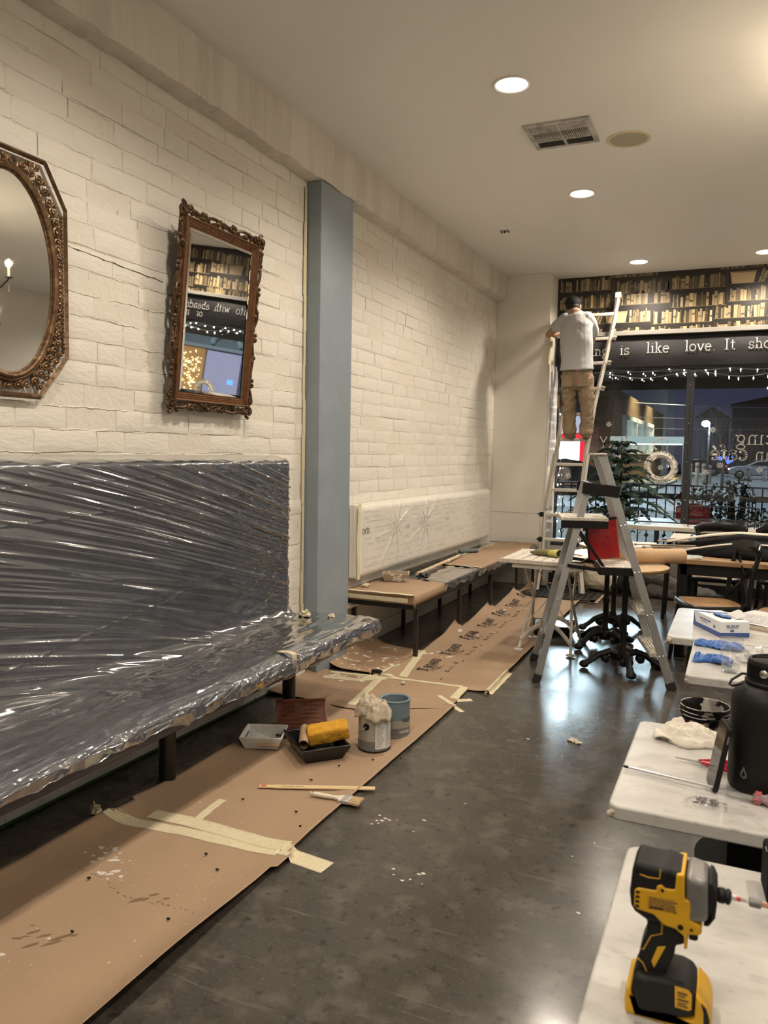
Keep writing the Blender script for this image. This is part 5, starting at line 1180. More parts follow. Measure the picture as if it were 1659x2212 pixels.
m_terry=mat('white_terry',(.74,.69,.60),.95,bump=[(380,.9,.003),(60,.3,.006)],sheen=.3,var=[(20,(.68,.62,.53),.45,.7)])
rag('rag',(-.088,2.20,TT+.001),.084,.075,.046,5.7,m_terry,'white terry cloth rag bunched on the second table behind the scissors',pw=.6)
o=obj('rag_corner',MB().grid(lambda u,v:(-.175+.075*u,2.155+.05*v-.03*u*(1-v),TT+.004+.012*abs(sin(u*4+v*2))),16,12),m_terry,None,180,solid=.004); tag(o,'flat corner flap of white terry cloth reaching to the left','rag')
# ---- third and fourth table things
m_nit=mat('blue_nitrile',(.035,.13,.42),.42,bump=[(90,.4,.004)])
def glove(label,c,rz,L,seed):
    t=local(thing('rubber_glove',label,'glove',(c[0],c[1],TT+.001),rz=rz,group='blue nitrile gloves on the third table')); rr=random.Random(seed); k=seed*3.7
    pal=MB().grid(lambda u,v:(L*(u-.5),(.036+.012*sin(u*6+k))*(2*v-1)*(1-.35*u)*(1+.25*NZ.noise(V((u*4,k,0)))),.004+.026*(1-(2*v-1)**2)*(.55+.6*abs(NZ.noise(V((u*5,v*3,k)))))+.008*NZ.noise(V((u*13,v*11,k)))),40,16); obj('palm',pal,m_nit,t,180,solid=.002)
    for i in range(4):
        y=-.03+i*.019; l=rr.uniform(.03,.055); pts=[(L*.30,y*.6,.012),(L*.42,y,.018),(L*.42+l*.6,y*1.2+rr.uniform(-.01,.01),.012),(L*.42+l,y*1.3+rr.uniform(-.014,.014),.007)]
        obj('finger',MB().tube(pts,[.008,.009,.008,.005],8),m_nit,t)
    pts=[(-.01,.03,.012),(.02,.05,.012),(.05,.056,.008)]; obj('thumb',MB().tube(pts,[.010,.009,.005],8),m_nit,t)
    return t
glove('flat blue glove lying behind the clear cup',(-.055,3.33),-.15,.15,1)
glove('bunched blue glove nearer the broken table corner',(-.075,3.085),-.2,.085,2)
o=obj('green_scrap',MB().grid(lambda u,v:(-.055+.03*u,3.405+.012*v,TT+.0025+.003*sin(u*5)),6,3),mat('green_plastic',(.02,.20,.14),.4),None,0,solid=.001); tag(o,'tiny green plastic scrap at the back edge of the third table','scrap')
t=local(thing('plastic_cup','clear plastic cup standing on the third marble table','cup',(.003,2.965,TT+.0005)))
m_cup=mat_thin('cup_plastic',(.985,.985,.985),haze=.07,hazecol=(.95,.95,.95),rough=.06,fres=1.5,boost=1.0)
obj('cup_wall',MB().lathe([(.0,.002),(.026,.002),(.028,.004),(.037,.116),(.0385,.118),(.037,.120)],40),m_cup,t,50); obj('rim',MB().tube([(.0378*cos(a),.0378*sin(a),.119) for a in [2*PI*i/40 for i in range(40)]],.0016,6,closed=True),m_cup,t)
obj('water',MB().lathe([(0,.004),(.0265,.004),(.0285,.030),(0,.030)],32),mat_thin('water_clear',(.93,.95,.95),rough=.02,fres=1.33),t,50)
crumple('plastic_wad',(.085,3.16,TT+.002),.075,mat_thin('white_film',(.95,.95,.95),haze=.45,hazecol=(.85,.85,.86),rough=.2,fres=1.4),'crumpled white plastic right of the clear cup','plastic',21,flat=.5)
crumple('plastic_wad',(.135,3.05,TT+.002),.05,mat_thin('clear_bag'),'smaller clear crumpled plastic behind the bottle lid','plastic',22,flat=.5)
# glove box
t=local(thing('glove_box','blue and white open glove box on the farthest marble table','box',(-.045,3.665,TT+.0005),rz=math.radians(-62)))
m_bx=mat('box_white',(.78,.79,.82),.5); m_bb=mat('box_blue',(.06,.11,.33),.5); L_,W_,H_=.245,.125,.065
obj('box_body',MB().box((0,0,H_/2),(L_,W_,H_)),m_bx,t,0,bev=.0015)
bnd=MB()
for s in (-1,1): bnd.box((s*(L_/2+.0004),0,.010),(.0008,W_,.018)).box((0,s*(W_/2+.0004),.010),(L_,.0008,.018))
bnd.add([(-.12,-.0632,.06),(-.12,-.0632,.018),(-.10,-.0632,.018)],[(0,1,2)]); bnd.prism([(-.12,-.062),(-.09,-.062),(-.03,.062),(-.06,.062)],H_,H_+.0006); obj('blue_print',bnd,m_bb,t,0)
ov=MB().add([(.062*cos(a)+.01,.028*sin(a),H_+.0008) for a in [2*PI*i/24 for i in range(24)]],[tuple(range(24))]); obj('opening',ov,m_black,t,0)
obj('torn_flap',MB().grid(lambda u,v:(-.02+.10*u,.028+.045*v,H_+.002+.028*v*(.6+.4*sin(u*4))),8,5),mat('flap_grey',(.60,.60,.60),.6),t,60,solid=.0008)
gv=MB(); rs=random.Random(4)
for i in range(5): gv.ball((rs.uniform(-.03,.05),rs.uniform(-.012,.012),H_+.004),(.02,.011,.007),8,5)
obj('glove_tops',gv,m_nit,t,40,kind='stuff')
tx=MB(); 
def btx(mb,x,z,w,h): mb.box((x,-W_/2-.0006,z),(w,.0006,h))
for i in range(4): btx(tx,-.05+i*.025,.046,.02,.006)
for i in range(3): btx(tx,-.04+i*.02,.036,.016,.003)
for i in range(3): tx.box((L_/2+.0006,-.03+i*.02,.048),(.0006,.016,.005))
tx.box((L_/2+.0006,-.012,.040),(.0006,.05,.004)).box((L_/2+.0006,-.012,.027),(.0006,.016,.010)); btx(tx,.07,.034,.014,.012)
tx.prism([(-.075,-.03),(-.055,-.03),(-.055,.0),(-.075,.0)],H_+.0006,H_+.0012); obj('box_lettering',tx,mat('box_ink',(.10,.14,.30),.6),t,0,kind='stuff')
# notebook
t=local(thing('notebook','open lined notebook pad on the farthest table right of the glove box','notebook',(.13,3.93,TT+.0005),rz=math.radians(-28)))
obj('page_block',MB().box((0,0,.009),(.26,.34,.018)),mat('page_edge',(.55,.48,.38),.7),t,0,bev=.001); obj('cover',MB().box((0,0,.001),(.268,.348,.002)),mat('card_back',(.35,.27,.18),.7),t,0)
obj('top_page',MB().grid(lambda u,v:(-.13+.26*u,-.17+.34*v,.0188+.004*(1-v)*sin(u*3)),10,10),mat('paper_white',(.76,.74,.72),.7),t,60)
ln=MB()
for i in range(24): ln.box((0,-.155+i*.0125,.0235),(.25,.0009,.0003))
for i in range(16):
    y=-.15+i*.0125; x=-.11
    while x<.1: w=rs.uniform(.012,.04); ln.box((x+w/2,y+.004,.0236),(w,.0022,.0003)); x+=w+.008
obj('ruled_lines',ln,mat('pencil',(.32,.33,.40),.7),t,0,kind='stuff'); hl=MB()
for i in range(26): hl.cyl((-.12+i*.0096,.166,.0205),(-.12+i*.0096,.166,.024),.0022,n=6)
obj('punched_holes',hl,mat('pencil'),t,0,kind='stuff')
# bucket of black paint on the floor
t=local(thing('paint_bucket','white bucket smeared with black paint on the floor behind the second table','bucket',(-.10,4.06,.0)))
obj('bucket_wall',MB().lathe([(.0,.003),(.088,.003),(.09,.0),(.106,.255),(.112,.257),(.112,.262),(.107,.264),(.112,.282),(.115,.284),(.115,.296),(.109,.298),(.106,.293),(.090,.02),(0,.02)],44),mat('black_smeared_plastic',(.60,.57,.52),.35,spots=[(7,(.008,.008,.009),.44,4)]),t,50)
rg=MB()
for z,r_ in ((.298,.112),(.276,.114),(.258,.113)): rg.tube([(r_*cos(a),r_*sin(a),z) for a in [2*PI*i/44 for i in range(44)]],.0028,6,closed=True)
obj('rim_rings',rg,mat('rim_white',(.66,.64,.60),.4,spots=[(12,(.01,.01,.011),.56)]),t)
obj('paint_surface',MB().lathe([(.101,.17),(0,.17)],36),mat('wet_black',(.006,.006,.007),.12),t)
# ================= MIDDLE OF THE ROOM =================
m_slat=mat('whitewashed_slats',(.66,.615,.54),.55,var=[(12,(.52,.47,.40),.48,.68)],stretch=(3,.4,1),spots=[(20,(.40,.35,.28),.70,4)]); m_wmet=mat('white_metal',(.66,.62,.56),.45,spots=[(30,(.40,.35,.28),.68)])
t=thing('folding_table','white slatted folding table with arched metal legs, left of the step ladder','table',(-1.24,5.92,0))
x0,x1,y0,y1,zt=-1.585,-.885,5.575,6.25,.73
for i in range(9):
    xa=x0+.012+(x1-x0-.024)*i/9; xb=x0+.012+(x1-x0-.024)*(i+1)/9-.007; obj('slat',MB().box(((xa+xb)/2,(y0+y1)/2,zt-.009),(xb-xa,y1-y0-.05,.018)),m_slat,t,0,bev=.002)
for y in (y0+.012,y1-.012): obj('end_rail',MB().box(((x0+x1)/2,y,zt-.012),(x1-x0,.024,.03)),m_slat,t,0,bev=.003)
[obj('under_frame',MB().box(((x0+x1)/2,yy,zt-.045),(.5,.02,.03)),m_wmet,t,0) for yy in (y0+.03,y1-.03)]
for yf,yt in ((5.815,6.15),(6.265,5.68)):
    for xf,xt in ((-1.475,-1.415),(-1.082,-1.10)):
        xm=(xf+xt)/2; ym=(yf+yt)/2
        obj('leg',MB().tube([(xf,yf,.012),(xf*.97+xm*.03+(.01 if xf<-1.3 else -.01),yf*.85+yt*.15,.10),(xm*.5+xt*.5+(.02 if xf<-1.3 else -.02),ym,.40),(xt,yt,zt-.05)],.0115,8),m_wmet,t)
        obj('foot_disc',MB().lathe([(.034,0),(.034,.008),(.012,.014),(.012,.022)],20,(xf,yf,.008)),m_wmet,t)
    obj('arch_stretcher',MB().tube([(-1.465+(.375)*k/14,yf+(yt-yf)*(.05+.14*sin(PI*k/14)),.09+.125*sin(PI*k/14)) for k in range(15)],0,4,sx=[(.006,.017)]*15,up=(0,0,1)),m_wmet,t,30)
for a,b in (((-1.42,6.1,.62),(-1.10,5.84,.2)),((-1.12,6.1,.62),(-1.44,5.84,.2))): obj('cross_rod',MB().tube([a,b],.004,6),m_wmet,t)
# gloves on it
m_olive=mat('olive_glove',(.17,.15,.075),.8,bump=[(80,.6,.005)]); m_cuff=mat('yellow_cuff',(.50,.45,.12),.7)
t=local(thing('work_glove','olive work gloves with yellow cuff on the slatted table','glove',(-1.27,5.88,zt+.002),rz=-.35))
o=obj('glove_body',MB().ball((-.055,0,.024),(.085,.042,.026),16,10).ball((-.12,.015,.02),(.05,.028,.02),12,8).ball((-.12,-.018,.018),(.055,.016,.016),12,8).ball((-.03,.035,.028),(.05,.025,.02),12,8),m_olive,t); fuse(o,.006,3,(.03,.010))
obj('cuff',MB().tube([(.0,0,.026),(.04,-.002,.028),(.085,-.004,.030)],0,18,cap=False,sx=[(.036,.022),(.042,.025),(.050,.029)],up=(0,0,1)),m_cuff,t,50,solid=.004)
obj('cuff_inside',MB().tube([(.0,0,.026),(.078,-.004,.030)],0,18,cap=True,sx=[(.030,.018),(.044,.025)],up=(0,0,1)),m_black,t,50)
o=obj('paper_sheet',MB().grid(lambda u,v:(-1.09+.24*u+.04*v,5.60+.40*v,zt+.004+.010*abs(sin(u*4+v))+.05*max(0,u-.8)*(1-v)),20,14),mat('paper_white'),None,80,solid=.0008); tag(o,'crumpled white paper sheet on the right end of the slatted table','paper')
# black roller tray on the floor under it
m_bt=m_bplast
t=tray_thing('paint_tray','black paint tray on the floor under the slatted folding table',-1.36,6.50,.2,.36,.30,.085,m_bt,z=.012)
obj('tray_liner',MB().box((0,0,.078),(.30,.25,.004)),mat('pale_blue_film',(.36,.40,.43),.3,coat=.4),t,0)
# round bistro tables
m_iron2=mat('cast_iron',(.008,.008,.008),.45,spec=.3,bump=[(60,.4,.004)]); m_tan=mat('tan_tabletop',(.55,.40,.25),.35); m_brass=mat('brass_edge',(.38,.27,.13),.3,metal=.8)
def bistro_table(label,x,y,r,top,rot=0):
    t=local(thing('bistro_table',label,'table',(x,y,0),'round bistro tables on iron pedestals',rot))
    obj('tabletop',MB().lathe([(0,.712),(r-.01,.712),(r,.718),(r,.734),(r-.004,.738),(0,.738)],56),top,t,40); obj('edge_band',MB().lathe([(r+.001,.715),(r+.004,.722),(r+.004,.731),(r+.001,.736)],56),m_brass,t)
    obj('column',MB().lathe([(.03,.10),(.03,.14),(.021,.16),(.021,.34),(.028,.36),(.028,.38),(.019,.40),(.019,.56),(.028,.58),(.028,.61),(.02,.63),(.02,.69),(.10,.70),(.10,.712)],18),m_iron2,t,50)
    obj('hub',MB().lathe([(.0,.05),(.04,.06),(.055,.09),(.05,.115),(.03,.13)],18),m_iron2,t)
    for k in range(4):
        a=k*PI/2; d=V((cos(a),sin(a),0)); n=V((-d.y,d.x,0)); f=MB()
        f.tube([d*.02+V((0,0,.10)),d*.09+V((0,0,.125)),d*.16+V((0,0,.10)),d*.22+V((0,0,.055)),d*.265+V((0,0,.028))],0,8,sx=[(.028,.022),(.026,.024),(.022,.022),(.024,.018),(.034,.024)],up=(0,0,1)); f.ball(d*.265+V((0,0,.028)),(.036,.036,.026),10,6)
        f.ball(d*.12+n*.018+V((0,0,.075)),(.03,.02,.03),8,6); f.ball(d*.12-n*.018+V((0,0,.075)),(.03,.02,.03),8,6)
        obj('foot',f,m_iron2,t)
    return t
bistro_table('round tan bistro table with iron pedestal under the kraft roll, behind the step ladder',-.69,5.66,.285,m_tan,.35)
bistro_table('middle round bistro table, its iron foot just behind the front one',-.905,6.27,.28,mat('white_top',(.72,.70,.67),.35),.9)
bistro_table('rearmost round bistro table, white top under paper by the tall plant',-.935,6.90,.30,mat('white_top'),.5)
o=obj('paper_sheet',MB().grid(lambda u,v:(-1.15+.52*u,6.72+.46*v+.05*u,.7415+.006*abs(NZ.noise(V((u*4,v*4,2))))+.02*max(0,.15-u)),20,14),mat('paper_white'),None,80,solid=.0008); tag(o,'large white paper sheet on the rearmost round table','paper')
t=thing('kraft_roll','roll of brown kraft paper lying on the front round table','paper roll',(-.6,5.8,.79))
a,b=V((-.90,5.64,.794)),V((-.335,5.93,.794)); u=(b-a).normalized(); rp=[(.052,0)]+[(.0535+.001*sin(i),.02+i*.12) for i in range(5)]+[(.055,(b-a).length)]
obj('roll',MB().lathe(rp,40,a,u),mat('kraft_roll_paper',(.50,.335,.195),.65,bump=[(7,.2,.01)]),t,60); obj('outer_edge',MB().tube([a+V((.02,-.045,.034)),a.lerp(b,.5)+V((0,-.05,.03)),b+V((-.015,-.047,.033))],.0016,5),mat('kraft_edge',(.36,.23,.13),.7),t); obj('core',MB().lathe([(.022,0),(.022,.004),(.016,.004),(.016,0)],20,b,u),m_black,t)
o=obj('kraft_scrap',MB().grid(lambda u,v:(-.99+.12*u,5.60+.10*v,.742+.035*sin(u*2.5)+.01*sin(v*5)),10,8),mat('kraft_roll_paper'),None,60,solid=.0008); tag(o,'small curled kraft scrap at the left end of the roll','paper')
# long wooden table with folded umbrella
m_oak=mat('oak_plank',(.36,.225,.12),.45,var=[(8,(.25,.15,.075),.45,.7)],stretch=(.3,3,1),bump=[(30,.2,.003)])
t=thing('long_table','long wooden dining table on thick black metal legs','table',(.75,6.6,0))
lx0,lx1,ly0,ly1=-.40,1.9,6.18,6.98
for i in range(4): obj('plank',MB().box(((lx0+lx1)/2,ly0+.1+i*.2,.725),(lx1-lx0,.196,.036)),m_oak,t,0,bev=.003)
obj('apron',MB().box(((lx0+lx1)/2,ly0+.04,.665),(lx1-lx0-.06,.03,.08)).box(((lx0+lx1)/2,ly1-.04,.665),(lx1-lx0-.06,.03,.08)),m_black,t,0)
for x in (lx0+.045,lx1-.06):
    for y in (ly0+.06,ly1-.06): obj('leg',MB().box((x,y,.355),(.07,.07,.705)),m_black,t,0,bev=.004)
o=obj('newspaper',MB().grid(lambda u,v:(-.385+.01*v+.16*u-.26*(1-u)*.2,6.22+.66*v,.7455+.012*(1-u)*sin(v*3)+.003*sin(u*9)),12,12),mat('newsprint',(.50,.53,.50),.75,spots=[(70,(.22,.24,.23),.52,5)]),None,80,solid=.0012); tag(o,'grey printed newspaper at the left end of the long wooden table','newspaper')
t=thing('patio_umbrella','folded black and white striped umbrella lying along the long wooden table','umbrella',(.3,6.65,.8)); m_ub=mat('black_canvas',(.009,.009,.010),.8,bump=[(40,.4,.01)],spec=.15); m_uw=mat('white_canvas',(.70,.64,.55),.7); m_rib=mat('rib_wood',(.42,.33,.24),.5)
rs=random.Random(14); tips=[(-.74,6.60,.785),(-.665,6.50,.78),(-.58,6.85,.80),(-.50,6.72,.82),(-.62,6.70,.775),(-.45,6.56,.775)]
for i,tp_ in enumerate(tips):
    p=V(tp_); q=V((1.2,6.62+.02*i,.83)); obj('rib',MB().tube([p,p.lerp(q,.5)+V((0,0,.012)),q],[.006,.008,.008],6),m_rib,t); obj('rib_tip',MB().ball(p,(.016,.011,.011),8,6),m_rib,t)
def gore(y0,z0,w,h,tw,xa=-.52,xb=1.75):
    return lambda u,v:(xa+(xb-xa)*u,y0+.05*sin(u*2)+w*min(1,u*3.2)*(v-.5)*(1-.25*u)+.012*sin(u*13+v*9),z0+h*min(1,u*4.2)*sin(v*PI)+.014*NZ.noise(V((u*5,v*5,tw)))-.02*(1-min(1,u*4)))
for i,(y,z,w,h,m,sd) in enumerate(((6.60,.752,.62,.13,m_ub,1),(6.46,.756,.34,.11,m_ub,2),(6.76,.756,.30,.13,m_ub,3),(6.62,.80,.30,.11,m_ub,5))): obj('folded_gore',MB().grid(gore(y,z,w,h,sd),50,12),m,t,180,solid=.003)
for i,(yy,zz,w,h) in enumerate(((6.40,.845,.025,.010),(6.56,.915,.060,.014),(6.72,.900,.03,.010))):
    obj('white_stripe',MB().grid(lambda u,v:(-.50+2.2*u,yy+.05*sin(u*2)+w*min(1,.25+u*2)*(v-.5),zz-.10*(1-min(1,u*4.2))**1.3+h*sin(v*PI)+.006*sin(u*7+i)),50,5),m_uw,t,180,solid=.003,kind=None)
o=obj('wood_board',MB().box((0,0,0),(.16,.5,.022)),mat('pale_board',(.60,.53,.44),.6),None,0,bev=.003); o.location=(-.47,7.72,.757); tag(o,'pale wooden board end sticking out in front of the window counter','board')
st=thing('stool','black metal stool carrying the pale board by the window','stool',(-.47,7.72,0))
obj('stool_seat',MB().box((-.47,7.72,.735),(.3,.3,.018)),m_black,st,0,bev=.004)
for dx in (-.12,.12):
    for dy in (-.12,.12): obj('leg',MB().bar((-.47+dx,7.72+dy,0),(-.47+dx*.8,7.72+dy*.8,.728),.022,.022),m_black,st,0)
# window counter
m_ctr=mat('pale_counter',(.62,.565,.49),.42,var=[(10,(.52,.46,.39),.48,.7)],stretch=(.3,3,1))
t=thing('window_counter','long pale stone topped counter running along under the window','counter',(.9,8.98,0)); obj('worktop',MB().box((.93,8.90,.742),(4.62,.48,.045)),m_ctr,t,0,bev=.004)
for x in (-1.2,.1,1.5,2.9): obj('bracket_leg',MB().box((x,8.80,.36),(.05,.05,.72)),m_black,t,0)
t=thing('wire_rack','thin black wire rack standing on the counter in front of the window','rack',(-.17,8.86,.765)); wr=MB()
for x in (-.47,-.33,.10,.165): obj('upright',MB().tube([(x,8.80 if x in(-.47,.10) else 8.95,.766),(x,8.80 if x in(-.47,.10) else 8.95,1.06 if x>0 else .985)],.005,6),m_black,t)
for z in (.985,.845,.79): obj('wire_rail',MB().tube([(-.47,8.80,z),(.10,8.80,z),(.165,8.95,z),(-.33,8.95,z),(-.47,8.80,z)],.0045,6),m_black,t)
# bistro chairs
m_cb=mat('black_lacquer',(.008,.008,.009),.25,spec=.4); m_cane=mat('tan_seat',(.34,.20,.095),.5,var=[(40,(.24,.135,.06),.45,.7)],stretch=(.3,3,1),bump=[(240,.4,.002)])
ct=local(thing('bistro_chair','x','chair',(0,0,0),'black bentwood cross back chairs'))
sp_=[(-.20,-.20),(.20,-.20),(.215,-.12),(.20,.06),(.17,.19),(-.17,.19),(-.20,.06),(-.215,-.12)]
def rnd(poly,k=3):
    for _ in range(k):
        q=[]
        for i in range(len(poly)):
            a,b=V(poly[i]+(0,)),V(poly[(i+1)%len(poly)]+(0,)); q+=[tuple(a.lerp(b,.25))[:2],tuple(a.lerp(b,.75))[:2]]
        poly=q
    return poly
so=rnd(sp_,2)
obj('seat',MB().prism([(x*.93,y*.93) for x,y in so],.452,.470),m_cane,ct,40,bev=.004); obj('seat_ring',MB().tube([(x,y,.452) for x,y in so],0,8,closed=True,sx=[(.018,.022)]*len(so),up=(0,0,1)),m_cb,ct)
for s in (-1,1):
    obj('leg',MB().tube([(s*.165,-.165,.45),(s*.18,-.19,.22),(s*.195,-.21,0)],[.018,.017,.014],10),m_cb,ct)
    obj('leg',MB().tube([(s*.205,.26,0),(s*.185,.205,.25),(s*.18,.185,.46),(s*.185,.20,.66),(s*.19,.245,.86)],[.014,.018,.019,.017,.015],10),m_cb,ct)
    obj('back_cross',MB().tube([(-s*.175,.19,.50),(-s*.06,.215,.60),(s*.07,.235,.70),(s*.18,.25,.80)],0,6,sx=[(.006,.016)]*4,up=(1,0,0)),m_cb,ct)
    obj('side_brace',MB().tube([(s*.18,-.185,.30),(s*.19,0,.40),(s*.185,.2,.30)],.007,6),m_cb,ct)
obj('top_rail',MB().tube([(-.215,.225,.84),(-.14,.265,.865),(0,.285,.872),(.14,.265,.865),(.215,.225,.84)],0,10,sx=[(.012,.034),(.014,.044),(.014,.046),(.014,.044),(.012,.034)],up=(0,0,1)),m_cb,ct)
obj('foot_ring',MB().tube([(.17*cos(a),.17*sin(a),.20) for a in [2*PI*i/24 for i in range(24)]],.009,6,closed=True),m_cb,ct)
ct.location=(-.145,6.02,0); ct.rotation_euler=(0,0,math.radians(-68)); ct['label']='black cross back chair at the long table corner, tan seat towards the ladder'
dup(ct,(-.15,7.42,0),math.radians(-4),'black chair behind the long table, its top rail below the window counter')
dup(ct,(.40,7.5,0),math.radians(6),'black chair cut by the right edge, behind the long table')
dup(ct,(.33,5.78,0),math.radians(-100),'black chair at the right edge in front of the long table, seat corner in view')
# ================= PEOPLE =================
m_skin=mat('skin',(.42,.23,.15),.5,bump=[(200,.1,.001)]); m_shirt=mat('pale_grey_shirt',(.47,.475,.49),.85,bump=[(160,.2,.002)],sheen=.2); m_khaki=mat('khaki_trousers',(.30,.228,.15),.85,var=[(9,(.24,.18,.115),.45,.7)],bump=[(120,.3,.003)])
m_cap=mat('black_cap',(.012,.012,.014),.8); m_hair=mat('dark_hair',(.02,.014,.010),.6)
def ch(mb,pts,n=14,up=(0,1,0),b0=True):
    """body chain: (x,y,z,rx,ry)"""
    P=[V(p[:3]) for p in pts]; mb.tube(P,0,n,sx=[(p[3],p[4] if len(p)>4 else p[3]) for p in pts],up=up)
    mb.ball(P[0],min(pts[0][3:])*.98,10,8) if b0 else None; mb.ball(P[-1],min(pts[-1][3:])*.98,10,8)
def hand(mb,w,d,n,L=.17,curl=.6):
    """palm + four unequal bent fingers + thumb; w wrist, d direction, n palm normal"""
    d=V(d).normalized(); n=V(n); n=(n-d*n.dot(d)).normalized(); s=d.cross(n)
    mb.tube([V(w),V(w)+d*L*.25,V(w)+d*L*.5],0,10,sx=[(.026,.018),(.036,.016),(.038,.014)],up=tuple(n))
    for i,f in enumerate((.40,.47,.45,.36)):
        o=V(w)+d*L*.46+s*(-.027+.018*i); a=o+d*L*f*.45; b=a+(d*cos(curl)-n*sin(curl))*L*f*.35; c=b+(d*cos(curl*2)-n*sin(curl*2))*L*f*.28; mb.tube([o,a,b,c],[.009,.0085,.008,.0065],7)
    o=V(w)+d*L*.12+s*-.026; a=o+(d*.6-s*.8)*L*.2; b=a+(d*.85-s*.4-n*.3)*L*.18; mb.tube([o,a,b],[.011,.010,.008],7)
# ---- man on the ladder, back to us
t=bpy.data.objects
bm=MB()
ch(bm,[(-1.62,8.50,2.30,.14,.11),(-1.62,8.49,2.46,.135,.10),(-1.635,8.49,2.66,.145,.105),(-1.645,8.51,2.86,.155,.105),(-1.655,8.54,2.95,.12,.09)],18)
ch(bm,[(-1.66,8.55,2.95,.06),(-1.695,8.60,3.03,.055),(-1.71,8.625,3.07,.056)])
bm.ball((-1.715,8.645,3.085),(.077,.098,.105),18,14); bm.ball((-1.722,8.72,3.045),(.05,.05,.055),12,8); bm.ball((-1.722,8.752,3.075),(.014,.022,.018),8,6)
for s in (-1,1): bm.ball((-1.715+s*.079,8.64,3.07),(.013,.022,.032),8,6)
ch(bm,[(-1.775,8.53,2.925,.052),(-1.87,8.57,2.86,.047),(-1.965,8.62,2.785,.040),(-1.925,8.70,2.80,.036),(-1.875,8.76,2.825,.028)])
hand(bm,(-1.88,8.755,2.822),(.55,.75,.12),(0,-.3,1),.165,.5)
ch(bm,[(-1.525,8.53,2.925,.052),(-1.50,8.66,2.82,.047),(-1.53,8.78,2.72,.040),(-1.62,8.82,2.67,.034),(-1.76,8.84,2.655,.028)])
hand(bm,(-1.755,8.838,2.655),(-.95,.05,-.05),(0,-1,0),.165,.7)
for s,hx in ((-1,-1.70),(1,-1.535)): ch(bm,[(hx,8.51,2.32,.085),(hx+s*.004,8.59,2.02,.062),(hx,8.62,1.98,.058),(hx,8.66,1.84,.056),(hx,8.68,1.72,.04),(hx,8.73,1.70,.038)])
man=obj('person',bm,m_skin); fuse(man,.011,3); tag(man,'person in pale grey t-shirt and khaki trousers standing on the tall ladder, back turned','person')
sb=MB()
ch(sb,[(-1.62,8.49,2.385,.180,.152),(-1.622,8.485,2.50,.165,.125),(-1.635,8.48,2.68,.170,.128),(-1.645,8.505,2.84,.172,.122),(-1.65,8.53,2.93,.145,.10),(-1.665,8.555,2.985,.075,.07)],22,b0=False)
ch(sb,[(-1.755,8.52,2.925,.075),(-1.82,8.545,2.89,.070),(-1.865,8.567,2.862,.066)]); ch(sb,[(-1.54,8.52,2.925,.075),(-1.505,8.62,2.86,.066),(-1.50,8.69,2.81,.062)])
o=obj('t_shirt',sb,m_shirt,man); fuse(o,.010,3,(.13,.018))
tb=MB()
ch(tb,[(-1.62,8.50,2.44,.140,.110),(-1.62,8.51,2.37,.155,.128),(-1.62,8.52,2.30,.150,.125)],20)
for s,hx in ((-1,-1.70),(1,-1.535)): ch(tb,[(hx+s*.004,8.52,2.32,.084,.115),(hx+s*.010,8.56,2.14,.080,.10),(hx+s*.014,8.605,1.99,.071,.085),(hx+s*.010,8.645,1.85,.066,.078),(hx+s*.006,8.67,1.755,.072,.085),(hx+s*.006,8.675,1.73,.068,.08)],18)
o=obj('trousers',tb,m_khaki,man); fuse(o,.009,2,(.06,.035))
bt=MB(); bt.tube([(-1.62+.168*cos(a),8.498+.132*sin(a),2.425) for a in [2*PI*i/32 for i in range(32)]],0,6,closed=True,sx=[(.006,.018)]*32,up=(0,0,1)); obj('belt',bt,mat('brown_belt',(.07,.035,.02),.5),man)
pk=MB().box((-1.535,8.395,2.27),(.11,.012,.12),MX.Rotation(.1,3,'X')).box((-1.70,8.395,2.27),(.11,.012,.12),MX.Rotation(.1,3,'X')).box((-1.805,8.56,2.06),(.02,.11,.14)); obj('pocket',pk,m_khaki,man,0,bev=.004,kind='stuff')
cp=MB().ball((-1.715,8.64,3.115),(.087,.107,.080),20,12); cp.tube([(-1.715,8.74,3.10),(-1.722,8.79,3.085),(-1.726,8.82,3.07)],0,12,sx=[(.070,.012),(.062,.009),(.03,.006)],up=(0,0,1)); o=obj('cap',cp,m_cap,man); 
hr=MB().ball((-1.712,8.622,3.075),(.079,.085,.062),16,10); obj('hair',hr,m_hair,man)
ey=MB()
for s in (-1,1): ey.ball((-1.722+s*.03,8.742,3.085),.011,8,6)
obj('eyes',ey,mat('eye_white',(.8,.8,.78),.3),man,kind='stuff')
for hx in (-1.70,-1.535):
    sh=MB(); sh.ball((hx,8.70,1.702),(.046,.075,.042),12,8).ball((hx,8.765,1.692),(.043,.07,.032),12,8); o=obj('shoe',sh,mat('brown_shoe',(.11,.075,.045),.6),man); fuse(o,.008,2)
# tape strip he is fixing along the pier edge
o=obj('tape_strip',MB().grid(lambda u,v:(-2.0+.03*v+.012*sin(u*7)*u,8.838-.012*u+.02*v,2.83-.42*u),18,2),mat('peeling_tape',(.74,.64,.40),.5),None,60,solid=.001); tag(o,'yellowish tape peeling off the pier edge under the worker hand','tape')
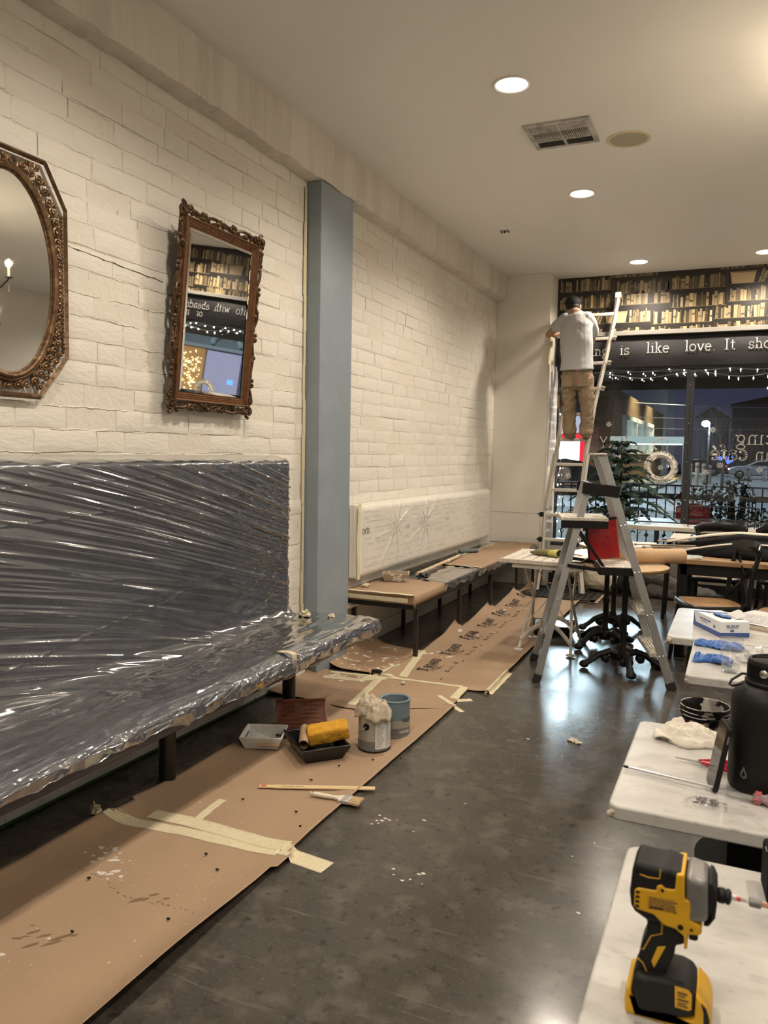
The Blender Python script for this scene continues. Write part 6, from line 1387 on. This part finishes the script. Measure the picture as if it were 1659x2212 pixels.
# ---- person lying by the window wall
m_cs=mat('cream_shirt',(.66,.585,.47),.85,bump=[(90,.3,.003)]); m_gp=mat('grey_trousers',(.095,.088,.082),.85,bump=[(120,.3,.003)]); m_dk=mat('dark_apron',(.018,.018,.02),.8)
bm=MB(); X0=-1.08
ch(bm,[(-1.02,8.74,.17,.10,.13),(-1.22,8.73,.17,.095,.12),(-1.42,8.75,.20,.10,.15),(-1.56,8.77,.21,.09,.13)],16,(0,0,1))
ch(bm,[(-1.58,8.77,.20,.055),(-1.68,8.80,.19,.052)]); bm.ball((-1.76,8.82,.19),(.105,.095,.08),16,12); bm.ball((-1.775,8.895,.185),(.04,.03,.03),8,6); bm.ball((-1.76,8.92,.188),(.014,.02,.012),8,6)
for s in (-1,1): bm.ball((-1.765,8.81,.19+s*.08),(.03,.02,.012),8,6)
ch(bm,[(-1.50,8.74,.33,.05),(-1.46,8.90,.30,.045),(-1.40,9.0,.22,.038),(-1.52,9.06,.18,.03)]); hand(bm,(-1.50,9.055,.185),(-.9,.3,-.1),(0,.3,-1),.16,.5)
ch(bm,[(-1.50,8.80,.08,.05),(-1.36,8.92,.07,.045),(-1.25,9.03,.06,.036),(-1.34,9.08,.05,.03)]); hand(bm,(-1.33,9.08,.05),(-.95,.1,.05),(0,-.2,-1),.16,.5)
for s,(y,z) in ((1,(8.76,.25)),(-1,(8.74,.10))): ch(bm,[(-1.0,y,z,.085),(-.66,y-.02,z-.06 if s>0 else z,.062),(-.52,y-.05,max(.07,z-.12),.058),(-.30,y-.07,.06,.045),(-.18,y-.08,.055,.036)])
p2=obj('person',bm,m_skin); fuse(p2,.012,3); tag(p2,'person in cream shirt and grey trousers lying on the floor by the window wall','person')
sb=MB(); ch(sb,[(-1.06,8.73,.185,.135,.15),(-1.22,8.71,.19,.155,.165),(-1.40,8.71,.215,.165,.19),(-1.52,8.75,.22,.14,.18),(-1.60,8.77,.215,.085,.10)],20,(0,0,1)); ch(sb,[(-1.50,8.74,.33,.075),(-1.465,8.86,.31,.07)]); ch(sb,[(-1.50,8.80,.085,.072),(-1.40,8.89,.08,.068)])
o=obj('shirt',sb,m_cs,p2); fuse(o,.011,4,(.10,.03))
ab=MB(); ch(ab,[(-.90,8.73,.17,.13,.15),(-1.02,8.725,.18,.145,.16),(-1.13,8.72,.185,.15,.16)],18,(0,0,1)); o=obj('dark_waistband',ab,m_dk,p2); fuse(o,.011,3)
tb=MB()
ch(tb,[(-1.0,8.73,.18,.11,.145),(-.88,8.735,.175,.11,.135)],16,(0,0,1))
for s,(y,z) in ((1,(8.745,.23)),(-1,(8.74,.095))): ch(tb,[(-.95,y,z,.105),(-.70,y-.03,z-.02,.092),(-.52,y-.06,max(.085,z-.11),.085),(-.30,y-.08,.08,.075),(-.22,y-.09,.075,.075)],14,(0,0,1))
o=obj('trousers',tb,m_gp,p2); fuse(o,.011,3,(.07,.035))
hr=MB().ball((-1.775,8.80,.195),(.105,.09,.088),16,10); obj('hair',hr,m_hair,p2)
ey=MB(); ey.ball((-1.772,8.905,.21),.010,8,6).ball((-1.772,8.905,.165),.010,8,6); obj('eyes',ey,mat('eye_white'),p2,kind='stuff')
for y in (8.68,8.66):
    sh=MB(); sh.ball((-.14,y,.055),(.06,.045,.05),10,8).ball((-.10,y+.05,.05),(.05,.075,.042),10,8); o=obj('shoe',sh,m_black,p2); fuse(o,.009,2)
# ================= WINDOW DRESSING =================
t=thing('quote_banner','black fabric banner lettered with a hand drawn white quotation above the window','banner',(.7,9.15,2.64)); m_ban=mat('banner_cloth',(.020,.020,.023),.6,bump=[(9,.25,.02)]); m_chalk=mat('chalk_white',(.72,.70,.66),.8)
def bnr(u,v):
    x=-1.975+5.35*u; z=2.452+.372*v; b=.030*sin(v*PI)+.010*NZ.noise(V((x*2,z*6,1)))
    return (x,9.172-b-(.010*sin(u*40)*(1-v)),z)
obj('cloth',MB().grid(bnr,160,12),m_ban,t,180,solid=.004)
BMX=MX.Translation((0,9.125,0))@rot_to((1,0,0),(0,0,1),(0,-1,0)); lt=MB()
for txt,x,z,sz in (('Cooking',-1.905,2.61,.068),('is',-1.275,2.612,.068),('like',-.995,2.622,.070),('love.',-.60,2.628,.070),('It',-.21,2.632,.070),('should',.02,2.635,.068),('be',.50,2.635,.066),('entered',.70,2.635,.066),('into',1.24,2.635,.066),('with',1.585,2.635,.064),('abandon',1.93,2.635,.062),('or',2.03,2.53,.060),('not',2.26,2.53,.060),('at',2.54,2.53,.060),('all.',2.74,2.53,.060)):
    lt=MB(); letters(lt,txt,sz,BMX@MX.Translation((x,z,0)),.16); obj('painted_word',lt,m_chalk,t,0,kind='stuff')
# fairy lights
m_fb=mat_glow('fairy_bulb',(1,.92,.80),14); m_wire=mat('thin_wire',(.35,.33,.28),.5)
fbm_=mesh('bulb',MB().lathe([(0,-.009),(.005,-.006),(.0062,0),(.004,.006),(.002,.010),(0,.010)],8),m_fb,60)
def fairy(label,pts,step,seed,drop=.03):
    t=thing('fairy_lights',label,'fairy lights',pts[0]); rr=random.Random(seed); P=[V(p) for p in pts]
    obj('wire',MB().tube(P,.002,5),m_wire,t); acc=step*.5
    for a,b in zip(P,P[1:]):
        l=(b-a).length; 
        while acc<l:
            p=a.lerp(b,acc/l)+V((rr.uniform(-.01,.01),-.004,-rr.uniform(0,drop))); o=bpy.data.objects.new('bulb',fbm_); COL.objects.link(o); o.parent=t; o.location=p-P[0]; acc+=step*rr.uniform(.6,1.3)
        acc-=l
    l_=lamp('fairy_glow','POINT',(P[len(P)//2]-P[0])+V((0,-.05,-.05)),.35,(1,.85,.65),.1); l_.parent=t
fairy('string of tiny white lights along the bottom of the banner',[(-1.46+.12*i,9.20,2.435+.012*sin(i*1.3)) for i in range(40)],.17,1)
fairy('second string of tiny white lights hanging in shallow swags just below the first',[(-1.46+.10*i,9.215,2.385+.03*sin(i*.62+2)) for i in range(47)],.13,2)
fairy('vertical string of tiny white lights at the left window edge behind the tall ladder',[(-1.925+.03*sin(i*2.2),9.22,2.30-.14*i) for i in range(14)],.095,3,.0)
# lettering and snowflakes on the glass (read from outside)
m_vin=mat('window_vinyl',(.50,.49,.47),.6)
GM=lambda x,z:MX.Translation((x,9.2935,z))@rot_to((-1,0,0),(0,0,1),(0,1,0))
lt=MB(); letters(lt,'cing',.098,GM(.315,1.64),.12); letters(lt,'an',.085,GM(.315,1.475),.10); letters(lt,'café',.094,GM(.06,1.475),.24); obj('window_lettering',lt,m_vin,w2,0,label='reversed white window lettering')
lt=MB(); letters(lt,'NKY',.082,GM(-1.17,1.585),.13)
F=GM(-.80,1.565); 
for r_ in (.075,.064):
    pts=[F@V(p+(0,)) for p in arc(0,.06,.11*r_/.075,r_,-60,120,12)]; lt.tube(pts,.004,4)
lt.tube([F@V((-.05,-.02,0)),F@V((-.05,.13,0))],.004,4); obj('window_lettering',lt,m_vin,w1,0)
for i,(x,z,s,w) in enumerate(((-1.39,1.85,.030,w1),(-1.05,1.45,.024,w1),(-1.83,1.25,.032,w1),(-.81,1.37,.028,w1),(-.29,1.79,.032,w2),(-.20,1.41,.032,w2),(-.34,1.33,.030,w2),(.19,1.37,.032,w2))):
    mb=MB()
    for k in range(8):
        a=k*PI/4; d=V((cos(a),0,sin(a))); c=V((x,9.2935,z)); mb.tube([c+d*s*.25,c+d*s*1.15],.0026,4); mb.ball(c+d*s*.9,.0055,6,4)
    mb.tube([(x+s*.5*cos(a),9.2935,z+s*.5*sin(a)) for a in [2*PI*k/14 for k in range(14)]],.003,4,closed=True); obj('snowflake_sticker',mb,m_vin,w,0)
bd=MB(); bd.prism([(-.05,.0),(-.035,.02),(-.02,.018),(-.03,.035),(0,.025),(.03,.035),(.05,.012),(.045,-.015),(.02,-.032),(-.01,-.03),(-.03,-.012)],0,.001,MX.Translation((-1.275,9.293,1.485))@rot_to((1,0,0),(0,0,1),(0,-1,0))); obj('bird_sticker',bd,m_vin,w1,0)
# wreaths
m_fea=mat('white_feather',(.66,.63,.57),.8)
def wreath(label,x,z,Rm,seed):
    t=local(thing('wreath',label,'wreath',(x,9.16,z))); rr=random.Random(seed); fe=MB()
    obj('ring',MB().tube([(Rm*cos(a),.03,Rm*sin(a)) for a in [2*PI*i/36 for i in range(36)]],.028,8,closed=True),m_fea,t)
    for i in range(330):
        a=2*PI*i/330+rr.uniform(-.02,.02); out=rr.choice((-1,1,1)); p=V((Rm*cos(a),.03+rr.uniform(-.02,.015),Rm*sin(a))); d=V((cos(a)*out*.75-sin(a)*.65,rr.uniform(-.45,.1),sin(a)*out*.75+cos(a)*.65)).normalized(); n=d.cross(V((rr.uniform(-1,1),1,rr.uniform(-1,1)))).normalized(); l=rr.uniform(.04,.062); w=.011
        fe.add([p,p+d*l*.5+n*w,p+d*l,p+d*l*.5-n*w],[(0,1,2,3)])
    obj('feathers',fe,m_fea,t,0,kind='stuff'); obj('hanger',MB().tube([(0,.05,Rm),(0,.10,Rm+.18)],.002,5),m_wire,t); return t
wreath('white feather wreath hanging on the left window behind the plant',-.80,1.375,.137,1)
wreath('white feather wreath on the far right window, seen in the tilted mirror',1.86,1.50,.14,2)
# norfolk pine in a pot on the counter end
m_pine2=mat('pine_needles',(.022,.045,.028),.6); m_trunk=mat('pine_trunk',(.05,.038,.026),.8)
t=local(thing('potted_pine','dark green potted pine standing on the counter behind the step ladder','plant',(-1.19,8.93,.765)))
obj('pot',MB().lathe([(.0,0),(.07,0),(.095,.12),(.10,.12),(.10,.135),(.088,.135),(.08,.11),(0,.11)],24),mat('dark_pot',(.04,.038,.036),.5),t); obj('trunk',MB().tube([(0,0,.1),(.006,0,.5),(0,0,.93)],[.014,.010,.004],8),m_trunk,t)
rr=random.Random(17)
for tier in range(9):
    z=.10+tier*.094; L=.72*(1-.09*tier)*(1 if tier else .85); n=6 if tier<8 else 4
    for k in range(n):
        a=2*PI*k/n+tier*.55+rr.uniform(-.2,.2); d=V((cos(a),sin(a)*.62,0)); l=L*rr.uniform(.75,1.05); up=.12 if tier>5 else .0
        P=[V((0,0,z))+d*l*u+V((0,0,l*(up*u+.16*sin(u*2.4)-.24*u*u))) for u in [i/9 for i in range(10)]]
        P=[V((q.x,max(q.y,-.10),q.z)) if q.x<-.12 else q for q in P]
        if P[-1].y>.22: P=[V((p.x,min(p.y,.22),p.z)) for p in P]
        f=MB(); f.tube(P,[.004]*9+[.002],5)
        for i in range(1,10):
            for q in range(5):
                c=P[i-1].lerp(P[i],q/5); sd=V((-d.y,d.x,0))
                for s in (-1,1):
                    ll=.115*(1-.07*i)*rr.uniform(.7,1.15)*(1-.04*tier); e=c+(sd*s*.75+d*.55+V((0,0,rr.uniform(-.45,.15)))).normalized()*ll
                    if e.y>.27: e.y=.27
                    if e.x<-.15: e.y=max(e.y,-.12)
                    f.tube([c,c.lerp(e,.6)+V((0,0,.006)),e],[.0045,.006,.0022],3,cap=False)
        obj('branch',f,m_pine2,t,0)
# ================= OUTSIDE, NIGHT =================
m_walk=mat('sidewalk',(.36,.37,.34),.7,var=[(2,(.28,.29,.27),.45,.7)]); m_road=mat('asphalt',(.07,.075,.085),.6,var=[(1,(.10,.105,.115),.45,.7)])
struct('road',MB().box((5,68,-.17),(120,118,.1)),m_road,smooth=0)
struct('sidewalk',MB().box((5,16.2,-.06),(60,13.6,.12)),m_walk,smooth=0)
o=struct('pavement_far',MB().box((-20,44,-.055),(32.8,19,.13)),m_walk,smooth=0)
ye=MB().box((-4.9,60,-.112),(1.6,26,.012)); o=struct('road_marking',ye,mat('yellow_kerb_paint',(.62,.45,.06),.6),smooth=0)
jo=MB()
for i in range(10): jo.box((5,10.2+i*1.3,.0008),(40,.02,.001))
obj('joint',jo,mat('joint_dark',(.10,.10,.10),.9),bpy.data.objects['sidewalk'],0,kind='stuff')
LW=(.82,.95,1.0)
# awning over the shop front
t=thing('awning','dark awning outside over the shop window','awning',(0,9.8,2.5)); obj('canopy',MB().box((.5,9.95,2.46),(9,.85,.06)).box((.5,10.36,2.40),(9,.03,.16)),mat('awning_cloth',(.022,.022,.025),.7),t,0)
# patio railing
m_rail=mat('railing_iron',(.010,.010,.011),.5)
def railing(label,x0,x1,y):
    t=thing('patio_railing',label,'railing',((x0+x1)/2,y,0))
    obj('top_rail',MB().box(((x0+x1)/2,y,1.065),(x1-x0,.035,.022)),m_rail,t,0); obj('flat_rail',MB().box(((x0+x1)/2,y,.90),(x1-x0,.05,.085)),m_rail,t,0); obj('bottom_rail',MB().box(((x0+x1)/2,y,.12),(x1-x0,.03,.03)),m_rail,t,0)
    for x in (x0,x1): obj('post',MB().box((x,y,.54),(.075,.075,1.08)),m_rail,t,0)
    bal=MB().cyl((0,0,.12),(0,0,1.06),.010,n=6).ball((0,0,.56),(.03,.03,.035),8,6).ball((0,0,.30),(.03,.03,.035),8,6); bal2=MB().cyl((0,0,.12),(0,0,1.06),.010,n=6)
    ma=mesh('baluster',bal,m_rail); mb_=mesh('baluster',bal2,m_rail); n=int((x1-x0)/.125)
    for i in range(1,n): 
        o=bpy.data.objects.new('baluster',ma if i%2 else mb_); COL.objects.link(o); o.parent=t; o.location=(x0+(x1-x0)*i/n-(x0+x1)/2,0,0)
railing('black iron patio railing left of the gap, with ball knuckled bars',-4.2,-.10,12.5); railing('black iron patio railing right of the gap',.06,4.2,12.5)
# planting
def shrub(label,x,y,z0,h,r,n,seed,col=(.020,.040,.018),pot=True):
    t=local(thing('shrub',label,'shrub',(x,y,0))); rr=random.Random(seed); lf=MB(); m=mat('shrub_leaf_%d'%seed,col,.5)
    if pot: obj('planter',MB().lathe([(0,0),(.17,0),(.22,z0),(.24,z0),(.2,z0-.02),(0,z0-.02)],20),mat('planter_dark',(.05,.035,.03),.6),t)
    for k in range(7): 
        a=rr.uniform(0,2*PI); obj('stem',MB().tube([(0,0,z0-.03),(r*.3*cos(a),r*.3*sin(a),z0+h*.5),(r*.8*cos(a),r*.8*sin(a),z0+h*rr.uniform(.7,1))],[.01,.007,.003],5),m_trunk,t)
    for i in range(n):
        a=rr.uniform(0,2*PI); q=math.sqrt(rr.random()); p=V((r*q*cos(a),r*q*sin(a),z0+h*(.15+.85*rr.random())*(1-.3*q))); d=V((rr.uniform(-1,1),rr.uniform(-1,1),rr.uniform(-.4,.8))).normalized(); s=d.cross(V((rr.uniform(-1,1),rr.uniform(-1,1),1))).normalized(); l=rr.uniform(.05,.09)
        lf.add([p,p+d*l*.5+s*l*.3,p+d*l,p+d*l*.5-s*l*.3],[(0,1,2,3)])
    obj('leaves',lf,m,t,0,kind='stuff')
shrub('leafy shrub outside in a planter, right of the window mullion',-.42,11.7,.45,.75,.42,520,1); shrub('thin upright shrub outside under the café lettering',-.02,11.5,.5,.85,.22,260,2); shrub('low dark bush outside below the left window',-1.75,11.3,.35,.55,.55,520,3); shrub('low bush outside near the railing gap',.35,11.9,.35,.5,.4,360,4)
t=thing('patio_chair','dark red metal patio chair outside behind the mullion','chair',(-.55,11.0,0)); m_pr=mat('dark_red_paint',(.28,.012,.015),.4)
obj('seat',MB().box((-.55,11.0,.45),(.42,.42,.03)),m_pr,t,0,bev=.01); obj('backrest',MB().grid(lambda u,v:(-.76+.42*u,11.22+.03*sin(u*PI),.50+.38*v-.05*(2*u-1)**2),8,6),m_pr,t,60,solid=.02)
for dx in (-.18,.18):
    for dy in (-.18,.18): obj('leg',MB().cyl((-.55+dx,11+dy,0),(-.55+dx*.9,11+dy*.9,.44),.014,n=8),m_pr,t)
t=thing('patio_table','low brown patio table outside beyond the counter','table',(-.95,10.75,0)); obj('tabletop',MB().box((-.95,10.75,.66),(.62,.62,.03)),mat('brown_top',(.06,.035,.03),.4),t,0,bev=.006); obj('pedestal',MB().lathe([(.2,0),(.2,.02),(.03,.05),(.03,.65)],20,(-.95,10.75,0)),m_rail,t)
# bollards
for i,(x,y,h,r_) in enumerate(((-2.75,51,1.15,.12),(-2.38,51.5,1.2,.12),(-2.02,52,1.15,.12),(-1.72,52.6,1.05,.13),(-.95,52,.75,.10),(.55,58,.95,.13),(1.55,60,.95,.13))):
    t=local(thing('bollard','',"bollard",(x,y,-.12),'bollards beside the parking lot')); t['label']=('leftmost tall white bollard right of the mullion','second tall white bollard in the row of four','third tall white bollard in the row of four','rightmost tall white bollard in the row of four','short dark bollard right of the white row','pale bollard in front of the white car front wheel','pale bollard in front of the white car rear door')[i]
    obj('post',MB().lathe([(r_,0),(r_,h),(r_*.8,h+.04),(0,h+.06)],14),mat('bollard_white',(.55,.57,.58),.5),t); obj('band',MB().lathe([(r_+.004,h*.8),(r_+.004,h*.9)],14),mat('bollard_band',(.25,.26,.28),.5),t)
# cars
def car(label,x,y,rz,col,L=4.6,lights=True):
    t=local(thing('car',label,'car',(x,y,-.12),rz=rz)); mc=mat('car_paint_%s'%label[:5],col,.25,coat=.6,metal=.2); mg=mat('car_glass',(.01,.012,.016),.08,spec=.8)
    side=[(-L/2,.35),(-L/2+.05,.75),(-L/2+.5,.92),(-L*.22,1.0),(-L*.08,1.34),(L*.10,1.42),(L*.26,1.30),(L*.40,1.02),(L/2-.05,.95),(L/2,.6),(L/2-.02,.32),(L*.38,.26),(-L*.36,.26)]
    obj('body',MB().prism(side,-.86,.86,rot_to((1,0,0),(0,0,1),(0,-1,0))),mc,t,30,bev=.08)
    gl=[(-L*.18,1.02),(-L*.07,1.28),(L*.09,1.35),(L*.24,1.24),(L*.33,1.03)]; obj('side_window',MB().prism(gl,-.875,.875,rot_to((1,0,0),(0,0,1),(0,-1,0))),mg,t,0)
    for sx in (-.33,.31):
        for s in (-1,1): obj('wheel',MB().lathe([(.0,-.1),(.20,-.1),(.32,-.08),(.33,0),(.32,.08),(.20,.1),(0,.1)],20,(L*sx,s*.80,.33),V((0,1,0))),m_black,t); obj('hub_cap',MB().lathe([(.19,0),(.15,.02),(0,.03)],14,(L*sx,s*.90,.33),V((0,s,0))),mat('hub_grey',(.3,.3,.32),.35,metal=.8),t)
    for s in (-1,1): obj('tail_lamp',MB().box((L/2-.06,s*.68,.82),(.08,.3,.12)),mat_glow('tail_red',(1,.06,.05),3 if lights else .6),t,0); obj('head_lamp',MB().box((-L/2+.1,s*.66,.70),(.12,.3,.12)),mat_glow('head_white',(1,.93,.8),3 if lights else .3),t,0)
    return t
car('white sedan parked across the lot, at the right edge of the window view',1.45,66,.05,(.42,.45,.50)); car('dark sedan in front of the red shop front at left',-8.15,38.6,.10,(.02,.022,.026),lights=False); car('black car seen through the wreath',-3.45,74.2,-.1,(.03,.04,.07)); car('grey suv at the kerb, seen only in the tilted mirror',15.2,19,.1,(.10,.10,.095),4.4)
# brick bank building
m_bk=mat('brown_brick',(.20,.135,.075),.7,var=[(3,(.15,.10,.055),.45,.7)]); m_bj=mat('brick_joint',(.07,.055,.04),.8); m_wf=mat('white_window_frame',(.70,.76,.76),.5); m_gd=mat('dark_pane',(.05,.06,.06),.15,spec=.7)
t=thing('brick_building','brown brick building across the street with a white framed window','building',(-10,55,0)); XB=-6.07
obj('wall',MB().box((XB-6.1,56,2.4),(12,28,5.1)),m_bj,t,0); cs=MB()
for i in range(62): 
    z=.02+i*.08; cs.box((XB-.07,56,z+.03),(.18,28.06,.062)).box((XB-6.05,41.96,z+.03),(12.1,.1,.062))
obj('brick_courses',cs,m_bk,t,0,kind='stuff')
wf=MB()
for y in (45.5,50.5,55.5,60.5): wf.box((XB+.10,y,2.65),(.25,.28,2.05))
wf.box((XB+.10,53,3.62),(.25,15.3,.25)).box((XB+.10,53,1.72),(.25,15.3,.25)); obj('window_frame',wf,m_wf,t,0); obj('pane',MB().box((XB+.03,53,2.67),(.06,15,1.8)),mat('lit_pane',(.06,.08,.08),.2,emit=(.30,.40,.38),es=.35),t,0)
fl=MB().box((-7.35,41.6,3.05),(.75,.5,.16)); obj('wall_lamp_housing',fl,m_wf,t,0); obj('front_window',MB().box((-7.85,41.88,3.4),(.9,.1,1.25)),m_gd,t,0)
lamp('wall_wash','SPOT',(XB+2.2,50,7.2),1900,(1,.86,.55),.2,(XB,50.5,2.2),95,.8); lamp('wall_wash','SPOT',(XB+2.2,59,7.2),1700,(1,.86,.55),.2,(XB,59,2.2),95,.8)
t=thing('white_gable_building','bright white floodlit building behind the brick one','building',(-12,73,0)); m_st=mat('white_stucco',(.74,.78,.78),.7)
gb=MB().box((-12,76,4.5),(12.2,10,9.2)); gb.prism([(-18.1,9.1),(-5.9,9.1),(-12,13.5)],-81,-71,rot_to((1,0,0),(0,0,1),(0,-1,0))); obj('gable_wall',gb,m_st,t,0); obj('cornice',MB().box((-12,70.9,9.0),(12.6,.3,.4)),m_wf,t,0)
lamp('facade_flood','SPOT',(-8,64,.4),9000,LW,.3,(-8.5,71,5.5),120,.7); lamp('facade_flood','SPOT',(-13,64,.4),9000,LW,.3,(-12.5,71,5.5),120,.7)
# unseen tall pale block, added so the floor reflects something bright
t=thing('added_reflection_block','unseen tall pale floodlit block, added to make the bright reflection on the floor','building',(-10,96,0)); ob=MB().box((-24,104,21),(31,14,42)); obj('added_block_wall',ob,m_st,t,0)
sl=MB()
for i in range(6): sl.box((-24,96.9,10.5+i*5),(31,.3,.5))
obj('floor_band',sl,m_wf,t,0)
for x in (-34,-28,-22,-16,-11): lamp('added_block_flood','SPOT',(x,70,15),230000,(.72,.88,1.0),.5,(x,97,29),90,.8)  # floods added to brighten the unseen block for its floor reflection
# red framed shop
t=thing('red_shop_front','shop front with bright red frames and white lit interior, far left in the window','shop',(-10,46,0)); m_rd=mat('red_frame',(.55,.015,.03),.4,emit=(1,.03,.06),es=.55)
rf=MB()
for x in (-9.95,-8.72,-7.40): rf.box((x,40.9,1.35),(.20,.25,2.6))
rf.box((-8.7,40.9,2.42),(2.75,.25,.24)); obj('red_frame',rf,m_rd,t,0); obj('lit_glass',MB().box((-8.7,41.2,1.75),(2.5,.06,1.2)),mat_glow('shop_white',(.86,.95,1),1.5),t,0); obj('counter_front',MB().box((-8.7,41.15,.6),(2.5,.1,.95)),mat('grey_counter',(.14,.15,.15),.5),t,0); obj('sign_band',MB().box((-8.7,41.3,3.05),(2.7,.2,.85)),mat('sign_band_white',(.5,.54,.6),.5,emit=(.7,.8,1),es=.35),t,0)
# canopy, street lamp, dark buildings, tree, wires
t=thing('flat_canopy','pale lit flat canopy beyond the alley, left of the mullion','canopy',(-3.5,38,0)); obj('fascia',MB().box((-3.9,39.5,2.22),(3.4,3,.32)),mat('canopy_fascia',(.68,.78,.74),.5,emit=(.65,.9,.85),es=.22),t,0)
for x in (-5.4,-2.35): obj('post',MB().box((x,38.2,1.0),(.14,.14,2.2)),m_wf,t,0)
obj('downlight_panel',MB().box((-3.9,39.5,2.05),(2.8,2.4,.02)),mat_glow('canopy_light',(.85,1,.95),2.2),t,0)
t=thing('street_lamp','street lamp with a dazzling bluish white head','street lamp',(-1.17,30,0)); obj('pole',MB().cyl((-1.05,30.1,-.1),(-1.05,30.1,2.7),.04,n=10),m_rail,t); obj('lamp_head',MB().ball((-1.17,30,2.66),(.14,.14,.11),14,10),mat_glow('lamp_white',(.72,.85,1),30),t); obj('arm',MB().cyl((-1.05,30.1,2.7),(-1.17,30,2.72),.025,n=8),m_rail,t); l=lamp('street_lamp_glow','POINT',(-1.17,29.7,2.5),250,(.75,.87,1),.12)
lamp('sidewalk_light','SPOT',(-2.0,17.5,6.5),260,(.86,1,.92),.3,(-1.5,17,0),130,.7); lamp('lot_light','SPOT',(4,58,9),900,(.75,.85,1),.4,(1,60,0),140,.7)
m_night=mat('night_wall',(.055,.06,.085),.8)
for nm,lb,x0,x1,y,h in (('dark_building','low dark building behind the white car',-4.2,-1.3,84,5.3),('dark_building','taller dark shed right of the lettering, with a sloped roof',-.9,9,80,6.4)):
    t=thing(nm,lb,'building',((x0+x1)/2,y,0)); mb=MB().box(((x0+x1)/2,y+4,h/2),(x1-x0,8,h)); obj('wall',mb,m_night,t,0); rf=MB(); rf.prism([(x0-.2,h),(x1+.2,h),((x0+x1)/2,h+1.1)],-(y+8),-y,rot_to((1,0,0),(0,0,1),(0,-1,0))); obj('roof',rf,m_black,t,0)
    pl=MB()
    for i in range(int((x1-x0)/.5)): pl.box((x0+.25+i*.5,y-.03,h*.35),(.38,.05,h*.7))
    obj('cladding_board',pl,mat('night_board',(.075,.08,.11),.8),t,0,kind='stuff')
t=thing('blue_sign','small glowing blue sign under the café lettering','sign',(-1.3,72,1.3)); obj('sign_face',MB().prism([(-.7,.35),(.7,.35),(.7,-.05),(.25,-.3),(.1,-.05),(-.6,.1)],0,.06,MX.Translation((-1.25,72,1.2))@rot_to((1,0,0),(0,0,1),(0,-1,0))),mat_glow('sign_blue',(.1,.2,1),.9),t,0); obj('sign_post',MB().cyl((-1.25,72.1,-.1),(-1.25,72.1,1.1),.05,n=8),m_rail,t)
t=thing('bare_tree','leafless street tree with thin upright branches','tree',(-.45,24,0)); m_tw=mat('bark_grey',(.30,.29,.30),.8); rr=random.Random(23)
obj('trunk',MB().tube([(-.45,24,-.1),(-.44,24,1.0),(-.42,24,1.7)],[.05,.04,.03],8),m_tw,t); br=MB()
def grow(p,d,l,r_,dep):
    q=p+d*l; m_=p.lerp(q,.5)+V((rr.uniform(-.05,.05),rr.uniform(-.05,.05),0))*l; br.tube([p,m_,q],[r_,r_*.8,r_*.6],5)
    if dep:
        for _ in range(3): grow(p.lerp(q,rr.uniform(.5,1)),(d+V((rr.uniform(-.6,.6),rr.uniform(-.6,.6),rr.uniform(.0,.4)))).normalized(),l*rr.uniform(.6,.8),r_*.6,dep-1)
for k in range(4): grow(V((-.43,24,1.3+.12*k)),V((rr.uniform(-.45,.45),rr.uniform(-.3,.3),1)).normalized(),.62,.016,3)
obj('branches',br,m_tw,t,30,kind='stuff')
for i,(z0,z1) in enumerate(((4.75,4.3),(3.85,3.8),(3.2,3.22))):
    o=obj('power_line',MB().tube([(-7+2*k,50,z0+(z1-z0)*k/6-.12*sin(PI*k/6)) for k in range(7)],.018 if i else .03,5),mat('wire_grey',(.30,.32,.36),.5),None); tag(o,('highest sagging cable running right from the white gable','middle cable across the night sky','lowest cable across the night sky')[i],'cable')
# shops seen only in the mirror
t=thing('stucco_shop','grey stucco shop with purple curtains and a golden lit display, seen in the tilted mirror','shop',(22,31,0)); obj('wall',MB().box((22,34,4),(26,6,8)),mat('grey_stucco',(.32,.36,.37),.8),t,0); obj('arch_moulding',MB().tube([(17.5+.8*cos(a),30.9,2.75+.5*sin(a)) for a in [PI*i/16 for i in range(17)]],.12,6),m_wf,t); obj('ledge',MB().box((22,30.8,2.55),(26,.5,.14)),m_wf,t,0)
cu=MB(); m_cu=mat_glow('curtain_purple',(.42,.42,.62),.5); m_cu2=mat_glow('curtain_dark',(.10,.10,.19),.4)
for i in range(30): cu.box((16.6+i*.065,30.9,1.25),(.03,.10,2.3))
obj('curtain_fold',cu,m_cu,t,0,kind='stuff'); obj('curtain',MB().box((17.55,30.95,1.25),(2.0,.06,2.35)),m_cu2,t,0); gd=MB(); rr=random.Random(3)
for i in range(150): gd.ball((rr.uniform(18.75,20.4),30.8,rr.uniform(.2,2.3)),rr.uniform(.015,.04),5,4)
obj('display_lights',gd,mat_glow('display_gold',(1,.62,.22),5),t,0,kind='stuff'); obj('display_back',MB().box((19.6,30.95,1.25),(1.8,.06,2.35)),mat_glow('display_warm',(.30,.15,.05),.8),t,0); obj('blue_screen',MB().box((16.95,30.8,1.1),(.3,.05,.22)),mat_glow('screen_blue',(.1,.3,1),1.5),t,0)
lamp('stucco_flood','SPOT',(17,25,6.5),420,(.75,.92,1),.3,(18,31,3.2),120,.7)
